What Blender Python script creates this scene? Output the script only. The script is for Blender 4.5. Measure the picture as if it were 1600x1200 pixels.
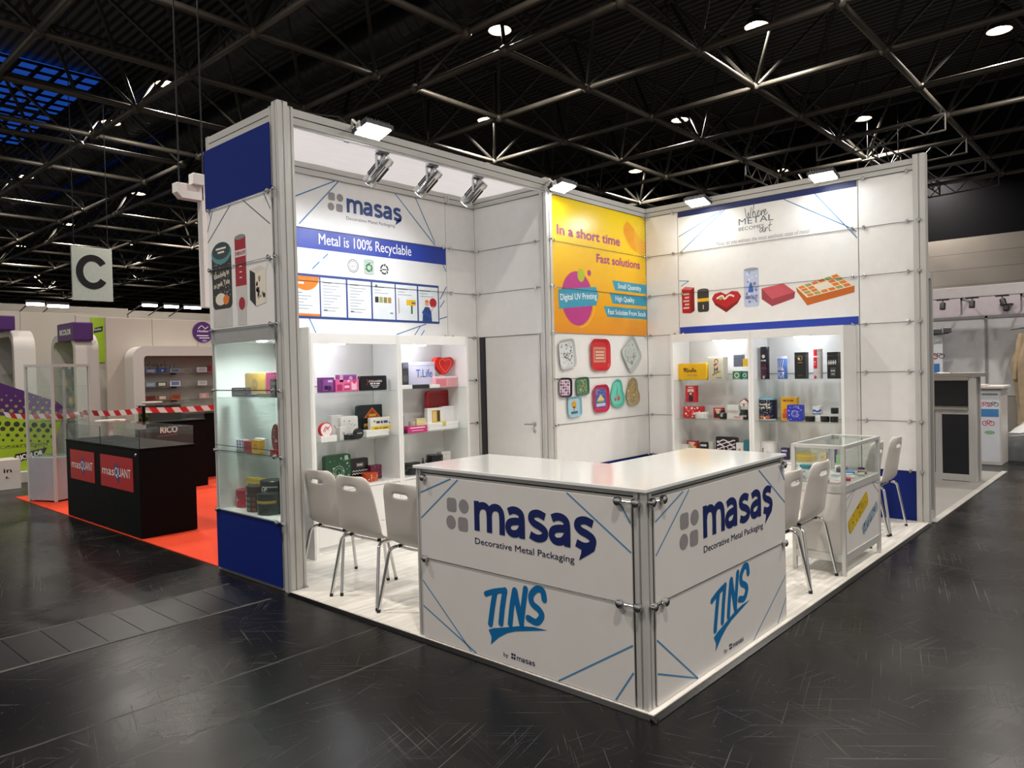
import bpy, bmesh, math, random
from mathutils import Vector, Matrix

# ---------------------------------------------------------------- clearing, camera, world, exposure
for _o in list(bpy.data.objects):
    bpy.data.objects.remove(_o)
SC = bpy.context.scene
COL = SC.collection
rnd = random.Random(7)
PI = math.pi

cam_d = bpy.data.cameras.new('camera')
cam_d.sensor_fit = 'HORIZONTAL'; cam_d.sensor_width = 36.0; cam_d.lens = 25.752
cam_d.clip_start = 0.05; cam_d.clip_end = 300
cam_o = bpy.data.objects.new('camera', cam_d); COL.objects.link(cam_o)
_R = Vector((0.66815708, -0.74363494, -0.0239416)); _U = Vector((0.03019574, -0.00504936, 0.99953125)); _F = Vector((0.74340725, 0.66856681, -0.01908084))
_M = Matrix((_R, _U, -_F)).transposed().to_4x4(); _M.translation = Vector((-2.91686, -1.81526, 1.63174))
cam_o.matrix_world = _M
SC.camera = cam_o

world = bpy.data.worlds.new('hall_air'); SC.world = world; world.use_nodes = True
_bg = world.node_tree.nodes['Background']; _bg.inputs[0].default_value = (0.62, 0.60, 0.58, 1); _bg.inputs[1].default_value = 0.62
SC.view_settings.view_transform = 'Standard'; SC.view_settings.look = 'None'
SC.view_settings.exposure = 0.22; SC.view_settings.gamma = 1.0; SC.view_settings.use_curve_mapping = False
SC.cycles.use_denoising = True
SC.cycles.max_bounces = 8; SC.cycles.transparent_max_bounces = 16; SC.cycles.caustics_reflective = False; SC.cycles.caustics_refractive = False
SC.cycles.sample_clamp_indirect = 6.0

# light strengths (watts / emission)
HALL_W = 400.0      # each high bay lamp of the hall
FLOOD_E = 54.0      # emission of the LED floodlight faces
SPOT_W = 2.4        # track spotlights under the canopy
LED_W = 0.75         # small downlights in the display cabinets

def area_light(name, loc, direction, w, h, power, color=(1, 1, 1), spread=180, parent=None, disk=False):
    d = bpy.data.lights.new(name, 'AREA'); d.shape = 'DISK' if disk else 'RECTANGLE'; d.size = w; d.size_y = h
    d.energy = power; d.color = color; d.spread = math.radians(spread)
    o = bpy.data.objects.new(name, d); COL.objects.link(o)
    o.rotation_euler = Vector(direction).to_track_quat('-Z', 'Y').to_euler()
    o.location = Vector(loc)
    if parent is not None:
        o.parent = parent; o.location = Vector(loc) - ROOT[parent.name]
    return o

# high bay lamps hang in a checkerboard below the space frame (their light here, their bodies further down)
BAYS = [(11.86, 11.61), (21.75, 1.70), (21.9, 11.76), (16.6, 6.5), (26.84, 6.79), (26.8, 16.8), (16.7, 16.8), (7.16, 21.45), (7.25, 26.3),
        (12.0, 36.2), (12.0, 46.3), (31.9, 11.8), (36.8, 6.7), (6.9, 6.6), (11.8, 1.7), (1.9, 11.6), (6.9, -3.3), (2.0, -8.2), (-3.1, -3.3),
        (-3.1, 6.6), (-8.0, 1.7), (16.6, -3.3), (-3.1, -13), (7.2, 36.3), (17.0, 31.3), (22.0, 26.3), (22.0, 36.2), (2.2, 41.2), (17.0, 41.3), (7.2, 46.3), (7.2, 56), (12, 56), (2.2, 51), (17, 51), (12, 66), (22, 61), (7.2, 66), (17, 71), (12, 76), (22, 76)]
BAYS = [(-2.92 + (x + 2.92) * 1.0545, -1.82 + (y + 1.82) * 1.0545) for x, y in BAYS]
for _i, (_x, _y) in enumerate(BAYS):
    area_light('high_bay_glow', (_x, _y, 11.26), (0, 0, -1), 0.5, 0.5, HALL_W, (1.0, 0.92, 0.84), 150, disk=True)

# ---------------------------------------------------------------- materials
def h(c):
    c = c.lstrip('#'); v = [int(c[i:i + 2], 16) / 255 for i in (0, 2, 4)]
    return tuple(x / 12.92 if x <= 0.04045 else ((x + 0.055) / 1.055) ** 2.4 for x in v)
_mc = {}
def mat(color, rough=0.5, metal=0.0, emit=0.0, var=0.06, scale=9.0, coat=0.0, spec=0.5, bump=0.0, aniso=None):
    """procedural principled material: a base colour with slight noise in colour and gloss"""
    key = (color, rough, metal, emit, var, scale, coat, spec, bump, aniso)
    if key in _mc: return _mc[key]
    m = bpy.data.materials.new('surface_' + (color if isinstance(color, str) else 'mix')); m.use_nodes = True
    nt = m.node_tree; b = nt.nodes['Principled BSDF']
    c = h(color) if isinstance(color, str) else color
    m.diffuse_color = (*c, 1)
    tc = nt.nodes.new('ShaderNodeTexCoord'); nz = nt.nodes.new('ShaderNodeTexNoise'); nz.inputs['Scale'].default_value = scale; nz.inputs['Detail'].default_value = 4
    mp = nt.nodes.new('ShaderNodeMapping')
    if aniso: mp.inputs['Scale'].default_value = aniso
    nt.links.new(tc.outputs['Object'], mp.inputs[0]); nt.links.new(mp.outputs[0], nz.inputs['Vector'])
    rp = nt.nodes.new('ShaderNodeValToRGB')
    rp.color_ramp.elements[0].position = 0.3; rp.color_ramp.elements[1].position = 0.7
    rp.color_ramp.elements[0].color = (*[x * (1 - var) for x in c], 1); rp.color_ramp.elements[1].color = (*[min(1, x * (1 + var * 0.4)) for x in c], 1)
    nt.links.new(nz.outputs['Fac'], rp.inputs[0]); nt.links.new(rp.outputs[0], b.inputs['Base Color'])
    mr = nt.nodes.new('ShaderNodeMapRange'); mr.inputs['To Min'].default_value = max(0.02, rough * 0.9); mr.inputs['To Max'].default_value = min(1, rough * 1.12)
    nt.links.new(nz.outputs['Fac'], mr.inputs[0]); nt.links.new(mr.outputs[0], b.inputs['Roughness'])
    b.inputs['Metallic'].default_value = metal; b.inputs['Specular IOR Level'].default_value = spec
    b.inputs['Coat Weight'].default_value = coat; b.inputs['Coat Roughness'].default_value = 0.08
    if emit:
        b.inputs['Emission Color'].default_value = (*c, 1); b.inputs['Emission Strength'].default_value = emit
    if bump:
        bp = nt.nodes.new('ShaderNodeBump'); bp.inputs['Strength'].default_value = bump; bp.inputs['Distance'].default_value = 0.62
        nt.links.new(nz.outputs['Fac'], bp.inputs['Height']); nt.links.new(bp.outputs[0], b.inputs['Normal'])
    _mc[key] = m
    return m
def glass(tint=(0.93, 0.98, 0.96), refl=0.09):
    key = ('glass', tint, refl)
    if key in _mc: return _mc[key]
    m = bpy.data.materials.new('clear_glass'); m.use_nodes = True; nt = m.node_tree
    for n in list(nt.nodes): nt.nodes.remove(n)
    out = nt.nodes.new('ShaderNodeOutputMaterial'); mx = nt.nodes.new('ShaderNodeMixShader'); tr = nt.nodes.new('ShaderNodeBsdfTransparent'); gl = nt.nodes.new('ShaderNodeBsdfGlossy')
    lw = nt.nodes.new('ShaderNodeLayerWeight'); lw.inputs[0].default_value = 0.25
    mr = nt.nodes.new('ShaderNodeMapRange'); mr.inputs['To Min'].default_value = refl * 0.4; mr.inputs['To Max'].default_value = min(1, refl * 5)
    nt.links.new(lw.outputs['Facing'], mr.inputs[0]); nt.links.new(mr.outputs[0], mx.inputs[0])
    tr.inputs[0].default_value = (*tint, 1); gl.inputs[0].default_value = (0.9, 0.95, 0.95, 1); gl.inputs['Roughness'].default_value = 0.03
    nt.links.new(tr.outputs[0], mx.inputs[1]); nt.links.new(gl.outputs[0], mx.inputs[2]); nt.links.new(mx.outputs[0], out.inputs[0])
    _mc[key] = m
    return m
WHITE = mat('e9e8e6', 0.38, var=0.03); LAM = mat('f0f0ee', 0.22, var=0.02, coat=0.3); MATTE = mat('e4e3e1', 0.6, var=0.03)
ALU = mat('c6c5c1', 0.40, 0.2, var=0.08, scale=30, aniso=(1, 1, 0.05)); ALU_H = mat('c0bfbb', 0.40, 0.2, var=0.08, scale=30, aniso=(0.05, 0.05, 1)); SLOT = mat('34342f', 0.6, 0.3)
CHROME = mat('d2d2d2', 0.12, 1.0, var=0.05); DARKM = mat('3c3c40', 0.4, 0.6); BLACK = mat('0c0c0e', 0.45); CABLE = mat('5b5a58', 0.4, 0.6)
BLUE = mat('06206e', 0.5, var=0.04, spec=0.22); BAND = mat('1d3aa0', 0.36, var=0.03); NAVY = mat('10235f', 0.4); LINE = mat('2f78ab', 0.45); GREYLOGO = mat('8e8b8d', 0.45); CYAN = mat('0b6aa6', 0.42)
GLASS = glass((0.97, 0.99, 0.98), 0.06); GLASSG = glass((0.93, 0.97, 0.95), 0.10)

# ---------------------------------------------------------------- mesh builder
ROOT = {}
class MB:
    def __init__(s): s.v = []; s.f = []; s.k = []; s.m = []
    def mi(s, m):
        if m not in s.m: s.m.append(m)
        return s.m.index(m)
    def add(s, vs, fs, m):
        n = len(s.v); i = s.mi(m)
        s.v += [tuple(v) for v in vs]
        for f in fs: s.f.append(tuple(n + a for a in f)); s.k.append(i)
        return s
    def box(s, x0, x1, y0, y1, z0, z1, m):
        x0, x1 = sorted((x0, x1)); y0, y1 = sorted((y0, y1)); z0, z1 = sorted((z0, z1))
        vs = [(x, y, z) for z in (z0, z1) for y in (y0, y1) for x in (x0, x1)]
        return s.add(vs, [(0, 2, 3, 1), (4, 5, 7, 6), (0, 1, 5, 4), (2, 6, 7, 3), (0, 4, 6, 2), (1, 3, 7, 5)], m)
    def obox(s, c, ax, ay, az, sx, sy, sz, m):
        c = Vector(c); ax = Vector(ax).normalized(); ay = Vector(ay).normalized(); az = Vector(az).normalized()
        vs = [c + ax * sx * i + ay * sy * j + az * sz * k for k in (-.5, .5) for j in (-.5, .5) for i in (-.5, .5)]
        fs = [(0, 2, 3, 1), (4, 5, 7, 6), (0, 1, 5, 4), (2, 6, 7, 3), (0, 4, 6, 2), (1, 3, 7, 5)]
        return s.add(vs, fs, m)
    def ring(s, c, a, b, r, n): return [c + a * (r * math.cos(2 * PI * i / n)) + b * (r * math.sin(2 * PI * i / n)) for i in range(n)]
    def rod(s, p0, p1, prof, m, n=10, caps=True):
        """turned shape along p0-p1; prof = [(t 0..1, radius)]"""
        p0 = Vector(p0); p1 = Vector(p1); d = (p1 - p0); w = d.normalized(); a = w.orthogonal().normalized(); b = w.cross(a)
        vs = []; fs = []
        for t, r in prof: vs += s.ring(p0 + d * t, a, b, r, n)
        for q in range(len(prof) - 1):
            for i in range(n): j = (i + 1) % n; fs.append((q * n + i, q * n + j, (q + 1) * n + j, (q + 1) * n + i))
        if caps: fs += [tuple(range(n - 1, -1, -1)), tuple(range((len(prof) - 1) * n, len(prof) * n))]
        return s.add(vs, fs, m)
    def cyl(s, p0, p1, r, m, n=12, r2=None): return s.rod(p0, p1, [(0, r), (1, r if r2 is None else r2)], m, n)
    def tube(s, pts, r, m, n=8):
        P = [Vector(p) for p in pts]; vs = []; fs = []; a = None
        for i, p in enumerate(P):
            t = (P[min(i + 1, len(P) - 1)] - P[max(i - 1, 0)]).normalized()
            a = t.orthogonal().normalized() if a is None else (a - t * a.dot(t)).normalized()
            vs += s.ring(p, a, t.cross(a), r, n)
        for q in range(len(P) - 1):
            for i in range(n): j = (i + 1) % n; fs.append((q * n + i, q * n + j, (q + 1) * n + j, (q + 1) * n + i))
        fs += [tuple(range(n - 1, -1, -1)), tuple(range((len(P) - 1) * n, len(P) * n))]
        return s.add(vs, fs, m)
    def prism(s, pts, ext, m):
        """polygon pts (3D, ordered) pushed along ext"""
        n = len(pts); e = Vector(ext); P = [Vector(p) for p in pts]
        fs = [tuple(range(n - 1, -1, -1)), tuple(range(n, 2 * n))] + [(i, (i + 1) % n, n + (i + 1) % n, n + i) for i in range(n)]
        return s.add(P + [p + e for p in P], fs, m)
    def ball(s, c, r, m, n=10, k=6, sz=1.0):
        c = Vector(c); vs = [c + Vector((0, 0, -r * sz))]; fs = []
        for q in range(1, k):
            th = -PI / 2 + PI * q / k
            vs += [c + Vector((r * math.cos(th) * math.cos(2 * PI * i / n), r * math.cos(th) * math.sin(2 * PI * i / n), r * sz * math.sin(th))) for i in range(n)]
        vs.append(c + Vector((0, 0, r * sz))); L = len(vs) - 1
        for i in range(n):
            j = (i + 1) % n; fs.append((0, 1 + j, 1 + i)); fs.append((L, 1 + (k - 2) * n + i, 1 + (k - 2) * n + j))
            for q in range(k - 2): fs.append((1 + q * n + i, 1 + q * n + j, 1 + (q + 1) * n + j, 1 + (q + 1) * n + i))
        return s.add(vs, fs, m)
    def build(s, name, parent=None, label=None, kind=None, bevel=0.0, smooth=False, local=False, off=None, seg=2):
        me = bpy.data.meshes.new(name)
        o0 = Vector((0, 0, 0)) if (local or parent is None) else ROOT[parent.name]
        if off is not None: o0 = Vector(off)
        me.from_pydata([Vector(v) - o0 for v in s.v], [], s.f)
        for m in s.m: me.materials.append(m)
        me.polygons.foreach_set('material_index', s.k)
        bm = bmesh.new(); bm.from_mesh(me); 
        if not getattr(s, 'flat', False): bmesh.ops.recalc_face_normals(bm, faces=bm.faces)
        bm.to_mesh(me); bm.free(); me.update()
        if smooth:
            me.shade_smooth(); me.set_sharp_from_angle(angle=math.radians(38))
        o = bpy.data.objects.new(name, me); COL.objects.link(o)
        if parent is not None: o.parent = parent; ROOT[o.name] = ROOT[parent.name]
        else: o.location = o0; ROOT[o.name] = o0
        if label: o['label'] = label
        if kind: o['kind'] = kind
        if bevel:
            b = o.modifiers.new('edge', 'BEVEL'); b.width = bevel; b.segments = seg; b.limit_method = 'ANGLE'; b.angle_limit = math.radians(50)
        return o
def thing(name, label, cat, loc=(0, 0, 0), group=None, rz=0.0):
    o = bpy.data.objects.new(name, None); COL.objects.link(o); o.location = loc; o.rotation_euler = (0, 0, rz); o.empty_display_size = 0.1
    ROOT[o.name] = Vector(loc); o['label'] = label; o['category'] = cat
    if group: o['group'] = group
    return o
def tag(o, label, cat, group=None):
    o['label'] = label; o['category'] = cat
    if group: o['group'] = group
    return o
def copy_thing(root, loc, rz=0.0, label=None):
    """a copy of a thing with copies of its parts and sub-parts"""
    def cp(o, par):
        c = o.copy(); COL.objects.link(c)
        if par is not None: c.parent = par
        for ch in list(o.children): cp(ch, c)
        return c
    r = cp(root, None); r.location = loc; r.rotation_euler = (0, 0, rz); ROOT[r.name] = Vector(loc)
    if label: r['label'] = label
    return r

# ---------------------------------------------------------------- printed surfaces
class Surf:
    """a printable plane: o = origin, ex = reading direction, up; depth h lifts off along the outward normal"""
    def __init__(s, o, ex, up=(0, 0, 1), R=None):
        s.o = Vector(o); s.x = Vector(ex).normalized(); s.u = Vector(up).normalized(); s.n = s.x.cross(s.u); s.R = R
    def __call__(s, a, b, hh=0.0012):
        if s.R:                                   # wrapped on a can of radius R whose axis is behind the origin
            t = a / s.R; r = s.R + hh
            return s.o + s.x * (r * math.sin(t)) + s.n * (r * math.cos(t) - s.R) + s.u * b
        return s.o + s.x * a + s.u * b + s.n * hh
def poly(mb, S, pts, m, hh=0.0012):
    mb.flat = True; return mb.add([S(a, b, hh) for a, b in pts], [tuple(range(len(pts)))], m)
def rect(mb, S, a0, a1, b0, b1, m, hh=0.0012):
    if S.R and (a1 - a0) > S.R * 0.3:
        n = 2 + int((a1 - a0) / (S.R * 0.25)); mb.flat = True; vs = []
        for i in range(n + 1): a = a0 + (a1 - a0) * i / n; vs += [S(a, b0, hh), S(a, b1, hh)]
        return mb.add(vs, [(2 * i, 2 * i + 2, 2 * i + 3, 2 * i + 1) for i in range(n)], m)
    return poly(mb, S, [(a0, b0), (a1, b0), (a1, b1), (a0, b1)], m, hh)
def disc(mb, S, a, b, r, m, hh=0.0012, ry=None, n=20, a0=0, a1=2 * PI):
    k = n if a1 - a0 >= 2 * PI - 1e-6 else n + 1
    return poly(mb, S, [(a + r * math.cos(a0 + (a1 - a0) * i / n), b + (ry or r) * math.sin(a0 + (a1 - a0) * i / n)) for i in range(k)], m, hh)
def rrect(mb, S, a0, a1, b0, b1, r, m, hh=0.0012, n=4):
    pts = []
    for cx, cy, s0 in ((a1 - r, b1 - r, 0), (a0 + r, b1 - r, 1), (a0 + r, b0 + r, 2), (a1 - r, b0 + r, 3)):
        pts += [(cx + r * math.cos(PI / 2 * (s0 + i / n)), cy + r * math.sin(PI / 2 * (s0 + i / n))) for i in range(n + 1)]
    return poly(mb, S, pts, m, hh)
def line(mb, S, p, q, w, m, hh=0.0012):
    dx, dy = q[0] - p[0], q[1] - p[1]; L = math.hypot(dx, dy) or 1; nx, ny = -dy / L * w / 2, dx / L * w / 2
    return poly(mb, S, [(p[0] - nx, p[1] - ny), (q[0] - nx, q[1] - ny), (q[0] + nx, q[1] + ny), (p[0] + nx, p[1] + ny)], m, hh)
def smooth_path(pts, k=5):
    out = []; n = len(pts)
    for i in range(n - 1):
        p0, p1, p2, p3 = pts[max(0, i - 1)], pts[i], pts[i + 1], pts[min(n - 1, i + 2)]
        for j in range(k):
            t = j / k
            out.append(tuple(0.5 * (2 * p1[c] + (p2[c] - p0[c]) * t + (2 * p0[c] - 5 * p1[c] + 4 * p2[c] - p3[c]) * t * t + (3 * p1[c] - p0[c] - 3 * p2[c] + p3[c]) * t ** 3) for c in range(2)))
    return out + [tuple(pts[-1])]
_stack = [0]
def stroke(mb, S, pts, w, m, hh=0.0012, smooth=True, caps=False, taper=None):
    _stack[0] = (_stack[0] + 1) % 9; hh += _stack[0] * 0.00007      # printed strokes lie one over the other
    P = smooth_path(pts) if smooth and len(pts) > 2 else list(pts); vs = []; n = len(P); mb.flat = True
    for i, p in enumerate(P):
        a, b = P[max(0, i - 1)], P[min(n - 1, i + 1)]; dx, dy = b[0] - a[0], b[1] - a[1]; L = math.hypot(dx, dy) or 1
        ww = w if taper is None else w * (taper[0] + (taper[1] - taper[0]) * i / (n - 1)); nx, ny = -dy / L * ww / 2, dx / L * ww / 2
        vs += [S(p[0] - nx, p[1] - ny, hh), S(p[0] + nx, p[1] + ny, hh)]
    mb.add(vs, [(2 * i, 2 * i + 2, 2 * i + 3, 2 * i + 1) for i in range(n - 1)], m)
    if caps:
        for q, p in enumerate((P[0], P[-1])): disc(mb, S, p[0], p[1], w / 2, m, hh + 0.0007 + 0.0001 * q, n=10)
def ring2(mb, S, a, b, r, w, m, hh=0.0012, n=24, ry=None, a0=0, a1=2 * PI):
    stroke(mb, S, [(a + r * math.cos(a0 + (a1 - a0) * i / n), b + (ry or r) * math.sin(a0 + (a1 - a0) * i / n)) for i in range(n + 1)], w, m, hh, smooth=False)
_tc = {}
def _glyphs(text, bold):
    key = (text, bold)
    if key not in _tc:
        c = bpy.data.curves.new('lettering', 'FONT'); c.body = text; c.size = 1; c.offset = bold; c.resolution_u = 3
        o = bpy.data.objects.new('lettering', c); COL.objects.link(o)
        me = bpy.data.meshes.new_from_object(o.evaluated_get(bpy.context.evaluated_depsgraph_get()))
        vs = [(v.co.x, v.co.y) for v in me.vertices]; fs = [tuple(p.vertices) for p in me.polygons]
        bpy.data.objects.remove(o); bpy.data.curves.remove(c); bpy.data.meshes.remove(me); _tc[key] = (vs, fs)
    return _tc[key]
def text(mb, S, t, a, b, cap, m, width=None, bold=0.0, shear=0.0, rot=0.0, hh=0.0014, center=False):
    """lettering with cap height `cap` whose baseline starts at (a, b); width stretches it to fit"""
    vs, fs = _glyphs(t, 0)
    if not vs: return
    x0 = min(v[0] for v in vs); x1 = max(v[0] for v in vs); k = cap / 0.727; sx = (width / (x1 - x0)) if width else k
    W = (x1 - x0) * sx; oa = a - W / 2 if center else a; cr, sr = math.cos(rot), math.sin(rot); mb.flat = True
    d = bold * k * 1.1; shifts = [(0, 0)] if not bold else [(-d, 0), (d, 0), (0, d * .7), (0, -d * .7)]
    for q, (dx, dy) in enumerate(shifts):                       # bold = the outline laid over itself, slightly shifted
        out = []
        for x, y in vs:
            px = (x - x0) * sx + y * k * shear + dx; py = y * k + dy
            out.append(S(oa + px * cr - py * sr, b + px * sr + py * cr, hh + q * 0.00009))
        mb.add(out, fs, m)

# ================================================================ THE HALL
def floor_material():
    m = bpy.data.materials.new('hall_floor_coating'); m.use_nodes = True; nt = m.node_tree; b = nt.nodes['Principled BSDF']; N = nt.nodes.new; L = nt.links.new
    tc = N('ShaderNodeTexCoord')
    def noise(sc, det=5, rot=0.0, st=(1, 1, 1), rg=0.5):
        mp = N('ShaderNodeMapping'); mp.vector_type = 'TEXTURE'; st = tuple(1 / q for q in st); mp.inputs['Rotation'].default_value = (0, 0, rot); mp.inputs['Scale'].default_value = st; L(tc.outputs['Object'], mp.inputs[0])
        n = N('ShaderNodeTexNoise'); n.inputs['Scale'].default_value = sc; n.inputs['Detail'].default_value = det; n.inputs['Roughness'].default_value = rg; L(mp.outputs[0], n.inputs['Vector']); return n.outputs['Fac']
    def ramp(src, p0, p1, c0, c1):
        r = N('ShaderNodeValToRGB'); r.color_ramp.elements[0].position = p0; r.color_ramp.elements[1].position = p1
        r.color_ramp.elements[0].color = (c0, c0, c0, 1); r.color_ramp.elements[1].color = (c1, c1, c1, 1); L(src, r.inputs[0]); return r.outputs[0]
    def math_(op, a, bb):
        n = N('ShaderNodeMath'); n.operation = op
        for i, v in enumerate((a, bb)):
            if isinstance(v, (int, float)): n.inputs[i].default_value = v
            else: L(v, n.inputs[i])
        return n.outputs[0]
    # worn dark coating laid in big square sheets
    br = N('ShaderNodeTexBrick'); br.offset = 0.0; br.inputs['Scale'].default_value = 1.0; br.inputs['Brick Width'].default_value = 0.6; br.inputs['Row Height'].default_value = 0.6
    br.inputs['Mortar Size'].default_value = 0.003; br.inputs['Bias'].default_value = -0.55; br.inputs['Color1'].default_value = (0.9, 0.9, 0.9, 1); br.inputs['Color2'].default_value = (2.3, 2.3, 2.25, 1); br.inputs['Mortar'].default_value = (1.5, 1.5, 1.5, 1); L(tc.outputs['Object'], br.inputs['Vector'])
    patch = ramp(noise(0.9, 4), 0.45, 0.70, 0.85, 1.5)
    # long thin scratches in several directions, gathered in scuffed areas
    scr = None
    for i, (rot, sc, st, lim) in enumerate(((0.25, 0.9, 120, 0.665), (1.30, 1.0, 130, 0.672), (2.25, 0.8, 110, 0.665), (0.80, 1.7, 70, 0.685), (1.85, 1.9, 70, 0.685), (2.85, 1.2, 110, 0.672))):
        r = ramp(noise(sc, 2, rot, (1.0, st, 1.0), 0.5), lim, lim + 0.012, 0.0, 1.0)
        area = ramp(noise(0.9 + 0.17 * i, 3, i * 1.3), 0.50, 0.60, 0.0, 1.0)
        r = math_('MULTIPLY', r, area); scr = r if scr is None else math_('MAXIMUM', scr, r)
    dust = math_('MULTIPLY', ramp(noise(38, 1), 0.73, 0.76, 0.0, 0.9), ramp(noise(0.8, 3, 0.7), 0.45, 0.6, 0.1, 1.0))
    # two long straight seams that run along the stand
    sp = N('ShaderNodeSeparateXYZ'); L(tc.outputs['Object'], sp.inputs[0]); wob = math_('MULTIPLY', math_('SUBTRACT', noise(2.5, 3), 0.5), 0.05)
    seam = None
    for y0 in (1.98, 1.52, -2.6, 6.4):
        dd = math_('ABSOLUTE', math_('SUBTRACT', math_('ADD', sp.outputs['Y'], wob), y0), 0); ln = ramp(dd, 0.004, 0.009, 0.8, 0.0); seam = ln if seam is None else math_('MAXIMUM', seam, ln)
    seam = math_('MULTIPLY', seam, ramp(noise(1.7, 4), 0.38, 0.55, 0.15, 1.0))
    marks = math_('MAXIMUM', math_('MAXIMUM', scr, dust), seam)
    base = N('ShaderNodeMix'); base.data_type = 'RGBA'; base.blend_type = 'MULTIPLY'; base.inputs[0].default_value = 1.0
    base.inputs[6].default_value = (0.0066, 0.0063, 0.0063, 1); L(br.outputs['Color'], base.inputs[7])
    b2 = N('ShaderNodeMix'); b2.data_type = 'RGBA'; b2.blend_type = 'MULTIPLY'; b2.inputs[0].default_value = 1.0; L(base.outputs[2], b2.inputs[6]); L(patch, b2.inputs[7])
    b3 = N('ShaderNodeMix'); b3.data_type = 'RGBA'; L(math_('MULTIPLY', marks, 0.55), b3.inputs[0]); L(b2.outputs[2], b3.inputs[6]); b3.inputs[7].default_value = (0.13, 0.125, 0.12, 1)
    L(b3.outputs[2], b.inputs['Base Color'])
    rr = ramp(noise(1.4, 3, 0.4, (1, 1, 1), 0.5), 0.3, 0.72, 0.22, 0.31)
    L(math_('ADD', rr, math_('MULTIPLY', marks, 0.25)), b.inputs['Roughness'])
    b.inputs['Specular IOR Level'].default_value = 0.16
    bp = N('ShaderNodeBump'); bp.inputs['Strength'].default_value = 0.06; bp.inputs['Distance'].default_value = 0.01
    L(noise(9, 4), bp.inputs['Height']); L(bp.outputs[0], b.inputs['Normal'])
    return m
mb = MB(); mb.box(-22, 42, -22, 97, -0.2, 0, floor_material()); fl = mb.build('floor', kind='structure')

# steel roof deck: flat slab, lit ribs and shaded grooves painted as stripes
def deck_material():
    m = bpy.data.materials.new('roof_deck_sheet'); m.use_nodes = True; nt = m.node_tree; b = nt.nodes['Principled BSDF']
    tc = nt.nodes.new('ShaderNodeTexCoord'); w = nt.nodes.new('ShaderNodeTexWave'); w.bands_direction = 'X'; w.inputs['Scale'].default_value = 0.9; w.inputs['Distortion'].default_value = 0.0
    nt.links.new(tc.outputs['Object'], w.inputs['Vector'])
    r = nt.nodes.new('ShaderNodeValToRGB'); r.color_ramp.elements[0].position = 0.35; r.color_ramp.elements[1].position = 0.6
    r.color_ramp.elements[0].color = (0.008, 0.008, 0.009, 1); r.color_ramp.elements[1].color = (0.13, 0.125, 0.12, 1)
    nt.links.new(w.outputs['Fac'], r.inputs[0]); nt.links.new(r.outputs[0], b.inputs['Base Color']); b.inputs['Roughness'].default_value = 0.6
    return m
mb = MB(); mb.box(-22, 42, -22, 97, 15.2, 15.4, deck_material()); mb.build('ceiling', kind='structure')
HW = mat('a9a198', 0.55, var=0.05, scale=1.2); HD = mat('0b0a0f', 0.8, spec=.2)
mb = MB(); mb.box(40, 40.2, -22, 97, 7.75, 15.2, HD)
for k in range(10): mb.box(40, 40.2, -22, 97, 0.79 * k - 0.15 + 0.012, 0.79 * (k + 1) - 0.15, HW)
mb.box(40.03, 40.2, -22, 97, 0, 7.8, HD); mb.build('wall_right', kind='structure')
mb = MB(); mb.box(-22, 42, 96, 96.2, 0, 15.2, HD); mb.build('wall_back', kind='structure')

# rooflights glowing blue in the dusk
DUSK = mat('1c49a8', 0.5, emit=0.55, var=0.5, scale=0.9)
def rooflight(name, x0, x1, y0, y1, z, nx, ny, skip=0):
    mb = MB(); mb.box(x0, x1, y0, y1, z, z + 0.05, DUSK); w = mb.build(name, kind='structure')
    mb = MB()
    for i in range(nx + 1): x = x0 + (x1 - x0) * i / nx; mb.box(x - 0.07, x + 0.07, y0, y1, z - 0.12, z - 0.01, HD)
    for j in range(ny + 1): y = y0 + (y1 - y0) * j / ny; mb.box(x0, x1, y - 0.05, y + 0.05, z - 0.1, z - 0.01, HD)
    mb.build('glazing_bars', w)
rooflight('window_1', 5.6, 9.6, 33.5, 46.5, 15.0, 5, 14)
rooflight('window_2', 12.2, 13.0, 38, 58, 14.9, 1, 11)
rooflight('window_3', 16.2, 17.0, 38, 58, 14.9, 1, 11)

# big spiral ventilation ducts
DUCT = mat('4b4b4c', 0.38, 0.6, var=0.1)
def duct(x, z, r, y0, y1, lab):
    n = int((y1 - y0) / 0.45); prof = []
    for i in range(n):
        t = i / n; d = 0.45 / (y1 - y0)
        prof += [(t, r), (t + d * 0.90, r), (t + d * 0.92, r + 0.028), (t + d * 0.98, r + 0.028)]
    mb = MB(); mb.rod((x, y0, z), (x, y1, z), prof, DUCT, 22); o = mb.build('ventilation_duct', smooth=True); tag(o, lab, 'duct')
    mb = MB(); y = y0 + 3
    while y < y1: mb.tube([(x, y, z + r + 0.05), (x, y, 15.2)], 0.03, DARKM, 6); y += 5.4
    mb.build('hanger', o)
duct(10.7, 13.58, 0.78, 2, 58, 'fat ribbed dark ventilation duct under the roof, the nearer of two on the left')
duct(13.66, 13.52, 0.72, 2, 58, 'fat ribbed dark ventilation duct under the roof, the farther of two on the left')

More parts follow.
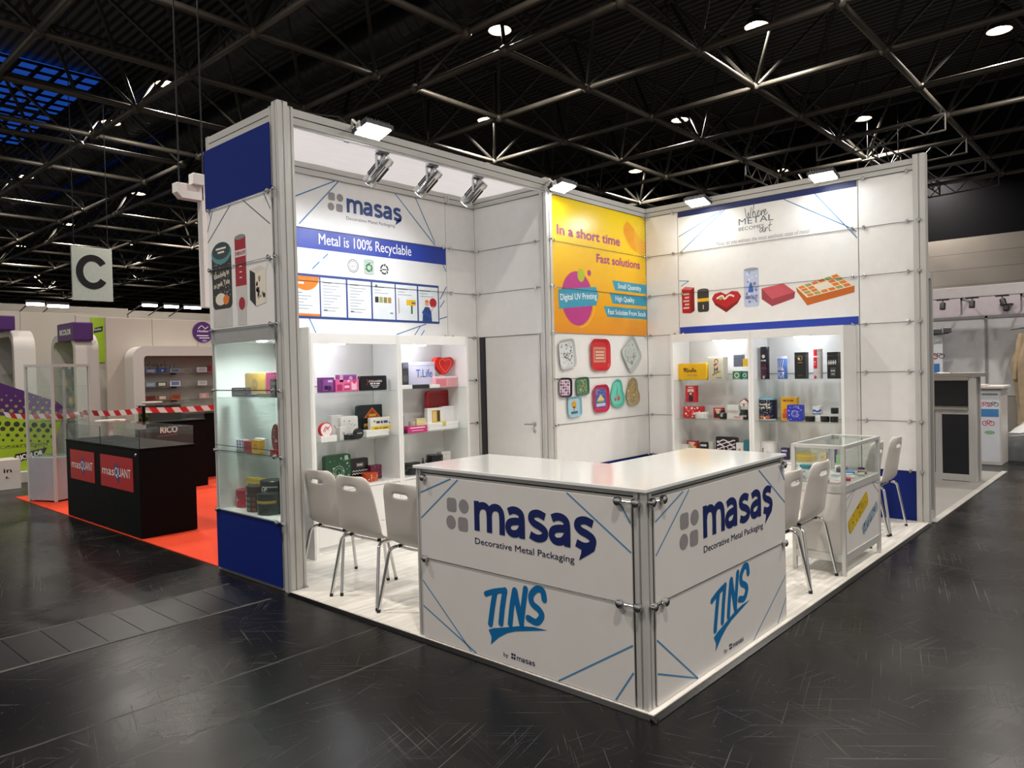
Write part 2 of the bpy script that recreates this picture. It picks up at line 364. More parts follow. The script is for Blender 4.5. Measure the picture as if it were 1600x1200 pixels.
# ---- space frame: four double-layer modules of tubes and ball nodes
TUBE = mat('635e54', 0.42, 0.3, var=0.15, scale=3); TUBE_SHADE = mat('35342f', 0.45, 0.4, var=0.15, scale=3)  # diagonals and upper layer: same tubes, their dimmer light painted as darker colour
ZL, ZU, PITCH = 10.0, 12.57, 3.63
camv = Vector((-2.92, -1.82, 1.63))
def frame_module(xs, ys, lab):
    L = {(i, j): Vector((x, y, ZL)) for i, x in enumerate(xs) for j, y in enumerate(ys)}
    U = {(i, j): Vector(((xs[i] + xs[i + 1]) / 2, (ys[j] + ys[j + 1]) / 2, ZU)) for i in range(len(xs) - 1) for j in range(len(ys) - 1)}
    bars = []
    for (i, j), p in L.items():
        for k in ((i + 1, j), (i, j + 1)):
            if k in L: bars.append((p, L[k], 0.09))
    for (i, j), p in U.items():
        for k in ((i, j), (i + 1, j), (i, j + 1), (i + 1, j + 1)): bars.append((p, L[k], 0.058))
        for k in ((i + 1, j), (i, j + 1)):
            if k in U: bars.append((p, U[k], 0.062))
    def seen(a, b):
        q = (a + b) / 2 - camv; z = q.dot(_F); return z > 1 and abs(q.dot(_R) / z) < 0.78 and abs(q.dot(_U) / z) < 0.60
    bars.sort(key=lambda t: ((0 if seen(t[0], t[1]) else 1), ((t[0] + t[1]) / 2 - camv).length / (t[2] * 11)))
    root = thing('space_frame', lab, 'roof frame', tuple(L[(0, 0)]))
    rest = MB()
    for q, (a, b, r) in enumerate(bars):
        mb = MB() if q < 100 else rest
        mb.rod(a, b, [(0.02, r * 0.35), (0.06, r), (0.94, r), (0.98, r * 0.35)], TUBE if r > .08 else TUBE_SHADE, 10 if q < 100 else 6)
        if q < 100: mb.build('strut', root, smooth=True)
    if rest.v: rest.build('strut', root, kind='stuff', smooth=True)
    nodes = sorted(list(L.values()) + list(U.values()), key=lambda p: (0 if seen(p, p) else 1, (p - camv).length)); rest = MB()
    for q, p in enumerate(nodes):
        mb = MB() if q < 60 else rest
        mb.ball(p, 0.15, TUBE if p.z < 11 else TUBE_SHADE, 10, 6)
        if q < 60: mb.build('node', root, smooth=True)
    if rest.v: rest.build('node', root, kind='stuff', smooth=True)
xa = [2.79 - PITCH, 2.79, 6.42, 10.07]; xb = [11.5, 15.15, 18.75, 22.37, 25.98, 29.6, 33.25, 36.9]
ya = [-3.4, 0.23, 3.86, 7.49, 11.12, 14.74, 18.33, 21.95, 25.55]; yb = [26.95 + 3.64 * i for i in range(18)]
frame_module(xa, ya, 'dark tubular space frame under the roof above the tower with the blue panels')
frame_module(xb, ya, 'dark tubular space frame under the roof above the yellow panel and the back wall')
frame_module(xa, yb, 'dark tubular space frame at the far left beside the blue rooflights')
frame_module(xb, yb, 'distant dark tubular space frame behind the hanging C sign')

# ---- high bay lamps
LAMPG = mat('fff0dc', 0.5, emit=34.0, var=0.0); REFL = mat('d8cfbe', 0.35, 0.3, var=0.05)
hb = thing('high_bay_lamp', 'bell shaped hall lamp glowing under the space frame, highest above the tower floodlight', 'lamp', (0, 0, 0), 'high bay lamps of the hall')
mb = MB(); mb.rod((0, 0, 0.62), (0, 0, 0.30), [(0, .10), (.25, .14), (.5, .14), (.55, .10), (1, .10)], DARKM, 14); mb.cyl((0, 0, .62), (0, 0, 3.89), .012, DARKM, 6); mb.build('ballast_housing', hb, smooth=True, local=True)
mb = MB(); mb.rod((0, 0, 0.30), (0, 0, 0), [(0, .11), (.3, .24), (.7, .31), (1, .335)], DARKM, 20, caps=False); mb.rod((0, 0, 0.29), (0, 0, 0.005), [(0, .10), (.3, .23), (.7, .30), (1, .328)], REFL, 20, caps=False); mb.build('reflector', hb, smooth=True, local=True)
mb = MB(); mb.ball((0, 0, 0.14), 0.10, LAMPG, 12, 8, 1.3); mb.build('bulb', hb, smooth=True, local=True)
BAYLAB = ['bell shaped hall lamp glowing under the space frame, highest one left of centre', 'bell shaped hall lamp at the top right corner of the roof',
          'bell shaped hall lamp glowing above the corner of yellow panel and back wall', 'dark hall lamp high under the roof beside a bright node of the frame',
          'bell shaped hall lamp glowing above the right floodlight of the back wall', 'small hall lamp glowing low over the back corner of the booth',
          'small hall lamp seen above the fascia between two frame nodes', 'upper of two hall lamps close together over the left end of the roof',
          'lower of two hall lamps close together over the left end of the roof', 'hall lamp above the hanging C sign to its right',
          'small distant hall lamp just above the left edge of the hanging C sign', 'small distant hall lamp between the two right floodlights', 'small distant hall lamp right of the end column top']
MORE = {23: 'small hall lamp at the left picture edge beside the blue rooflight strips', 28: 'small distant hall lamp just left of the hanging white beam end', 31: 'tiny distant hall lamp left of the C sign, higher of two',
        33: 'tiny distant hall lamp right above the hanging C sign corner', 35: 'tiny distant hall lamp between the C sign and the tower', 37: 'tiny distant hall lamp left of the C sign, lower of two'}
for i, (x, y) in enumerate(BAYS):
    if i == 0: hb.location = (x, y, 11.30); hb['label'] = BAYLAB[0]
    elif i < 13: copy_thing(hb, (x, y, 11.30), 0, BAYLAB[i])
    elif i in MORE: copy_thing(hb, (x, y, 11.30), 0, MORE[i])

# ---- ladder lighting trusses under the right part of the roof
TRS = mat('62605c', .45, .3)
def truss(p0, p1, lab):
    p0 = Vector(p0); p1 = Vector(p1); d = (p1 - p0); n = max(3, int(d.length / 0.55)); Hh = Vector((0, 0, 0.55))
    root = thing('lighting_truss', lab, 'truss', tuple(p0), 'ladder trusses hung under the roof')
    mb = MB(); mb.tube([p0, p1], .035, TRS, 6); mb.build('lower_chord', root, smooth=True)
    mb = MB(); mb.tube([p0 + Hh, p1 + Hh], .035, TRS, 6); mb.build('upper_chord', root, smooth=True)
    mb = MB()
    for i in range(n):
        a = p0 + d * (i / n); b = p0 + d * ((i + 1) / n); mb.tube([a, b + Hh] if i % 2 else [a + Hh, b], .022, TRS, 6)
    mb.tube([p0, p0 + Hh], .03, TRS, 6); mb.tube([p1, p1 + Hh], .03, TRS, 6); mb.build('lattice', root, smooth=True)
    mb = MB(); mb.tube([p0 + Hh + d * 0.03, p0 + d * 0.03 + Vector((0, 0, 10 - p0.z))], .02, DARKM, 6); mb.tube([p0 + Hh + d * 0.9, p0 + d * 0.9 + Vector((0, 0, 15.19 - p0.z))], .015, DARKM, 6); mb.build('hanger', root)
truss((24.85, 3.67, 9.2), (25.4, 8.0, 9.2), 'ladder truss under the roof above the end column, nearest of four')
truss((28.46, 3.70, 9.2), (28.9, 7.6, 9.2), 'ladder truss second nearest, starting right of the end column top')
truss((31.97, 3.68, 9.2), (32.4, 7.6, 9.2), 'ladder truss third of four behind the end column')
truss((35.29, 3.72, 9.2), (35.9, 7.6, 9.2), 'ladder truss farthest of four, lowest beside the end column')
truss((25.9, 6.2, 9.1), (28.9, 6.0, 9.1), 'short cross truss running away above the end column')
truss((25.38, 10.79, 9.2), (28.93, 10.92, 9.2), 'short cross truss hung between the two right floodlights')
truss((31.9, 5.95, 9.1), (34.9, 5.9, 9.1), 'short cross truss running away right beside the end column')

# ---- hanging sign with a big C
root = thing('hanging_sign', 'white square hanging sign with a big black letter C', 'sign', (5.7, 24, 4.18))
SIGN = mat('dfe6dc', 0.5)
mb = MB(); mb.box(5.11, 6.31, 24, 24.07, 4.18, 5.90, SIGN); mb.build('panel', root, bevel=.01)
S = Surf((5.11, 24, 4.18), (1, 0, 0)); mb = MB(); stroke(mb, S, [(0.60 + 0.38 * math.cos(t), 0.93 + 0.45 * math.sin(t)) for t in [0.60 + i * (2 * PI - 1.20) / 22 for i in range(23)]], 0.21, BLACK, 0.004); mb.build('letter', root)
mb = MB(); mb.tube([(5.2, 24.03, 5.9), (5.2, 24.03, 15.19)], .012, DARKM, 6); mb.tube([(6.2, 24.03, 5.9), (6.2, 24.03, 15.19)], .012, DARKM, 6); mb.build('suspension_wire', root)

# ---- white hung frame end behind the tower
root = thing('overhead_beam', 'white hanging beam end with an angled arm and box beside the blue tower panel', 'beam', (3.6, 12, 2.8))
mb = MB(); mb.box(3.62, 3.80, 11.9, 12.1, 2.97, 5.45, WHITE); mb.build('upright', root, bevel=.01)
mb = MB(); mb.prism([(3.15, 11.9, 5.10), (3.25, 11.9, 5.0), (3.66, 11.9, 5.0), (3.66, 11.9, 5.28), (3.15, 11.9, 5.28)], (0, .2, 0), WHITE); mb.build('arm', root, bevel=.008)
mb = MB(); mb.box(3.42, 3.64, 11.8, 12.0, 5.27, 5.48, MATTE); mb.build('end_box', root, bevel=.01)
mb = MB(); mb.tube([(3.24, 12, 5.28), (3.24, 12, 15.19)], .015, DARKM, 6); mb.tube([(3.7, 12, 5.45), (3.7, 12, 15.19)], .015, DARKM, 6); mb.build('suspension_wire', root)

# ---- old duct covers let into the hall floor in front of the tower
root = thing('floor_duct_cover', 'row of dark cover plates let into the hall floor left of the tower', 'floor cover', (-1.4, 3.3, 0))
PLATE = mat('141416', 0.34, 0.2, var=0.3, scale=5); SEAM = mat('4a4845', 0.6)
for k in range(19):
    x = -0.18 - 0.215 * k
    mb = MB(); mb.box(x - 0.209, x, 3.10, 3.70, 0, 0.003, PLATE); mb.build('cover_plate', root)
mb = MB(); mb.box(-4.3, -0.16, 3.075, 3.098, 0, 0.0035, SEAM); mb.box(-4.3, -0.16, 3.702, 3.715, 0, 0.0035, SEAM); mb.build('edge_strip', root)

# ================================================================ THE BOOTH
ZP = 0.022
def zr(k): return ZP + 0.5 * k
# ---- floor platform
def plank_material():
    m = bpy.data.materials.new('pale_wood_laminate'); m.use_nodes = True; nt = m.node_tree; b = nt.nodes['Principled BSDF']; N = nt.nodes.new; L = nt.links.new
    tc = N('ShaderNodeTexCoord'); br = N('ShaderNodeTexBrick'); br.inputs['Scale'].default_value = 1; br.inputs['Brick Width'].default_value = 1.28; br.inputs['Row Height'].default_value = 0.19
    br.inputs['Mortar Size'].default_value = 0.0015; br.offset = 0.37; br.inputs['Bias'].default_value = -0.1
    br.inputs['Color1'].default_value = (0.92, 0.905, 0.85, 1); br.inputs['Color2'].default_value = (0.80, 0.78, 0.72, 1); br.inputs['Mortar'].default_value = (0.45, 0.43, 0.39, 1); L(tc.outputs['Object'], br.inputs['Vector'])
    mp = N('ShaderNodeMapping'); mp.inputs['Scale'].default_value = (1.2, 14, 1); L(tc.outputs['Object'], mp.inputs[0])
    n = N('ShaderNodeTexNoise'); n.inputs['Scale'].default_value = 2.2; n.inputs['Detail'].default_value = 5; L(mp.outputs[0], n.inputs['Vector'])
    r = N('ShaderNodeValToRGB'); r.color_ramp.elements[0].color = (0.80, 0.79, 0.77, 1); r.color_ramp.elements[1].color = (1.12, 1.11, 1.1, 1); r.color_ramp.elements[0].position = .3; r.color_ramp.elements[1].position = .7; L(n.outputs['Fac'], r.inputs[0])
    mx = N('ShaderNodeMix'); mx.data_type = 'RGBA'; mx.blend_type = 'MULTIPLY'; mx.inputs[0].default_value = 1; L(br.outputs['Color'], mx.inputs[6]); L(r.outputs[0], mx.inputs[7]); L(mx.outputs[2], b.inputs['Base Color'])
    b.inputs['Roughness'].default_value = 0.33
    return m
root = thing('booth_platform', 'pale wood plank platform of the white booth with black edge tape', 'platform', (0, 0, 0))
mb = MB(); mb.box(-0.012, 5.30, -0.032, 3.06, 0.003, ZP, plank_material()); mb.box(0.15, 5.30, 3.06, 4.30, 0.003, ZP, plank_material()); mb.build('deck', root)
TAPE = mat('080808', 0.25, spec=.3)
mb = MB(); mb.prism([(-.013, -.06, .0), (-.044, -.06, 0), (-.040, -.06, .005), (-.017, -.06, .019), (-.013, -.06, .019)], (0, 3.12, 0), TAPE); mb.prism([(-.044, -.033, .0), (-.044, -.066, 0), (-.044, -.062, .005), (-.044, -.037, .019), (-.044, -.033, .019)], (5.21, 0, 0), TAPE); mb.build('edge_tape', root, bevel=.003)

# ---- profile helpers
def post_mesh(mb, x0, x1, y0, y1, z0, z1, g=0.006, d=0.012):
    """upright extrusion with a slot in the middle of each face"""
    mx, my = (x0 + x1) / 2, (y0 + y1) / 2
    pts = [(x0, y0), (mx - g, y0), (mx - g, y0 + d), (mx + g, y0 + d), (mx + g, y0), (x1, y0), (x1, my - g), (x1 - d, my - g), (x1 - d, my + g), (x1, my + g), (x1, y1),
           (mx + g, y1), (mx + g, y1 - d), (mx - g, y1 - d), (mx - g, y1), (x0, y1), (x0, my + g), (x0 + d, my + g), (x0 + d, my - g), (x0, my - g)]
    n = len(pts); vs = [(x, y, z) for z in (z0, z1) for x, y in pts]
    mb.add(vs, [(i, (i + 1) % n, n + (i + 1) % n, n + i) for i in range(n)] , ALU)
    mb.box(x0 + d + .001, x1 - d - .001, y0 + d + .001, y1 - d - .001, z0, z1, SLOT)
    for zz in (z1,):
        mb.add([(x, y, zz) for x, y in pts], [(0, 1, 2, 18 + 0, 19)], ALU) if False else None
        mb.box(x0, x1, y0, y1, zz, zz + 0.003, ALU)
def rail_x(mb, x0, x1, y0, y1, z0, z1):
    """lying extrusion along x with a dark slot line on both long faces"""
    zm = (z0 + z1) / 2 - .004
    mb.box(x0, x1, y0, y1, z0, zm - .004, ALU_H); mb.box(x0, x1, y0, y1, zm + .004, z1, ALU_H); mb.box(x0, x1, y0 + .008, y1 - .008, zm - .004, zm + .004, SLOT)
def rail_y(mb, x0, x1, y0, y1, z0, z1):
    zm = (z0 + z1) / 2 - .004
    mb.box(x0, x1, y0, y1, z0, zm - .004, ALU_H); mb.box(x0, x1, y0, y1, zm + .004, z1, ALU_H); mb.box(x0 + .008, x1 - .008, y0, y1, zm - .004, zm + .004, SLOT)
def panels(root, axis, c, th, segs, rows, m=WHITE, special={}):
    """0.5 m high infill panels, each one a part; axis 'x' = plane x=c (segments along y), facing the low side"""
    for (a, b) in segs:
        for k in rows:
            mm = special.get(k, m) if not callable(special) else (special(k, a) or m)
            mb = MB(); z0, z1 = zr(k) + .0015, zr(k + 1) - .0015
            if axis == 'x': mb.box(c, c + th, a + .002, b - .002, z0, z1, mm)
            else: mb.box(a + .002, b - .002, c, c + th, z0, z1, mm)
            mb.build('panel', root, label='blue panel' if mm is BLUE else None)
def cables(root, axis, c, segs, rows, stub=True, connectors=True):
    """thin tension cables on the panel joints with a round clamp near both ends"""
    for (a, b) in segs:
        for k in rows:
            z = zr(k); off = c - .006
            P = (lambda t: (off, t, z)) if axis == 'x' else (lambda t: (t, off, z))
            mb = MB(); mb.tube([P(a + .0), P(b - .0)], .0024, CABLE, 6); mb.build('tension_cable', root)
            if connectors:
                for t in (a + .055, b - .055):
                    p = Vector(P(t)); n = Vector((-1, 0, 0)) if axis == 'x' else Vector((0, -1, 0))
                    mb = MB(); mb.rod(p - n * .010, p + n * .022, [(0, .010), (.3, .010), (.32, .017), (.9, .017), (1, .013)], CHROME, 12); mb.build('cable_clamp', root, smooth=True)
M1 = 3.522
# ---- back wall (plane x = 5.21)
root = thing('display_wall', 'tall white back wall with the METAL poster above the right shelves', 'wall panel', (5.21, 1.6, ZP))
segs = [(.075, .592), (.597, 2.69), (2.695, 3.148)]
panels(root, 'x', 5.21, .02, segs, range(7), special=lambda k, a: BLUE if k == 0 else None)
cables(root, 'x', 5.21, [segs[0]], range(1, 8)); cables(root, 'x', 5.21, [segs[1]], range(1, 7)); cables(root, 'x', 5.21, [segs[2]], range(1, 8))
mb = MB(); rail_y(mb, 5.20, 5.26, .07, 3.14, M1 + .004, 3.635); mb.build('top_rail', root)
mb = MB(); rail_y(mb, 5.20, 5.26, .07, 3.14, ZP - .02, ZP - .002); mb.build('bottom_rail', root)
mb = MB(); post_mesh(mb, 5.185, 5.285, -.035, .075, 0.004, 3.665); mb.build('post', root, bevel=.002)
mb = MB(); post_mesh(mb, 5.225, 5.265, .572, .612, ZP, 3.60); post_mesh(mb, 5.225, 5.265, 2.672, 2.712, ZP, 3.60); mb.build('stud', root)
for z in [zr(k) for k in range(1, 7)]:
    mb = MB(); mb.rod((5.185, .022, z), (5.160, .022, z), [(0, .02), (.7, .02), (1, .014)], CHROME, 12); mb.build('cable_clamp', root, smooth=True)
# poster of the back wall
S = Surf((5.21, 2.69, 0), (0, -1, 0))          # a = 2.69 - y
def B(y, z): return (2.69 - y, z)
mb = MB(); rect(mb, S, .006, 2.087, 3.455, 3.52, NAVY); rect(mb, S, .006, 2.087, 2.026, 2.108, BAND)
for p, q in (((2.68, 3.22), (2.11, 3.45)), ((2.64, 3.04), (2.07, 3.455)), ((1.37, 3.455), (.71, 3.06)), ((.71, 3.06), (.61, 2.99)), ((1.03, 3.455), (.605, 2.92)), ((2.68, 2.68), (2.55, 2.665)), ((2.55, 2.665), (2.66, 2.61))):
    line(mb, S, B(*p), B(*q), .009, LINE)
GT = mat('55606b', 0.5); GL = mat('8d9398', 0.5)
# handwritten "Where" and "art"
def script(mb, S, strokes, ox, oz, k, w, m):
    for st in strokes: stroke(mb, S, [(ox + a * k, oz + b * k) for a, b in st], w, m, .0016)
WHERE = [[(0, .95), (.10, .2), (.22, .0), (.34, .5), (.38, .1), (.5, .05), (.62, .95)], [(.95, 1.35), (.80, .6), (.74, .0), (.80, .35), (.95, .5), (1.02, .2), (1.08, 0), (1.2, .12)],
         [(1.2, .2), (1.4, .4), (1.32, .55), (1.22, .3), (1.32, .02), (1.55, .2)], [(1.58, .5), (1.60, .0), (1.66, .35), (1.8, .5), (1.85, .38)], [(1.86, .2), (2.06, .4), (1.98, .55), (1.88, .3), (1.98, .02), (2.25, .25)]]
ARTW = [[(.55, .5), (.3, .55), (.08, .25), (.2, .0), (.45, .3), (.55, .5), (.5, .1), (.62, .0), (.75, .2)], [(.82, .55), (.84, .0), (.92, .4), (1.1, .55), (1.18, .42)], [(1.55, 1.25), (1.36, .4), (1.42, .02), (1.62, .1)], [(1.22, .75), (1.75, .85)]]
script(mb, S, WHERE, 2.69 - 1.82, 3.315, .12, .008, GT)
text(mb, S, 'METAL', 2.69 - 1.90, 3.245, .075, GT, width=.41)
text(mb, S, 'BECOMES', 2.69 - 1.90, 3.178, .042, GT, width=.30)
script(mb, S, ARTW, 2.69 - 1.655, 3.128, .085, .0075, GT)
text(mb, S, 'Masas let you witness the most aesthetic state of metal', 2.69 - 2.19, 3.045, .047, GL, width=1.09, shear=.2)
mb.build('poster_print', root, label='printed poster with lettering and pale blue lines')
mb = MB()
RED = mat('b3151c', 0.4); RED2 = mat('7d0d12', 0.4); OR = mat('e07a1c', 0.45); CRM = mat('e9e2cf', 0.5); PINK = mat('c9545f', 0.45); PINKD = mat('9c3a46', 0.45); YEL = mat('e8b90a', 0.45); PALEB = mat('b9c4dd', 0.4); MIDB = mat('3b62b5', 0.4); CHAR = mat('2a2b2c', 0.45); OLV = mat('9aa05a', 0.5); GRS = mat('c4c3c0', 0.55)
def PB(lst, m, hh=.0016): poly(mb, S, [B(y, z) for y, z in lst], m, hh)
PB([(2.65, 2.57), (2.53, 2.555), (2.53, 2.27), (2.645, 2.28)], RED); PB([(2.53, 2.555), (2.48, 2.58), (2.48, 2.30), (2.53, 2.27)], RED2); PB([(2.65, 2.57), (2.60, 2.60), (2.48, 2.58), (2.53, 2.555)], mat('d86a6a', .5))
for k in range(5): rect(mb, S, 2.69 - 2.63 + (k % 2) * .02, 2.69 - 2.55, 2.33 + k * .042, 2.35 + k * .042, mat('e8c9c4', .5), .002)
rrect(mb, S, 2.69 - 2.44, 2.69 - 2.29, 2.275, 2.545, .03, CHAR); rect(mb, S, 2.69 - 2.44, 2.69 - 2.29, 2.40, 2.44, YEL, .002); rect(mb, S, 2.69 - 2.37, 2.69 - 2.36, 2.31, 2.36, CRM, .002)
disc(mb, S, 2.69 - 2.365, 2.535, .073, mat('4a4b4c', .4), .002, ry=.022)
heart = [(2.07, 2.45), (2.00, 2.495), (1.92, 2.48), (1.885, 2.42), (1.93, 2.345), (2.07, 2.25), (2.21, 2.345), (2.25, 2.42), (2.22, 2.475), (2.14, 2.495)]
PB(heart, RED2); PB([(2.07 + (y - 2.07) * .98, 2.30 + (z - 2.25) * .80 + .0) for y, z in heart], RED, .002); stroke(mb, S, [B(y, z) for y, z in ((2.19, 2.42), (2.12, 2.45), (2.09, 2.41), (2.03, 2.45), (1.97, 2.43))], .02, CRM, .0024); disc(mb, S, 2.69 - 2.14, 2.42, .02, OLV, .0026)
rrect(mb, S, 2.69 - 1.85, 2.69 - 1.67, 2.29, 2.73, .03, PALEB); disc(mb, S, 2.69 - 1.76, 2.72, .088, mat('8f98a8', .4), .002, ry=.02)
for k in range(26): disc(mb, S, 2.69 - rnd.uniform(1.69, 1.83), rnd.uniform(2.33, 2.69), rnd.uniform(.008, .02), [mat('8fa6d8', .4), mat('d9dff0', .4), mat('7d74b0', .4)][k % 3], .002, n=8)
PB([(1.80, 2.46), (1.73, 2.46), (1.745, 2.53), (1.755, 2.57), (1.775, 2.57), (1.785, 2.53)], MIDB, .0024); text(mb, S, 'ABSOLUT', 2.69 - 1.76, 2.385, .04, mat('1c2f7a', .4), width=.15, bold=.02, hh=.0026, center=True)
PB([(1.64, 2.49), (1.39, 2.52), (1.26, 2.42), (1.27, 2.35), (1.52, 2.28), (1.64, 2.37)], PINKD); PB([(1.64, 2.49), (1.39, 2.525), (1.26, 2.42), (1.52, 2.36)], PINK, .002); line(mb, S, B(1.64, 2.44), B(1.52, 2.325), .006, PINKD, .0024)
PB([(1.25, 2.47), (.81, 2.58), (.64, 2.43), (.64, 2.36), (1.13, 2.26), (1.24, 2.42)], mat('c2641a', .45)); PB([(1.25, 2.47), (.81, 2.58), (.64, 2.43), (1.13, 2.345)], CRM, .002)
for i in range(6):
    for j in range(4):
        u0, v0 = .04 + i * .158, .05 + j * .235
        def qd(u, v):
            ax, az = 1.25 + (.81 - 1.25) * u, 2.47 + .11 * u; bx, bz = 1.13 + (.64 - 1.13) * u, 2.345 + .085 * u; return (ax + (bx - ax) * v, az + (bz - az) * v)
        if (i in (2, 3)) and j in (1, 2): continue
        PB([qd(u0, v0), qd(u0 + .13, v0), qd(u0 + .13, v0 + .19), qd(u0, v0 + .19)], [OR, OLV, OR][(i + 2 * j) % 3], .0024)
mb.build('poster_pictures', root, label='printed row of tins along the poster')

# ---- yellow wall (plane y = 3.15, x 3.23..5.21)
root = thing('display_wall', 'white wall with the yellow orange printing poster above nine hung trays', 'wall panel', (4.2, 3.15, ZP))
segs = [(3.255, 5.205)]
panels(root, 'y', 3.15, .02, segs, range(7), special={0: BLUE}); cables(root, 'y', 3.15, segs, range(1, 8))
mb = MB(); rail_x(mb, 3.20, 5.26, 3.14, 3.20, M1 + .004, 3.635); mb.build('top_rail', root)
def poster_yellow():
    m = bpy.data.materials.new('printed_yellow_poster'); m.use_nodes = True; nt = m.node_tree; b = nt.nodes['Principled BSDF']
    tc = nt.nodes.new('ShaderNodeTexCoord'); mp = nt.nodes.new('ShaderNodeMapping'); mp.vector_type = 'POINT'; mp.inputs['Rotation'].default_value = (0, PI / 2, 0); mp.inputs['Location'].default_value = (3.5, 0, 0)
    g = nt.nodes.new('ShaderNodeMapRange'); sp = nt.nodes.new('ShaderNodeSeparateXYZ'); nt.links.new(tc.outputs['Object'], sp.inputs[0]); nt.links.new(sp.outputs['Z'], g.inputs[0])
    g.inputs['From Min'].default_value = 2.0; g.inputs['From Max'].default_value = 3.4
    r = nt.nodes.new('ShaderNodeValToRGB'); r.color_ramp.elements[0].color = (*h('e08c06'), 1); r.color_ramp.elements[1].color = (*h('f0cf06'), 1); nt.links.new(g.outputs[0], r.inputs[0]); nt.links.new(r.outputs[0], b.inputs['Base Color'])
    b.inputs['Roughness'].default_value = 0.27
    return m
S = Surf((3.255, 3.15, 0), (1, 0, 0))
def O(x, z): return (x - 3.255, z)
PUR = mat('96246c', 0.45); MAG = mat('b52b80', 0.45); TEAL = mat('2b93b2', 0.45); ORG = mat('e39a08', 0.4); WTX = mat('f2f2f0', 0.5)
mb = MB(); rect(mb, S, .004, 1.946, 2.024, 3.52, poster_yellow()); ob = mb.build('poster_print', root, label='yellow orange printed sheet', off=(0, 0, 0)); ob.location = -ROOT[root.name]
mb = MB()
poly(mb, S, [O(*p) for p in smooth_path([(4.79, 3.43), (4.72, 3.36), (4.71, 3.28), (4.78, 3.18), (4.89, 3.10), (5.05, 3.06), (5.195, 3.05)]) + [(5.195, 3.22), (5.05, 3.27), (4.92, 3.37)]], ORG, .002)
for i in range(6):
    r = .20 - i * .034; a0, a1 = (1.2, 5.05) if r > .05 else (0, 2 * PI); ring2(mb, S, 5.15 - 3.255, 3.25, r, .009, mat('f3d35a', .45), .0024, ry=r * 1.15, a0=a0, a1=a1)
text(mb, S, 'In a short time', 3.395 - 3.255, 3.105, .112, PUR, width=1.225, bold=.034, rot=-.0)
text(mb, S, 'Fast solutions', 4.13 - 3.255, 2.865, .10, PUR, width=.93, bold=.034)
disc(mb, S, 3.74 - 3.255, 2.42, .295, MAG, .002, ry=.305, n=32); disc(mb, S, 3.815 - 3.255, 2.685, .067, mat('a6b81a', .45), .0026, ry=.075); disc(mb, S, 3.975 - 3.255, 2.725, .034, MAG, .002)
ring2(mb, S, 3.76 - 3.255, 2.41, .315, .008, mat('f0c860', .45), .0018, a0=-1.5, a1=.2)
poly(mb, S, [O(*p) for p in ((3.39, 2.50), (4.10, 2.575), (4.15, 2.475), (4.10, 2.36), (3.40, 2.29))], TEAL, .003); text(mb, S, 'Digital UV Printing', 3.43 - 3.255, 2.385, .072, WTX, width=.685, bold=.01, rot=.075, hh=.0036)
for pts, t, a, z, w in ((((4.44, 2.675), (5.2, 2.675), (5.2, 2.56), (4.50, 2.56)), 'Small Quantity', 4.56, 2.59, .52), (((4.38, 2.52), (5.2, 2.52), (5.2, 2.40), (4.44, 2.40)), 'High Quality', 4.50, 2.435, .42), (((4.25, 2.36), (5.2, 2.36), (5.2, 2.235), (4.32, 2.235)), 'Fast Solution From Stock', 4.34, 2.27, .84)):
    poly(mb, S, [O(*p) for p in pts], TEAL, .002); text(mb, S, t, a - 3.255, z, .062, WTX, width=w, bold=.012, hh=.0026)
mb.build('poster_lettering', root, label='purple and white poster lettering with teal banners')

# ---- wall with the recycling poster (plane y = 4.255)
root = thing('display_wall', 'white wall with the blue band recycling poster over the left shelves', 'wall panel', (1.9, 4.255, ZP))
segs = [(.05, .765), (.77, 2.77), (2.775, 3.235)]
panels(root, 'y', 4.255, .02, segs, range(7)); cables(root, 'y', 4.255, segs[1:2], (3, 4, 5, 6), connectors=True); cables(root, 'y', 4.255, segs[2:], range(1, 7))
mb = MB(); rail_x(mb, .05, 3.26, 4.225, 4.275, M1 + .004, 3.635); mb.build('top_rail', root)
mb = MB(); post_mesh(mb, 2.745, 2.80, 4.215, 4.27, M1, 3.60); mb.build('stud', root)
S = Surf((0, 4.255, 0), (1, 0, 0)); mb = MB()
for p, q in (((.80, 3.27), (1.31, 3.52)), ((1.35, 3.52), (.90, 3.05)), ((2.06, 3.52), (2.61, 3.035)), ((2.34, 3.52), (2.61, 3.06)), ((.98, 2.17), (1.05, 2.03)), ((2.03, 2.035), (2.45, 2.16)), ((2.28, 2.035), (2.37, 2.14)), ((2.37, 2.03), (2.42, 2.09)), ((2.66, 2.44), (2.765, 2.59)), ((2.66, 2.35), (2.73, 2.43)), ((2.65, 2.22), (2.765, 2.25)), ((1.03, 2.64), (1.11, 2.715)), ((1.15, 2.75), (1.21, 2.80)), ((2.72, 2.83), (2.765, 2.76))):
    line(mb, S, p, q, .011, LINE)
BTX = mat('24417f', 0.45)
def glyph_logo(mb, S, sq, ox, oz, k, m, hh=.0016):
    """two rounded squares and two dots in a slanted 2x2 block; unit = block width"""
    for i, j, rd in ((0, 1, 0), (1, 1, 1), (0, 0, 1), (1, 0, 0)):
        a0 = ox + k * (.0 + i * .54 + j * .05); b0 = oz + k * (j * .56)
        if rd: disc(mb, S, a0 + k * .215, b0 + k * .22, k * .215, m, hh)
        else: rrect(mb, S, a0, a0 + k * .43, b0, b0 + k * .43, k * .10, m, hh)
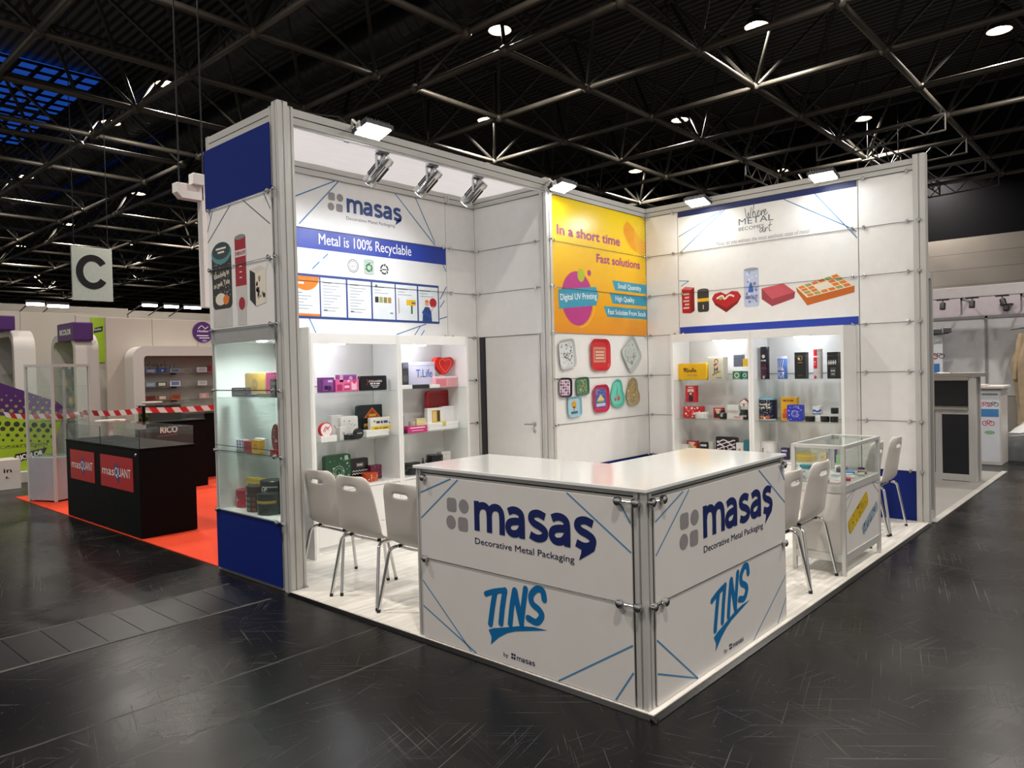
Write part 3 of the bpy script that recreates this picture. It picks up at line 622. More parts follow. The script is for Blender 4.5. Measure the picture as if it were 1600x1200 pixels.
MASAS = {'m': (1.34, [[(.13, 0), (.13, 1.0)], [(.13, .55), (.2, .77), (.38, .87), (.58, .82), (.67, .6), (.67, 0)], [(.67, .55), (.74, .77), (.92, .87), (1.12, .82), (1.21, .6), (1.21, 0)]]),
         'a': (.90, [[(.14, .80), (.35, .875), (.58, .83), (.68, .65), (.68, 0)], [(.68, .53), (.42, .52), (.19, .45), (.12, .29), (.19, .15), (.36, .11), (.55, .18), (.68, .36)]]),
         's': (.80, [[(.68, .80), (.42, .88), (.2, .82), (.15, .68), (.26, .56), (.5, .47), (.66, .36), (.65, .2), (.48, .11), (.3, .11), (.1, .18)]])}
def wordmark(mb, S, ox, oz, xh, m, sx=1.0, tail=True, w=.25, hh=.0016):
    x = 0
    for ch in 'masas':
        wd, sts = MASAS[ch]
        for st in sts:
            sm = len(st) > 2
            stroke(mb, S, [(ox + (x + a) * xh * sx, oz + b * xh) for a, b in st], xh * w, m, hh, smooth=sm)
        x += wd
    if tail:
        x -= .80; poly(mb, S, [(ox + (x + a) * xh * sx, oz + b * xh) for a, b in ((.78, .22), (.72, .02), (.58, -.08), (.18, -.34), (.26, -.12), (.28, .04), (.5, .1))], m, hh)
    return x
glyph_logo(mb, S, 0, 1.22, 3.225, .18, GREYLOGO); wordmark(mb, S, 1.44, 3.235, .14, BTX, sx=1.06)
text(mb, S, 'Decorative Metal Packaging', 1.435, 3.163, .034, mat('4a4f5c', .5), width=.61)
rect(mb, S, .774, 2.766, 2.832, 3.02, BAND); text(mb, S, 'Metal is 100% Recyclable', 1.11, 2.885, .108, WTX, width=1.15, bold=.005, hh=.002)
GRN = mat('2f6b3f', 0.5); GRD = mat('3d4440', 0.5)
ring2(mb, S, 1.50, 2.71, .062, .007, GRD); ring2(mb, S, 1.50, 2.71, .046, .004, GRD); text(mb, S, 'eco', 1.50, 2.70, .022, GRD, center=True)
rrect(mb, S, 1.63, 1.76, 2.645, 2.79, .03, mat('b9cbbd', .45)); ring2(mb, S, 1.695, 2.775, .06, .005, mat('7d9485', .45), .002, ry=.014); ring2(mb, S, 1.695, 2.655, .06, .005, mat('7d9485', .45), .002, ry=.014, a0=PI, a1=2 * PI)
for cx, r, m in ((1.695, .034, GRN), (1.89, .045, GRD)):
    for t in range(3):
        a = PI / 2 + t * 2 * PI / 3; ring2(mb, S, cx, 2.708, r, .018, m, .0024, a0=a + .25, a1=a + 1.55, n=6)
        px, py = cx + r * math.cos(a + 1.75), 2.708 + r * math.sin(a + 1.75); poly(mb, S, [(px + .02 * math.cos(a + 1.75), py + .02 * math.sin(a + 1.75)), (px - .02 * math.cos(a + 1.75), py - .02 * math.sin(a + 1.75)), (px - .026 * math.sin(a + 1.75), py + .026 * math.cos(a + 1.75))], m, .0025)
rect(mb, S, 1.862, 1.918, 2.70, 2.712, GRD, .0026)
# the framed row of six certificate pages
rect(mb, S, .774, 2.645, 2.165, 2.59, BTX, .0016)
PG = mat('e4e9ec', 0.45); TXT = mat('9aa4ad', 0.5); TXD = mat('5a646e', 0.5)
pages = [(.80, 1.10), (1.115, 1.405), (1.425, 1.71), (1.73, 2.02), (2.035, 2.325), (2.345, 2.63)]
for i, (a0, a1) in enumerate(pages):
    rect(mb, S, a0, a1, 2.19, 2.565, PG, .0022)
    if i == 0:
        poly(mb, S, [(a0, 2.565), (a1, 2.565)] + [(a0 + (a1 - a0) * (.5 + .5 * math.cos(t)), 2.565 - .135 * math.sin(t)) for t in [k * PI / 12 for k in range(1, 12)]], OR, .0026); rect(mb, S, a0, a1, 2.19, 2.212, OR, .0026); rect(mb, S, a0 + .05, a0 + .13, 2.49, 2.508, WTX, .003)
    for k in range(10 if i < 3 else 3):
        zz = 2.515 - k * .03 - (.11 if i == 0 else 0)
        if zz > 2.23: rect(mb, S, a0 + .025, a0 + .025 + (a1 - a0 - .05) * (.35 + .55 * ((k * 37 + i * 11) % 10) / 10), zz, zz + .007, TXD if k == 0 else TXT, .0026)
    if i in (1, 2): rect(mb, S, a0 + .03, a0 + .07, 2.245, 2.26, TXD, .0026)
    if i == 3:
        for k in range(4): rect(mb, S, a0 + .03 + k * .055, a0 + .075 + k * .055, 2.36, 2.42, [CHAR, OLV, mat('8a7a3a', .5), mat('a98a4a', .5)][k], .0026)
        disc(mb, S, a0 + .05, 2.53, .016, TXD, .0026); rect(mb, S, a0 + .22, a0 + .26, 2.25, 2.262, TXD, .0026)
    if i == 4:
        rect(mb, S, a0 + .14, a0 + .27, 2.35, 2.41, YEL, .0026); rect(mb, S, a0 + .21, a0 + .265, 2.368, 2.386, TXD, .003); rect(mb, S, a0 + .20, a0 + .225, 2.26, 2.35, GRN, .0026); rect(mb, S, a0 + .03, a0 + .04, 2.26, 2.42, mat('a48a6a', .5), .0026)
    if i == 5:
        disc(mb, S, a1 - .075, 2.395, .052, RED, .0026); poly(mb, S, [(a0 + .05, 2.19), (a0 + .06, 2.30), (a0 + .09, 2.345), (a0 + .15, 2.345), (a0 + .18, 2.30), (a0 + .19, 2.19)], BTX, .003); disc(mb, S, a0 + .12, 2.38, .028, mat('d9a98a', .5), .003); disc(mb, S, a0 + .12, 2.395, .03, OR, .0034, a0=0, a1=PI)
        line(mb, S, (a0 + .05, 2.29), (a0 + .18, 2.235), .03, mat('24509a', .5), .0034); line(mb, S, (a0 + .18, 2.29), (a1 - .075, 2.36), .012, mat('d9a98a', .5), .0034)
mb.build('poster_print', root, label='printed poster with blue band and six framed pages')

# ---- closet front with the door (plane x = 3.23)
root = thing('display_wall', 'white closet front above and around the plain white door', 'wall panel', (3.23, 3.7, ZP))
panels(root, 'x', 3.23, .02, [(3.20, 4.25)], (4, 5, 6)); cables(root, 'x', 3.23, [(3.26, 4.24)], (5, 6))
mb = MB(); rail_y(mb, 3.21, 3.26, 3.2, 4.22, M1 + .004, 3.635); mb.build('top_rail', root)
mb = MB(); mb.box(3.225, 3.285, 4.135, 4.205, ZP, 2.02, DARKM); mb.box(3.235, 3.285, 4.19, 4.25, ZP, 2.02, ALU); mb.build('door_jamb', root)
mb = MB(); post_mesh(mb, 3.155, 3.25, 3.10, 3.195, ZP, 3.665); mb.build('post', root, bevel=.002)
mb = MB(); post_mesh(mb, 3.16, 3.24, 3.20, 3.255, ZP, 2.02); mb.build('door_post', root)
for k in range(2, 8):
    mb = MB(); mb.rod((3.205, 3.10, zr(k)), (3.205, 3.075, zr(k)), [(0, .018), (.7, .018), (1, .012)], CHROME, 12); mb.build('cable_clamp', root, smooth=True)
root = thing('closet_door', 'plain white closet door with a small chrome lever', 'door', (3.24, 3.7, ZP))
mb = MB(); mb.box(3.245, 3.285, 3.262, 4.13, ZP + .005, 2.015, MATTE); mb.build('door_leaf', root, bevel=.003)
mb = MB(); mb.rod((3.245, 3.40, 1.03), (3.225, 3.40, 1.03), [(0, .026), (.6, .026), (1, .02)], CHROME, 14); mb.cyl((3.23, 3.40, 1.03), (3.19, 3.40, 1.03), .009, CHROME); mb.tube([(3.19, 3.40, 1.03), (3.188, 3.44, 1.03), (3.19, 3.50, 1.027)], .0085, CHROME, 8); mb.rod((3.245, 3.40, .95), (3.232, 3.40, .95), [(0, .02), (1, .018)], CHROME, 12); mb.build('lever_handle', root, smooth=True)

# ---- fascia beam and canopy over the left niche
root = thing('fascia_beam', 'grey aluminium fascia beam running from tower to closet corner', 'beam', (1.6, 3.13, 3.5))
mb = MB(); rail_x(mb, .145, 3.155, 3.105, 3.165, 3.528, 3.645); mb.build('beam', root, bevel=.002)
mb = MB(); mb.box(.145, 3.155, 3.125, 3.15, 3.515, 3.528, mat('e9e9ea', .4)); mb.build('light_strip', root, label='white lower lip')
FAB = mat('e6e6ec', 0.8, var=0.08, scale=3, aniso=(1, 6, 1))
_nt = FAB.node_tree; _b = _nt.nodes['Principled BSDF']; _tl = _nt.nodes.new('ShaderNodeBsdfTranslucent'); _tl.inputs[0].default_value = (.9, .9, .95, 1); _mx = _nt.nodes.new('ShaderNodeMixShader'); _mx.inputs[0].default_value = .5   # thin cloth lets the hall light through
_nt.links.new(_b.outputs[0], _mx.inputs[1]); _nt.links.new(_tl.outputs[0], _mx.inputs[2]); _nt.links.new(_mx.outputs[0], _nt.nodes['Material Output'].inputs[0])
mb = MB(); 
nx = 26
vs = []
for i in range(nx + 1):
    x = .15 + (3.2 - .15) * i / nx
    for y in (3.166, 3.5, 3.9, 4.222): vs.append((x, y, 3.63 - .012 * math.sin((y - 3.166) / 1.056 * PI) + .002 * math.sin(i * 1.7)))
mb.add(vs, [(i * 4 + j, i * 4 + j + 1, i * 4 + 4 + j + 1, i * 4 + 4 + j) for i in range(nx) for j in range(3)], FAB)
o = mb.build('canopy_cloth', None, smooth=True); tag(o, 'white stretched ceiling cloth under the fascia over the left niche', 'canopy'); 

# ---- corner tower with built in showcase
root = thing('showcase_tower', 'tall corner tower with blue panels, tin poster and lit glass showcase', 'display tower', (0, 3.65, 0))
mb = MB(); post_mesh(mb, 0, .085, 3.068, 3.153, 0, 3.665); mb.build('post', root, bevel=.002)
mb = MB(); post_mesh(mb, .088, .142, 3.085, 3.153, .0, 3.645); mb.build('side_profile', root, bevel=.002)
mb = MB(); post_mesh(mb, 0.004, .07, 3.156, 3.20, .004, 3.645); mb.build('front_profile', root, bevel=.002)
mb = MB(); post_mesh(mb, 0.004, .07, 4.165, 4.215, .004, 3.645); mb.build('rear_post', root, bevel=.002)
mb = MB(); rail_y(mb, .004, .065, 3.20, 4.165, 3.53, 3.64); mb.build('top_rail', root)
mb = MB(); rail_y(mb, .004, .065, 3.20, 4.165, 0.004, .03); mb.build('bottom_rail', root)
T0 = -.006
def tpanel(z0, z1, m, lab=None, y0=3.172, y1=4.20): mb = MB(); mb.box(T0 - .008, T0, y0, y1, z0, z1, m); return mb.build('panel', root, label=lab, bevel=.001)
tpanel(3.025, 3.525, BLUE, 'blue top panel', y1=4.218); tpanel(2.525, 3.018, WHITE, y1=4.195); tpanel(2.024, 2.518, WHITE, y1=4.195); tpanel(.03, .52, BLUE, 'blue base panel', y1=4.19)
S = Surf((T0 - .008, 4.20, 0), (0, -1, 0))
def T(y, z): return (4.20 - y, z)
mb = MB()
for p, q in (((4.19, 2.85), (4.09, 3.01)), ((4.19, 2.76), (3.79, 3.01)), ((3.58, 3.01), (3.19, 2.77)), ((3.27, 3.01), (3.18, 2.88))): line(mb, S, T(*p), T(*q), .008, mat('46566b', .5))
SH = mat('c9c7c4', .5)
for a, b in ((4.13, 3.81), (3.72, 3.58)): rect(mb, S, 4.20 - a, 4.20 - b, 2.04, 2.2, SH, .0016)
rrect(mb, S, 4.20 - 4.13, 4.20 - 3.80, 2.19, 2.66, .05, CHAR, .002); disc(mb, S, 4.2 - 3.965, 2.645, .168, mat('4f8d8f', .4), .0024, ry=.09); disc(mb, S, 4.2 - 3.965, 2.665, .15, mat('2c3d45', .4), .0028, ry=.07)
for k in range(60): disc(mb, S, 4.20 - rnd.uniform(3.83, 4.10), rnd.uniform(2.25, 2.56), .004, CRM, .0026, n=6)
text(mb, S, 'Glueckelig ist', 4.20 - 3.965, 2.44, .04, CRM, width=.26, bold=.02, hh=.003, center=True, rot=.1); text(mb, S, 'sa geik Tule', 4.20 - 3.965, 2.365, .04, CRM, width=.27, bold=.02, hh=.003, center=True, rot=.1)
disc(mb, S, 4.2 - 3.99, 2.27, .09, CRM, .003, ry=.05); disc(mb, S, 4.2 - 3.90, 2.26, .05, OR, .0032, ry=.04); rect(mb, S, 4.2 - 4.05, 4.2 - 3.88, 2.675, 2.69, CRM, .0032); rect(mb, S, 4.2 - 4.02, 4.2 - 3.91, 2.645, 2.66, CRM, .0032)
RUB = mat('a11428', .4)
rrect(mb, S, 4.20 - 3.735, 4.20 - 3.565, 2.18, 2.74, .03, mat('cfcac8', .4), .002); rect(mb, S, 4.20 - 3.735, 4.20 - 3.565, 2.35, 2.735, RUB, .0024); rect(mb, S, 4.20 - 3.745, 4.20 - 3.56, 2.58, 2.635, mat('d9cfcf', .4), .0026); text(mb, S, 'SMIRNOFF', 4.2 - 3.65, 2.592, .032, RUB, width=.16, bold=.02, hh=.003, center=True); disc(mb, S, 4.2 - 3.65, 2.735, .084, mat('8e8a88', .4), .0028, ry=.02); disc(mb, S, 4.2 - 3.645, 2.21, .05, RUB, .0026)
for k in range(3): rect(mb, S, 4.2 - 3.67, 4.2 - 3.63, 2.50 - k * .045, 2.508 - k * .045, CRM, .003)
poly(mb, S, [T(*p) for p in ((3.51, 2.46), (3.43, 2.425), (3.43, 2.17), (3.52, 2.23))], CHAR, .002); poly(mb, S, [T(*p) for p in ((3.43, 2.425), (3.27, 2.445), (3.28, 2.19), (3.43, 2.17))], CRM, .002); poly(mb, S, [T(*p) for p in ((3.51, 2.46), (3.35, 2.48), (3.27, 2.445), (3.43, 2.425))], mat('dcd6cc', .5), .002)
for k in range(14): disc(mb, S, 4.20 - rnd.uniform(3.29, 3.41), rnd.uniform(2.22, 2.40), rnd.uniform(.008, .022), [CHAR, mat('a98a7a', .5), mat('3d3d55', .5)][k % 3], .0024, n=7)
mb.build('poster_print', root, label='printed poster of three tins')
# showcase: frame strip, glass front, lining, shelves, lamp
mb = MB(); mb.box(T0 - .008, T0, 3.178, 4.19, 1.905, 2.018, mat('a9aaa8', .4, .3)); mb.build('top_trim', root)
mb = MB(); mb.box(T0 - .008, T0 - .002, 3.20, 4.15, .524, 1.903, GLASS); mb.build('glass_front', root)
LIN = mat('e8ecea', .5, var=.02)
mb = MB(); mb.box(.07, .165, 3.16, 3.2, .5, 2.02, LIN)
back = [(.165, 3.20), (.56, 4.15), (.575, 4.15), (.178, 3.19)]
mb.prism([(x, y, .52) for x, y in back], (0, 0, 1.50), LIN); mb.box(.0, .575, 4.15, 4.164, .52, 2.02, LIN); mb.build('lining', root)
foot = [(.0, 3.20), (.160, 3.20), (.555, 4.148), (.0, 4.148)]
mb = MB(); mb.prism([(x, y, .500) for x, y in foot], (0, 0, .025), LIN); mb.build('showcase_floor', root)
mb = MB(); mb.prism([(x, y, 1.915) for x, y in foot], (0, 0, .03), LIN); mb.build('showcase_ceiling', root)
for z in (1.455, 1.0):
    mb = MB(); mb.prism([(x, y, z) for x, y in foot], (0, 0, .008), GLASSG); mb.build('glass_shelf', root)
    mb = MB(); mb.tube([(-.018, 3.19, z + .065), (-.018, 4.17, z + .065)], .003, CABLE, 6); mb.build('tension_cable', root)
LEDM = mat('f4f8ff', .5, emit=14, var=0)
mb = MB(); mb.rod((.13, 3.62, 1.915), (.13, 3.62, 1.905), [(0, .045), (1, .04)], LEDM, 16); mb.build('downlight', root, smooth=True)
area_light('showcase_glow', (.11, 3.66, 1.90), (.12, .1, -1), .09, .09, LED_W * 8, (.90, 1.0, .97), 150, root, True)
for z in [zr(k) for k in range(1, 7)]:
    for y in (3.11, 3.205, 4.15):
        mb = MB(); mb.rod((-.012, y, z), (-.04, y, z), [(0, .010), (.3, .010), (.32, .018), (.85, .018), (1, .012)], CHROME, 12); mb.build('cable_clamp', root, smooth=True)
    mb = MB(); mb.tube([(-.02, 3.11, z), (-.02, 4.15, z)], .0035, CHROME if z > 2.4 else CABLE, 6); mb.build('tension_cable', root)

# ---- white partition beside the shelves
mb = MB(); mb.box(.612, .632, 3.70, 4.25, ZP, 2.045, MATTE); o = mb.build('partition_panel', bevel=.002); tag(o, 'plain tall white partition panel between tower and left shelves', 'panel')

# ---- open display cabinets (front plane along x or y)
def cabinet(name_label, axis, a0, a1, front, depth, led_at):
    """a = coordinate along the wall, d = into the wall"""
    if axis == 'x': P = lambda a, d, z: (a, front + d, z)          # faces -y
    else: P = lambda a, d, z: (front + d, a, z)                    # faces -x
    def bx(mb, a, b, d0, d1, z0, z1, m):
        p, q = P(a, d0, z0), P(b, d1, z1); mb.box(p[0], q[0], p[1], q[1], z0, z1, m)
    c = P((a0 + a1) / 2, 0, ZP); root = thing('display_cabinet', name_label, 'cabinet', c)
    lo, hi = min(a0, a1), max(a0, a1); t = .028
    for a, b in ((lo, lo + t), (hi - t, hi)):
        mb = MB(); bx(mb, a, b, 0, depth, ZP, 2.005, LAM); mb.build('side_panel', root, bevel=.0015)
    mb = MB(); bx(mb, lo + t, hi - t, 0.002, .022, 1.912, 2.005, LAM); mb.build('fascia', root, bevel=.0015)
    mb = MB(); bx(mb, lo + t, hi - t, .022, depth, 1.985, 2.005, LAM); mb.build('top_panel', root)
    mb = MB(); bx(mb, lo + t, hi - t, .0, depth, .56, .585, LAM); mb.build('counter_board', root, bevel=.0015)
    mid = (lo + hi) / 2
    for a, b in ((lo + t + .002, mid - .002), (mid + .002, hi - t - .002)):
        mb = MB(); bx(mb, a, b, .004, .022, ZP + .05, .556, LAM); mb.build('cupboard_door', root, bevel=.002)
    mb = MB(); bx(mb, lo + t, hi - t, .03, .05, ZP, ZP + .05, LAM); mb.build('plinth', root)
    for z in (1.455, 1.005):
        mb = MB(); bx(mb, lo + t + .001, hi - t - .001, .015, depth - .02, z, z + .008, GLASSG); mb.build('glass_shelf', root)
    q = P(led_at, .13, 0); mb = MB(); mb.rod((q[0], q[1], 1.985), (q[0], q[1], 1.905), [(0, .075), (.9, .075), (1, .07)], LEDM, 20); mb.build('downlight', root, smooth=True)
    area_light('cabinet_glow', (q[0], q[1], 1.895), (0, 0, -1), .12, .12, LED_W, (.84, .89, 1.0), 130, root, True)
    return root
cabinet('white open display cabinet left of the left pair, holding pink and black tins', 'x', .735, 1.735, 3.86, .39, 1.10)
cabinet('white open display cabinet beside the closet door, holding the red heart tin', 'x', 1.737, 2.69, 3.86, .39, 2.11)
cabinet('white open display cabinet on the back wall holding the yellow tin', 'y', 1.607, 2.585, 4.80, .40, 2.03)
cabinet('white open display cabinet on the back wall holding tall dark tins', 'y', .63, 1.605, 4.80, .40, 1.10)

# ---- L shaped reception counter
root = thing('reception_counter', 'white L shaped reception counter with big blue lettering and swoosh', 'counter', (0.6, 0.6, ZP))
mb = MB(); mb.prism([(-.012, -.015, 1.048), (1.650, -.015, 1.048), (1.650, .655, 1.048), (.665, .655, 1.048), (.665, 1.632, 1.048), (-.012, 1.632, 1.048)], (0, 0, .018), mat('eef0ee', .12, var=.01, coat=.6)); mb.build('worktop', root, bevel=.003)
mb = MB(); post_mesh(mb, .0, .062, .0, .062, ZP, 1.048); mb.build('corner_post', root, bevel=.002)
for x0, y0 in ((.0, 1.575), (1.60, .0), (.60, 1.575), (1.60, .60), (.60, .60)):
    mb = MB(); post_mesh(mb, x0, x0 + .04, y0, y0 + .04, ZP, 1.048, .004, .008); mb.build('post', root)
mb = MB(); rail_y(mb, .014, .05, .062, 1.575, 1.005, 1.047); mb.build('front_rail', root); mb = MB(); rail_x(mb, .062, 1.60, .014, .05, 1.005, 1.047); mb.build('side_rail', root)
CP = mat('dad7d3', .42, var=.02)
for k in (0, 1):
    z0, z1 = (ZP + .004, .508) if k == 0 else (.512, 1.01)
    mb = MB(); mb.box(-.006, .002, .072, 1.57, z0, z1, CP); mb.build('front_panel', root, bevel=.001)
    mb = MB(); mb.box(.072, 1.635, -.006, .002, z0, z1, CP); mb.build('side_panel', root, bevel=.001)
mb = MB(); mb.box(.03, .05, .07, 1.57, ZP, 1.0, CP); mb.box(.07, 1.6, .03, .05, ZP, 1.0, CP); mb.box(.60, .62, .64, 1.6, ZP, 1.0, CP); mb.box(.64, 1.6, .62, .64, ZP, 1.0, CP); mb.build('inner_lining', root)
for z, ts in ((1.0, (.14, 1.53)), (.51, (.14, 1.53))):
    for fx in (0, 1):
        E = 1.53 if fx == 0 else 1.595
        P = (lambda t, o: (o, t, z)) if fx == 0 else (lambda t, o: (t, o, z))
        mb = MB(); mb.tube([P(.035, -.018), P(.15, -.018)], .0045, CHROME, 6); (mb.tube([P(.15, -.009), P(E, -.009)], .0016, CABLE, 6) if z < .9 else None); mb.build('tension_cable', root)
        for t in (.035, .135, E):
            mb = MB(); mb.rod(P(t, 0), P(t, -.036), [(0, .012), (.35, .012), (.37, .021), (.85, .021), (1, .013)], CHROME, 14); mb.build('cable_clamp', root, smooth=True)
LB = mat('4a86b3', .45); INK = mat('131b45', .45); MS = mat('0e1f5c', .42)
TINS = [([(.376, .411), (.355, .326), (.334, .223)], .040), ([(.305, .386), (.361, .408), (.43, .428)], .034), ([(.450, .432), (.430, .341), (.414, .244)], .040), ([(.483, .255), (.499, .355), (.520, .442)], .038), ([(.523, .445), (.542, .363), (.566, .274)], .040), ([(.565, .276), (.581, .371), (.600, .468)], .038),
        ([(.728, .436), (.717, .478), (.677, .480), (.638, .440), (.645, .398), (.690, .374), (.708, .345), (.672, .304), (.615, .314)], .040)]
SWOOSH = [(.318, .187), (.36, .205), (.426, .222), (.547, .257), (.647, .274), (.746, .277), (.63, .249), (.52, .222), (.46, .199), (.398, .162), (.334, .108), (.340, .150)]
def counter_art(S, f, lines):
    FS = lambda a, b, hh=.0014: S(f(a), b, hh); FS.R = None
    def pt(name, fn, lab=None): mb = MB(); fn(mb); mb.build(name, root, label=lab)
    pt('emblem', lambda mb: glyph_logo(mb, FS, 0, -.005, .715, .185, GREYLOGO), 'grey four part emblem')
    pt('wordmark', lambda mb: wordmark(mb, FS, .225, .733, .168, MS, sx=1.06, w=.24), 'dark blue wordmark')
    pt('slogan', lambda mb: text(mb, FS, 'Decorative Metal Packaging', .23, .658, .036, INK, width=.70, bold=.004))
    pt('lettering', lambda mb: [stroke(mb, FS, pts, w, CYAN, caps=True) for pts, w in [(q, w_ * .92) for q, w_ in TINS]], 'blue brush lettering')
    pt('swoosh', lambda mb: poly(mb, FS, SWOOSH, CYAN), 'blue swoosh')
    pt('byline', lambda mb: (text(mb, FS, 'by', .428, .066, .024, INK, width=.035), glyph_logo(mb, FS, 0, .485, .066, .032, INK), wordmark(mb, FS, .525, .066, .022, INK, sx=1.25, tail=False, w=.2)))
    for p, q in lines: pt('printed_line', lambda mb: line(mb, S, p, q, .008, LB))
SL = Surf((-.006, 1.57, 0), (0, -1, 0)); LY = lambda y, z: (1.57 - y, z)
counter_art(SL, lambda a: 1.57 - 1.34 + a, [(LY(*p), LY(*q)) for p, q in (((1.567, .905), (1.30, 1.008)), ((1.567, .75), (1.24, 1.008)), ((.45, 1.008), (.075, .76)), ((.14, 1.0), (.075, .90)), ((1.567, .37), (1.16, .03)), ((1.567, .215), (1.12, .03)), ((.53, .03), (.075, .32)), ((.18, .03), (.075, .19)))])
SR = Surf((0, -.006, 0), (1, 0, 0))
counter_art(SR, lambda a: .31 + 1.06 * a, [((.08, .90), (.35, 1.008)), ((.08, .74), (.41, 1.008)), ((1.25, 1.008), (1.633, .76)), ((1.55, 1.0), (1.633, .90)), ((1.14, .03), (1.633, .30)), ((1.49, .03), (1.633, .16)), ((.075, .34), (.465, .03)), ((.075, .18), (.465, .03))])

# ---- glass topped showcase on the right edge
root = thing('glass_showcase', 'white glass topped showcase with two printed tools on its front', 'showcase', (3.25, .2, ZP))
X0, X1, Y0, Y1, ZB, ZT = 2.795, 3.70, .0, .40, .70, 1.005; WF = mat('d9d9d6', .3, .35, var=.03)
for x in (X0, X1 - .03):
    for y in (Y0, Y1 - .03): mb = MB(); mb.box(x, x + .03, y, y + .03, ZP, ZT, WF); mb.build('corner_post', root, bevel=.003)
mb = MB()
for y in (Y0, Y1 - .028): mb.box(X0 + .03, X1 - .03, y, y + .028, ZT - .028, ZT, WF)
for x in (X0, X1 - .028): mb.box(x, x + .028, Y0 + .03, Y1 - .03, ZT - .028, ZT, WF)
mb.build('top_frame', root, bevel=.004)
mb = MB(); mb.box(X0 + .028, X1 - .028, Y0 + .028, Y1 - .028, ZT - .008, ZT - .002, GLASS); mb.build('top_glass', root)
for bxs in ((X0 + .03, X1 - .03, Y0 + .012, Y0 + .018), (X0 + .03, X1 - .03, Y1 - .018, Y1 - .012), (X0 + .012, X0 + .018, Y0 + .03, Y1 - .03), (X1 - .018, X1 - .012, Y0 + .03, Y1 - .03)):
    mb = MB(); mb.box(*bxs, ZB, ZT - .028, GLASS); mb.build('side_glass', root)
mb = MB(); mb.box(X0 + .004, X1 - .004, Y0 + .004, Y1 - .004, ZB - .055, ZB, WF); mb.build('display_deck', root, bevel=.002)
mb = MB(); mb.box(X0 + .012, X1 - .012, Y0 + .010, Y1 - .010, ZP + .16, ZB - .055, CP); mb.build('body', root)
mb = MB(); mb.box(X0 + .004, X1 - .004, Y0 + .004, Y1 - .004, ZP + .10, ZP + .16, WF); mb.build('base_frame', root, bevel=.002)
S = Surf((X0, Y0 + .010, 0), (1, 0, 0)); mb = MB()
for p, q in (((.03, .58), (.25, .645)), ((.04, .49), (.27, .645)), ((.70, .645), (.89, .53)), ((.71, .645), (.89, .61))): line(mb, S, p, q, .006, mat('8a8f90', .5))
def plate(cx, cz, L, W, ang, m, m2):
    c, s_ = math.cos(ang), math.sin(ang); F2 = lambda a, b, hh=.0016: S(cx + a * c - b * s_, cz + a * s_ + b * c, hh); F2.R = None
    rrect(mb, F2, -L / 2, L / 2, -W / 2, W / 2, W * .28, m, .003)
    for k in range(34): disc(mb, F2, rnd.uniform(-L * .45, L * .45), rnd.uniform(-W * .4, W * .4), rnd.uniform(.006, .016), m2[k % len(m2)], .0036, n=6)
plate(.34, .455, .50, .115, .36, mat('c9a91c', .45), [mat('e2c84a', .45), mat('97801a', .45), mat('d6b52c', .45)]); plate(.64, .365, .42, .085, .36, mat('8fa3b0', .45), [mat('b7c6cf', .45), mat('6a7f8f', .45), mat('56687a', .45)])
mb.build('front_print', root, label='printed yellow and grey oblong tins')

# ---- floodlights on arms
FLOODM = mat('fbfffd', .5, emit=FLOOD_E, var=0)
def flood(loc, out, along, lab):
    """loc = face centre, out = unit vector away from the wall, along = unit vector along it"""
    c = Vector(loc); out = Vector(out); al = Vector(along); n = (Vector((0, 0, -1)) + out * .26).normalized(); f = n.cross(al)
    root = thing('floodlight', lab, 'floodlight', loc, 'LED floodlights on the booth walls')
    mb = MB(); mb.obox(c - n * .022, al, f, n, .27, .20, .036, DARKM)
    for k in range(9): mb.obox(c - n * .05 + al * (-.11 + .0275 * k), al, f, n, .006, .17, .03, DARKM)
    mb.build('housing', root, bevel=.004)
    mb = MB(); mb.obox(c + n * .000, al, f, n, .235, .165, .004, FLOODM); mb.build('led_panel', root)
    wallp = c - out * .30 + Vector((0, 0, .04)); mb = MB(); mb.tube([c - n * .03 - al * .145, c - n * .03 - al * .145 - out * .06 + Vector((0, 0, .05)), wallp + Vector((0, 0, .02)), wallp - out * .06 + Vector((0, 0, -.01))], .011, ALU, 8); mb.obox(c - n * .03 - al * .14, al, f, n, .012, .05, .05, ALU); mb.obox(wallp - out * .03, al, out, (0, 0, 1), .05, .07, .08, DARKM); mb.build('arm', root)
    mb = MB(); mb.tube([c - n * .06, c - n * .10 - out * .10 + al * .03, wallp + al * .08 + Vector((0, 0, .03)), wallp - al * .25 + Vector((0, 0, .015)), wallp - al * .5 - out * .02], .005, BLACK, 6); mb.build('power_cord', root, smooth=True)
flood((.745, 2.90, 3.552), (0, -1, 0), (1, 0, 0), 'LED floodlight on the fascia beam above the left niche')
flood((3.24, 2.93, 3.535), (0, -1, 0), (1, 0, 0), 'LED floodlight at the top left corner of the yellow poster')
flood((4.96, 2.285, 3.532), (-1, 0, 0), (0, -1, 0), 'LED floodlight at the left end of the back wall poster')
flood((4.96, .857, 3.554), (-1, 0, 0), (0, -1, 0), 'LED floodlight at the right end of the back wall poster')

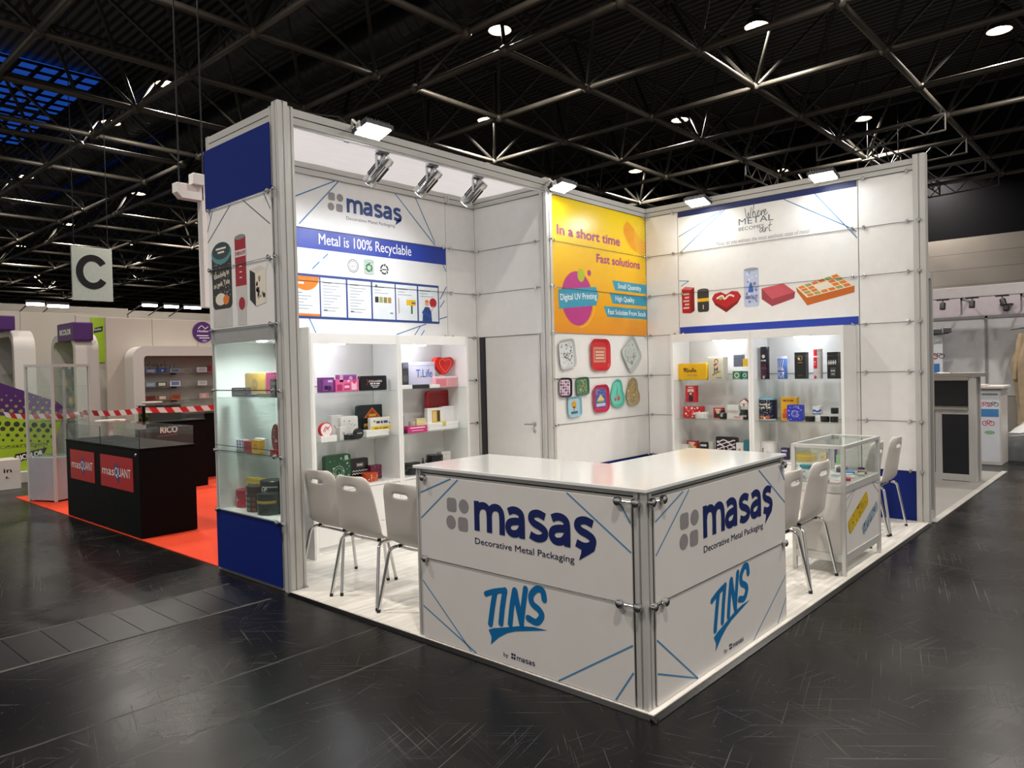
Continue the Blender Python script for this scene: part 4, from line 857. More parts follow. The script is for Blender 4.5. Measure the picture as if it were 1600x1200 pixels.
# ---- three silver track spotlights under the fascia
SILV = mat('c4c4c4', .25, .9, var=.05)
def spot(x, lab):
    root = thing('track_spotlight', lab, 'spotlight', (x, 3.19, 3.51), 'silver spotlights under the fascia')
    ax = Vector((-.28, .64, -.66)).normalized(); p = Vector((x + .015, 3.235, 3.40)); al = Vector((1, 0, 0)); al = (al - ax * al.dot(ax)).normalized(); b = ax.cross(al)
    mb = MB(); mb.box(x - .06, x + .06, 3.168, 3.21, 3.505, 3.528, SILV); mb.build('adapter', root, bevel=.003)
    mb = MB(); mb.box(x - .052, x - .042, 3.20, 3.225, 3.37, 3.505, SILV); mb.box(x - .052, x + .02, 3.20, 3.225, 3.495, 3.505, SILV); mb.obox(p + Vector((-.02, -.01, 0)), (1, 0, 0), (0, 1, 0), (0, 0, 1), .03, .05, .02, SILV); mb.build('bracket', root, bevel=.002)
    q0 = p - ax * .11; q1 = p + ax * .175
    mb = MB(); mb.rod(q0, q1, [(0, .056), (.12, .060), (.2, .054), (.8, .054), (.84, .061), (1, .061)], SILV, 18); mb.build('lamp_body', root, smooth=True)
    mb = MB()
    for k in range(10):
        t = 2 * PI * k / 10; d = al * math.cos(t) + b * math.sin(t); mb.obox(p + ax * .035 + d * .056, ax, d, ax.cross(d), .15, .010, .006, DARKM)
    mb.build('cooling_slot', root)
    mb = MB(); mb.rod(q1 - ax * .002, q1 + ax * .003, [(0, .046), (1, .046)], mat('fff8ee', .5, emit=25, var=0), 18); mb.build('lens', root, smooth=True)
    area_light('spot_glow', q1 + ax * .012, ax, .08, .08, SPOT_W, (.90, .93, 1.0), 95, root, True)
spot(1.06, 'leftmost of the three silver spotlights under the fascia'); spot(1.63, 'middle of the three silver spotlights under the fascia'); spot(2.225, 'rightmost of the three silver spotlights under the fascia')
mb = MB(); mb.tube([(.30, 3.14, 3.66), (.45, 3.12, 3.67), (.58, 3.12, 3.69), (.68, 3.15, 3.66)], .005, BLACK, 6); o = mb.build('power_cable', smooth=True); tag(o, 'loose thin cable on the fascia left of its floodlight', 'cable')

# ---- shell chairs
SHELL = mat('d8d2ca', .38, var=.03, coat=.1)
def chair(lab):
    root = thing('shell_chair', lab, 'chair', (0, 0, 0), 'white shell chairs around the booth')
    prof = [(.475, .452, .215), (.44, .462, .235), (.36, .455, .243), (.25, .447, .247), (.15, .45, .25), (.085, .475, .25), (.055, .53, .247), (.04, .60, .240), (.025, .70, .229), (.012, .775, .220), (.006, .80, .216), (.002, .825, .210), (-.004, .862, .196), (-.008, .888, .165), (-.010, .899, .12)]
    us = [-1, -.85, -.6, -.34, -.12, .12, .34, .6, .85, 1]
    mb = MB(); n = len(us); vs = []
    for q, (y, z, hw) in enumerate(prof):
        for u in us: vs.append((u * hw, y + (.035 * u * u if 5 < q else 0.0), z + (.022 * abs(u) ** 3 if q <= 5 else 0)))
    fs = []
    for q in range(len(prof) - 1):
        for i in range(n - 1):
            if q == 10 and i in (3, 4, 5): continue
            fs.append((q * n + i, q * n + i + 1, (q + 1) * n + i + 1, (q + 1) * n + i))
    mb.add(vs, fs, SHELL); o = mb.build('seat_shell', root, smooth=True, local=True)
    so = o.modifiers.new('thick', 'SOLIDIFY'); so.thickness = .012; so.offset = 0
    sb = o.modifiers.new('round', 'SUBSURF'); sb.levels = 1; sb.render_levels = 2
    for s in (-1, 1):
        rear = [(s * .268, .015, .01), (s * .245, .045, .20), (s * .222, .075, .38), (s * .215, .085, .415), (s * .205, .105, .432), (s * .195, .14, .437), (s * .19, .28, .437)]
        mb = MB(); mb.tube(smooth3(rear), .0118, CHROME, 10); lg = mb.build('leg', root, smooth=True, local=True); mb = MB(); mb.cyl((s * .269, .014, 0), (s * .267, .017, .022), .013, BLACK, 10); mb.build('foot_cap', lg, local=True)
        front = [(s * .19, .28, .437), (s * .195, .40, .437), (s * .205, .435, .43), (s * .215, .455, .41), (s * .235, .485, .25), (s * .258, .525, .01)]
        mb = MB(); mb.tube(smooth3(front), .0118, CHROME, 10); lg = mb.build('leg', root, smooth=True, local=True); mb = MB(); mb.cyl((s * .259, .526, 0), (s * .257, .523, .022), .013, BLACK, 10); mb.build('foot_cap', lg, local=True)
    for y in (.13, .39):
        mb = MB(); mb.tube([(-.19, y, .437), (.19, y, .437)], .009, CHROME, 8)
        for x in (-.16, .16): mb.cyl((x, y, .437), (x, y, .456), .014, BLACK, 10)
        mb.build('crossbar', root, smooth=True, local=True)
    return root
def smooth3(pts, k=4):
    out = []; n = len(pts)
    for i in range(n - 1):
        p0, p1, p2, p3 = pts[max(0, i - 1)], pts[i], pts[i + 1], pts[min(n - 1, i + 2)]
        for j in range(k):
            t = j / k; out.append(tuple(0.5 * (2 * p1[c] + (p2[c] - p0[c]) * t + (2 * p0[c] - 5 * p1[c] + 4 * p2[c] - p3[c]) * t * t + (3 * p1[c] - p0[c] - 3 * p2[c] + p3[c]) * t ** 3) for c in range(3)))
    return out + [tuple(pts[-1])]
ch = chair('white shell chair beside the tower post, leftmost of the left three')
ch.location = (.15, 2.935, ZP); ch.rotation_euler = (0, 0, -PI / 2)
copy_thing(ch, (.10, 2.455, ZP), -PI / 2, 'white shell chair in the middle of the three left of the counter')
copy_thing(ch, (.085, 1.885, ZP), -PI / 2, 'white shell chair touching the left end of the counter')
copy_thing(ch, (1.965, .045, ZP), 0, 'white shell chair touching the right end of the counter')
copy_thing(ch, (2.515, .05, ZP), 0, 'white shell chair in front of the left side of the glass showcase')
copy_thing(ch, (4.07, .10, ZP), 0, 'white shell chair just behind the glass showcase')
copy_thing(ch, (4.64, .09, ZP), 0, 'white shell chair before the blue base panel at the end column')

# ================================================================ THE SAMPLE TINS AND CARTONS
ITEMS = [
    ('carton', 'purple carton at the left end of the pink group on the top shelf', 'L', 0.975, 3.97, 1.464, 0.142, 0.139, 0.07, ('6d2a78',), 'flow'),
    ('carton', 'wide pink carton with small purple carton on top', 'L', 1.189, 3.97, 1.464, 0.266, 0.117, 0.07, ('d8508f', 'f3c4da'), 'pinkbox'),
    ('carton', 'small purple carton lying on the wide pink carton', 'L', 1.201, 3.97, 1.557, 0.193, 0.067, 0.07, ('8c3f92', 'd9a0cf'), 'stripe'),
    ('tin', 'black collagen tin with white lettering on the top shelf', 'L', 1.499, 3.97, 1.464, 0.318, 0.144, 0.05, ('15151a', 'e8e0e4'), 'collagen'),
    ('carton', 'flat white carton under the red rimmed round tin', 'L', 0.925, 3.9, 1.014, 0.17, 0.057, 0.12, ('eceae8',), ''),
    ('disctin', 'round white tin with red drawing, propped upright left of the second shelf', 'L', 0.918, 3.93, 1.056, 0.108, 0.136, 0.07, ('c81e2a', 'f0e9e8'), 'reddisc'),
    ('carton', 'white carton with dark tick mark on the second shelf', 'L', 1.141, 4.08, 1.014, 0.124, 0.224, 0.07, ('e2e1e2', '4a4a50'), 'tick'),
    ('tin', 'white speckled tin behind the black round tins', 'L', 1.253, 4.04, 1.014, 0.194, 0.211, 0.07, ('e0e0de', '8a8f92'), 'specks'),
    ('carton', 'small grey white carton with dot, before the tick carton', 'L', 1.118, 3.95, 1.014, 0.08, 0.122, 0.07, ('d4d3d0', '6a6a70'), 'dot'),
    ('disctin', 'black round tin propped upright with white lettering', 'L', 1.277, 3.92, 1.014, 0.163, 0.1, 0.07, ('17171a', 'd8d8d8'), 'blackdisc'),
    ('roundtin', 'flat black round tin lying before the propped black tin', 'L', 1.201, 3.885, 1.014, 0.168, 0.049, 0.07, ('1d1d20',), ''),
    ('tin', 'dark tin with orange roof picture at the back of the second shelf', 'L', 1.568, 4.12, 1.014, 0.318, 0.304, 0.05, ('20262c', 'd9822a'), 'roof'),
    ('tin', 'white and yellow tin leaning on the roof tin', 'L', 1.603, 4.0, 1.049, 0.269, 0.146, 0.045, ('e4e3da', 'e6c21e'), 'yellowband'),
    ('carton', 'flat white carton under the white and yellow tin', 'L', 1.532, 3.97, 1.014, 0.275, 0.062, 0.13, ('efeeec',), ''),
    ('tin', 'large green tin with silver starry print behind the chairs', 'L', 1.1, 4.02, 0.586, 0.285, 0.287, 0.06, ('1d4a32', '9fb5a4'), 'stars'),
    ('tin', 'black tin with a white zigzag band', 'L', 1.387, 4.08, 0.586, 0.205, 0.22, 0.05, ('17181a', 'e8e8e6'), 'zigzag'),
    ('can', 'orange red patterned round can before the zigzag tin', 'L', 1.44, 3.92, 0.586, 0.154, 0.08, 0.07, ('c04a28', 'efc79a'), 'floral'),
    ('tin', 'maroon patterned tin right of the orange can', 'L', 1.547, 4.03, 0.586, 0.134, 0.14, 0.05, ('5c1832', 'a8567a'), 'specks'),
    ('carton', 'small yellow carton between the chair backs', 'L', 0.948, 3.9, 0.586, 0.089, 0.045, 0.07, ('e3c92a', '8aa03a'), 'stripe'),
    ('carton', 'dark grey carton left of the lavender carton', 'L', 1.929, 4.03, 1.464, 0.121, 0.211, 0.09, ('3a3b40', '55565c'), 'stripe'),
    ('carton', 'slim black carton behind the dark grey carton', 'L', 1.981, 4.14, 1.464, 0.053, 0.264, 0.05, ('1c1c20',), ''),
    ('carton', 'lavender carton with big blue lettering', 'L', 2.191, 4.05, 1.464, 0.366, 0.274, 0.1, ('c3c2d6', '1f4fa0'), 'tlife'),
    ('carton', 'pale pink window carton under the red heart tin', 'L', 2.49, 4.0, 1.464, 0.321, 0.117, 0.1, ('e3a5aa', 'f1e6e4'), 'window'),
    ('heart', 'shiny red heart tin propped on the pink carton', 'L', 2.502, 4.03, 1.596, 0.278, 0.195, 0.07, ('d21f16', 'ff8a70'), ''),
    ('carton', 'flat white carton before the dark grey carton', 'L', 1.86, 3.92, 1.464, 0.17, 0.04, 0.09, ('efefee',), ''),
    ('carton', 'flat glossy dark carton before the lavender carton', 'L', 2.062, 3.91, 1.464, 0.207, 0.041, 0.09, ('2a2a2e',), ''),
    ('carton', 'small flat white carton before the lavender carton', 'L', 2.244, 3.91, 1.464, 0.14, 0.036, 0.07, ('e9e8e6',), ''),
    ('tin', 'opened red tin lid propped at the back of the second shelf', 'L', 2.53, 4.16, 1.014, 0.375, 0.41, 0.03, ('b90f1c',), 'rimred'),
    ('carton', 'white carton with a small gold framed picture', 'L', 2.372, 4.06, 1.05, 0.22, 0.194, 0.05, ('ece9e4', 'c9a24a'), 'picture'),
    ('carton', 'plain white carton right of the picture carton', 'L', 2.605, 4.08, 1.05, 0.22, 0.203, 0.05, ('e9e8ec',), ''),
    ('tinflat', 'flat white tin tray under the picture carton', 'L', 2.424, 3.98, 1.014, 0.458, 0.074, 0.19, ('efeeee',), ''),
    ('roundtin', 'small oval green gold tin before the picture carton', 'L', 2.425, 3.975, 1.05, 0.158, 0.046, 0.05, ('c9bf62',), ''),
    ('carton', 'flat bright pink carton on the second shelf', 'L', 2.0, 3.92, 1.014, 0.262, 0.068, 0.1, ('cf2a7c', 'f2eaee'), 'topline'),
    ('roundtin', 'small grey tin on the left of the pink carton', 'L', 1.974, 3.94, 1.074, 0.073, 0.055, 0.05, ('b5b0a6',), ''),
    ('carton', 'small cream fancy carton on the right of the pink carton', 'L', 2.07, 3.94, 1.074, 0.127, 0.08, 0.05, ('d8cf9c', '8a7a4a'), 'specks'),
    ('carton', 'slim grey carton at the divider of the second shelf', 'L', 1.953, 4.1, 1.014, 0.042, 0.172, 0.06, ('9a9c9c',), ''),
    ('carton', 'low black carton at the divider of the second shelf', 'L', 1.83, 3.93, 1.014, 0.086, 0.036, 0.07, ('1f1f22',), ''),
    ('roundtin', 'wide black round tin by the end of the counter top', 'L', 2.347, 3.97, 0.586, 0.178, 0.158, 0.1, ('141416',), 'rings'),
    ('carton', 'grey white carton right of the wide black round tin', 'L', 2.489, 4.03, 0.586, 0.133, 0.18, 0.08, ('c9c8c4', '8d8d90'), 'specks'),
    ('can', 'black canister in front of the cluster on the lower board', 'L', 1.933, 3.92, 0.586, 0.115, 0.071, 0.07, ('131316',), 'neck'),
    ('carton', 'flat topped black carton behind the black canister', 'L', 2.086, 4.08, 0.586, 0.149, 0.099, 0.08, ('1a1a1d',), ''),
    ('can', 'small black bottle right of the black canister', 'L', 2.038, 3.95, 0.586, 0.04, 0.051, 0.07, ('17171a', 'c8c8c8'), 'neck'),
    ('can', 'slim dark bottle behind the black cluster', 'L', 2.246, 4.12, 0.586, 0.028, 0.13, 0.07, ('38322c',), 'neck'),
    ('can', 'slim grey bottle behind the black cluster', 'L', 2.286, 4.12, 0.586, 0.032, 0.105, 0.07, ('a8a49c',), 'neck'),
    ('tin', 'bright yellow tin with dark handwritten lettering', 'R', 4.92, 2.375, 1.464, 0.367, 0.196, 0.07, ('e8b60a', '5a4a12'), 'ricola'),
    ('carton', 'cream carton with a skating figure print', 'R', 4.95, 2.092, 1.464, 0.188, 0.26, 0.12, ('d8d2c0', '4a3f3a'), 'figure'),
    ('carton', 'small green carton at the front of the stack', 'R', 4.92, 1.821, 1.464, 0.103, 0.094, 0.06, ('2f7a48', 'cfe0c8'), 'dotbig'),
    ('carton', 'small teal carton right of the green carton', 'R', 4.92, 1.728, 1.464, 0.073, 0.092, 0.06, ('2f6a6a', 'b9d2c4'), 'dotbig'),
    ('carton', 'grey blue patterned carton on top of the green carton', 'R', 4.92, 1.806, 1.607, 0.103, 0.133, 0.07, ('6d7388', '9aa0b4'), 'specks'),
    ('carton', 'small yellow carton on top of the teal carton', 'R', 4.92, 1.721, 1.607, 0.057, 0.089, 0.07, ('d8b52a', 'e6d88a'), 'specks'),
    ('tin', 'red tin with white pattern under the tall red carton', 'R', 4.92, 2.384, 1.014, 0.241, 0.135, 0.09, ('c41a22', 'efdcd8'), 'heartprint'),
    ('carton', 'tall red carton with dark figure standing on the red tin', 'R', 4.92, 2.399, 1.199, 0.137, 0.197, 0.06, ('c31c26', '2a2022'), 'figure2'),
    ('roundtin', 'flat white round tin with grey panel lines', 'R', 4.88, 2.277, 1.014, 0.16, 0.072, 0.07, ('e4e3e0', '8a8a88'), 'panels'),
    ('carton', 'red carton with dark picture in the middle of the second shelf', 'R', 4.97, 2.083, 1.014, 0.116, 0.123, 0.06, ('c22a30', '3a2a2a'), 'picture2'),
    ('can', 'black rounded jar tin before the red carton', 'R', 4.89, 2.001, 1.014, 0.083, 0.102, 0.07, ('1c1a1c', 'a8a09a'), 'neckface'),
    ('carton', 'lower white printed carton of the pair right of the black jar', 'R', 4.92, 1.874, 1.014, 0.146, 0.07, 0.07, ('e0dfdc', 'b0403c'), 'specks'),
    ('carton', 'upper white printed carton of the pair right of the black jar', 'R', 4.92, 1.878, 1.116, 0.141, 0.058, 0.07, ('e2e3e0', '5a8a6a'), 'specks'),
    ('tinflat', 'small red roofed white tin before the printed pair', 'R', 4.865, 1.795, 1.014, 0.106, 0.039, 0.04, ('d8d4d0', 'b8302c'), 'topline'),
    ('can', 'dark green jar tin with red white band', 'R', 4.9, 1.753, 1.014, 0.087, 0.11, 0.07, ('20302a', 'c8b8a8'), 'bandmid'),
    ('house', 'small brown white gabled house tin on top of the green jar', 'R', 4.91, 1.74, 1.164, 0.099, 0.086, 0.05, ('8a4a34', 'e8e2da'), ''),
    ('carton', 'small cream carton at the left of the lower board', 'R', 4.92, 2.502, 0.586, 0.112, 0.11, 0.06, ('d8d4cc', '8a8a80'), 'specks'),
    ('carton', 'red carton with yellow picture on the lower board', 'R', 5.0, 2.439, 0.586, 0.135, 0.148, 0.06, ('b8302a', 'e0b84a'), 'picture2'),
    ('carton', 'small black carton on the lower board', 'R', 4.96, 2.268, 0.586, 0.1, 0.141, 0.07, ('1b1b1e', 'c8c8c8'), 'topline'),
    ('can', 'small silver glitter can on the lower board', 'R', 4.95, 2.178, 0.586, 0.071, 0.154, 0.07, ('b8b6b2', '6a6a6a'), 'specks'),
    ('tin', 'black white and pink patterned tin on the lower board', 'R', 4.97, 1.989, 0.586, 0.259, 0.217, 0.06, ('17171a', 'e6c4d2'), 'waves'),
    ('carton', 'white carton with red dot on the lower board', 'R', 4.95, 1.818, 0.586, 0.084, 0.159, 0.06, ('e2e0dc', 'b8302a'), 'dot'),
    ('carton', 'teal carton at the right end of the lower board', 'R', 4.97, 1.746, 0.586, 0.066, 0.19, 0.06, ('2a7a8a', 'a8c8cc'), 'specks'),
    ('can', 'tall dark can with red leaf print, first in the row of tall tins', 'R', 4.92, 1.512, 1.464, 0.094, 0.356, 0.07, ('26232e', '8a2a3a'), 'tallred'),
    ('can', 'blue and white swirled can, second in the row', 'R', 4.92, 1.321, 1.464, 0.102, 0.244, 0.07, ('5d7fc6', 'e0e6f2'), 'swirl'),
    ('carton', 'tall black carton with gold crest in the middle of the row', 'R', 4.92, 1.111, 1.464, 0.119, 0.282, 0.085, ('141312', 'b89a5a'), 'crest'),
    ('can', 'red and silver can, fourth in the row', 'R', 4.92, 0.939, 1.464, 0.09, 0.311, 0.07, ('d4d3d2', 'c41a2e'), 'smir'),
    ('carton', 'tall black carton with white script at the right end of the row', 'R', 4.92, 0.779, 1.464, 0.108, 0.274, 0.085, ('171719', 'd8d8d4'), 'scriptw'),
    ('carton', 'small black carton beside the rightmost tall carton', 'R', 4.89, 0.713, 1.464, 0.03, 0.148, 0.03, ('1d1d20', 'b8b8b4'), 'specks'),
    ('can', 'big navy speckled can with white lettering', 'R', 4.92, 1.512, 1.014, 0.202, 0.246, 0.07, ('17213a', 'e6e0d0'), 'gluck'),
    ('carton', 'yellow carton with orange print behind the blue tin', 'R', 5.0, 1.269, 1.014, 0.174, 0.248, 0.07, ('e0a80c', '8a4a1a'), 'yellowprint'),
    ('tin', 'blue violet tin with white dot print before the yellow carton', 'R', 4.9, 1.168, 1.014, 0.168, 0.175, 0.06, ('2f37b0', 'c8ccf0'), 'dotsring'),
    ('can', 'white and blue low can on a small white carton', 'R', 4.92, 0.953, 1.089, 0.102, 0.081, 0.07, ('dfe4ec', '2f5a9a'), 'bluewave'),
    ('carton', 'small white carton under the white and blue can', 'R', 4.9, 0.927, 1.014, 0.047, 0.062, 0.05, ('e4e4e4', '7a9ac0'), 'specks'),
    ('roundtin', 'flat black round tin, leftmost of the four black ones', 'R', 4.88, 1.018, 1.014, 0.097, 0.054, 0.07, ('161618',), 'rings'),
    ('roundtin', 'flat black round tin second from the right', 'R', 4.89, 0.864, 1.014, 0.084, 0.057, 0.07, ('161618',), 'rings'),
    ('roundtin', 'lower flat black round tin at the cabinet side', 'R', 4.89, 0.772, 1.014, 0.077, 0.057, 0.07, ('161618',), 'rings'),
    ('roundtin', 'upper flat black round tin at the cabinet side', 'R', 4.9, 0.769, 1.1, 0.074, 0.061, 0.07, ('161618',), 'rings'),
    ('can', 'white bucket tin with autumn figure print on the lower board', 'R', 4.93, 1.509, 0.586, 0.187, 0.189, 0.07, ('e3e1de', 'b0603a'), 'autumn'),
    ('carton', 'dark violet carton right of the white bucket tin', 'R', 4.96, 1.311, 0.586, 0.077, 0.127, 0.06, ('2a1f4a', 'b0a8d0'), 'topline'),
    ('can', 'wide yellow cake tin seen through the glass showcase', 'R', 4.93, 1.115, 0.586, 0.222, 0.082, 0.07, ('d8b83a', 'efe0a0'), 'rimtop'),
    ('carton', 'small beige carton with dark ring seen through the glass showcase', 'R', 4.95, 0.905, 0.586, 0.079, 0.103, 0.06, ('cdb98c', '5a3a2a'), 'dot'),
    ('carton', 'violet carton seen through the glass showcase', 'R', 4.97, 0.813, 0.586, 0.064, 0.14, 0.06, ('5b3f92', 'b8a8d8'), 'topline'),
    ('carton', 'pale green carton at the far end seen through the glass showcase', 'R', 4.92, 0.737, 0.586, 0.044, 0.089, 0.06, ('8fc08a', 'cfe6c8'), 'specks'),
    ('tin', 'small black tin at the left of the top glass shelf in the tower', 'T', 0.06, 3.893, 1.464, 0.234, 0.076, 0.05, ('17171a', '8a8a90'), 'topline'),
    ('tin', 'gold square tin with round crest in the tower', 'T', 0.16, 3.807, 1.464, 0.327, 0.194, 0.05, ('c09a3a', '7a5a1a'), 'seal'),
    ('carton', 'bright pink carton behind the post in the tower', 'T', 0.13, 3.496, 1.464, 0.163, 0.194, 0.03, ('d83a86', 'f0a0c8'), ''),
    ('carton', 'slim black carton before the pink carton in the tower', 'T', 0.05, 3.323, 1.464, 0.102, 0.142, 0.04, ('161618', '6a6a6a'), 'topline'),
    ('roundtin', 'small blue round tin before the gold tin', 'T', 0.04, 3.681, 1.464, 0.085, 0.024, 0.04, ('2a3a7a', 'd8d8e8'), ''),
    ('tinflat', 'flat green grey tin before the pink carton in the tower', 'T', 0.035, 3.447, 1.464, 0.185, 0.032, 0.05, ('7d8a6a', 'c8ccb0'), 'specks'),
    ('carton', 'white carton with blue pattern at the left of the middle shelf', 'T', 0.16, 4.082, 1.009, 0.137, 0.087, 0.05, ('e0e2ee', '4a5aa8'), 'lattice'),
    ('carton', 'white carton with blue pattern behind the yellow carton', 'T', 0.16, 3.773, 1.009, 0.149, 0.108, 0.05, ('e0e2ee', '4a5aa8'), 'lattice'),
    ('carton', 'red carton with dark print on the middle glass shelf', 'T', 0.07, 3.791, 1.009, 0.121, 0.094, 0.05, ('b0281e', '5a1a14'), 'seal'),
    ('carton', 'yellow carton with red print right of the red carton', 'T', 0.07, 3.665, 1.009, 0.121, 0.107, 0.05, ('e8b81c', 'c8501e'), 'seal'),
    ('oval', 'tall oval red patterned tin standing behind the post', 'T', 0.08, 3.371, 1.039, 0.122, 0.216, 0.03, ('8a2a32', 'd8b8a0'), 'specks'),
    ('tinflat', 'flat red tin under the oval tin in the tower', 'T', 0.045, 3.332, 1.009, 0.141, 0.048, 0.05, ('b8202a', '8a1018'), 'topline'),
    ('tin', 'yellow and blue tin at the back of the tower floor', 'T', 0.2, 3.933, 0.526, 0.297, 0.245, 0.05, ('e0c83a', '3a8ab8'), 'inset'),
    ('can', 'black white can with big white letters in the tower', 'T', 0.13, 3.696, 0.526, 0.206, 0.248, 0.07, ('1a1a1c', 'e4e4e0'), 'tas'),
    ('can', 'red can with white flash on the tower floor', 'T', 0.1, 4.051, 0.526, 0.168, 0.146, 0.07, ('a81c2a', 'e8d8d8'), 'flash'),
    ('can', 'brown black patchwork can on the tower floor', 'T', 0.05, 3.779, 0.526, 0.179, 0.208, 0.07, ('3a2a22', 'b09a82'), 'patch'),
    ('can', 'dark green can with golden band on the tower floor', 'T', 0.035, 3.575, 0.526, 0.19, 0.17, 0.07, ('1c2a22', 'b89a3a'), 'goldband')]

def rr_pts(x0, x1, z0, z1, r, n=4):
    pts = []
    for cx, cz, s0 in ((x1 - r, z1 - r, 0), (x0 + r, z1 - r, 1), (x0 + r, z0 + r, 2), (x1 - r, z0 + r, 3)):
        pts += [(cx + r * math.cos(PI / 2 * (s0 + i / n)), cz + r * math.sin(PI / 2 * (s0 + i / n))) for i in range(n + 1)]
    return pts
def deco(mb, S, w, hh_, d, c0, c1):
    """printed design on the front, x from -w/2 to w/2, z from 0 to height"""
    H = hh_; a, b = -w / 2, w / 2; r = rnd
    def R(x0, x1, z0, z1, m, k=0): rect(mb, S, a + w * x0, a + w * x1, H * z0, H * z1, m, .0012 + .0004 * k)
    def D(x, z, rad, m, k=0, ry=None, n=14): disc(mb, S, a + w * x, H * z, rad, m, .0012 + .0004 * k, ry=ry, n=n)
    def TX(t, x, z, cap, m, wd=None, k=1, bold=.01, shear=0, rot=0): text(mb, S, t, a + w * x, H * z, cap, m, width=wd * w if wd else None, bold=bold, shear=shear, rot=rot, hh=.0014 + .0004 * k, center=True)
    def BAR(x, z, cap, m, wd):
        u = x - wd / 2
        for q in (.28, .16, .34): R(u, u + wd * q, z, z + cap / H, m, 1); u += wd * (q + .07)
    s = min(w, H)
    if d in ('specks', 'dotsring', 'stars'):
        for k in range(30 if s > .12 else 14): D(r.uniform(.06, .94), r.uniform(.06, .94), s * r.uniform(.012, .04), c1, n=7)
        if d != 'specks': ring2(mb, S, 0, H * (.45 if d == 'dotsring' else .42), s * .22, s * .02, c1, .0018); ring2(mb, S, 0, H * (.45 if d == 'dotsring' else .42), s * .14, s * .015, c1, .0018)
        if d == 'stars': R(.76, .9, .80, .95, c1, 1)
    elif d == 'flow':
        R(.12, .88, .12, .88, mat('8a4a9a', .4)); D(.35, .32, s * .16, mat('3c1a4a', .4), 1); D(.6, .28, s * .18, mat('4a2458', .4), 1); R(.5, .85, .68, .82, mat('d8b8e0', .4), 1)
    elif d == 'pinkbox':
        R(.02, .98, .04, .96, mat('e06a9c', .4)); R(.06, .28, .1, .6, mat('b82a6a', .4), 1); R(.36, .62, .12, .66, mat('c83a78', .4), 1); R(.38, .58, .3, .5, c1, 2); R(.68, .9, .14, .78, c1, 1); D(.8, .8, s * .18, mat('d23a7a', .4), 2); D(.55, .86, s * .1, c1, 2)
    elif d == 'stripe': R(0, .2, 0, 1, c1); D(.65, .5, s * .3, c1)
    elif d == 'topline': R(.12, .88, .68, .84, c1); R(.2, .8, .3, .38, c1)
    elif d == 'collagen':
        TX('COLLAGEN', .56, .56, .020, c1, .52, bold=.02); BAR(.56, .42, .012, c1, .42); BAR(.56, .30, .007, c1, .36); BAR(.56, .2, .006, c1, .22)
        stroke(mb, S, [(a + w * .22, H * .75), (a + w * .26, H * .55), (a + w * .2, H * .38)], .006, mat('b82a3a', .4), .0018)
    elif d in ('reddisc', 'blackdisc'): pass
    elif d == 'tick': stroke(mb, S, [(a + w * .2, H * .6), (a + w * .42, H * .35), (a + w * .85, H * .78)], .008, c1, smooth=False)
    elif d == 'dot': D(.5, .5, s * .17, c1); D(.5, .5, s * .09, mat('d8d2c8', .4), 1)
    elif d == 'dotbig': D(.5, .5, s * .34, c1); D(.5, .5, s * .2, mat('4a8a5a', .4), 1); R(.1, .9, .04, .1, c1)
    elif d == 'roof':
        poly(mb, S, [(a + w * .2, H * .58), (a + w * .55, H * .92), (a + w * .9, H * .58)], c1); poly(mb, S, [(a + w * .28, H * .6), (a + w * .55, H * .86), (a + w * .82, H * .6)], mat('b8301c', .4), .0018); R(.4, .7, .62, .7, mat('e8b83a', .4), 2); BAR(.55, .49, .016, mat('e8e0d0', .4), .3)
        R(.2, .75, .05, .4, mat('d8862a', .4)); D(.3, .2, s * .12, mat('3a5a2a', .4), 1); D(.6, .3, s * .1, mat('e8c83a', .4), 1)
    elif d == 'yellowband':
        R(.0, 1, .12, .42, c1); BAR(.55, .60, .024, mat('2a3a7a', .4), .6); BAR(.5, .22, .016, mat('8a7a1a', .4), .7); D(.16, .76, s * .07, mat('5a8a3a', .4)); D(.88, .6, s * .06, mat('5a8a3a', .4))
    elif d == 'zigzag':
        for k, z in ((0, .30), (1, .42)):
            n = 11; stroke(mb, S, [(a + w * (.03 + .94 * i / n), H * (z + (.06 if i % 2 else 0))) for i in range(n + 1)], .006, c1, smooth=False)
        R(.28, .72, .62, .80, mat('6a6a6e', .4)); BAR(.5, .68, .014, c1, .3)
    elif d in ('floral', 'heartprint'):
        for k in range(22): D(r.uniform(.08, .92), r.uniform(.1, .9), s * r.uniform(.05, .11), [c1, mat('8a2a1a', .4), mat('d8862a', .4)][k % 3] if d == 'floral' else [c1, mat('e06a6a', .4)][k % 2], n=8)
    elif d == 'tlife':
        TX('T.Life', .58, .42, .085, c1, .62, bold=.006); D(.42, .42, .010, mat('e8b82a', .4), 2)
    elif d == 'window': R(.05, .5, .1, .75, mat('d87a86', .4)); R(.56, .95, .1, .75, mat('d99aa0', .4)); R(0, 1, .86, 1, c1)
    elif d == 'rimred': rrect(mb, S, a + w * .06, b - w * .06, H * .06, H * .94, s * .1, mat('8a0812', .35))
    elif d == 'picture': R(.28, .82, .2, .86, c1); R(.62, .80, .22, .84, mat('4a3a2a', .4), 1); R(.34, .56, .26, .8, mat('e0c07a', .4), 1)
    elif d == 'ricola':
        m = c1; base = H * .48; k = w * .105; x0 = a + w * .20
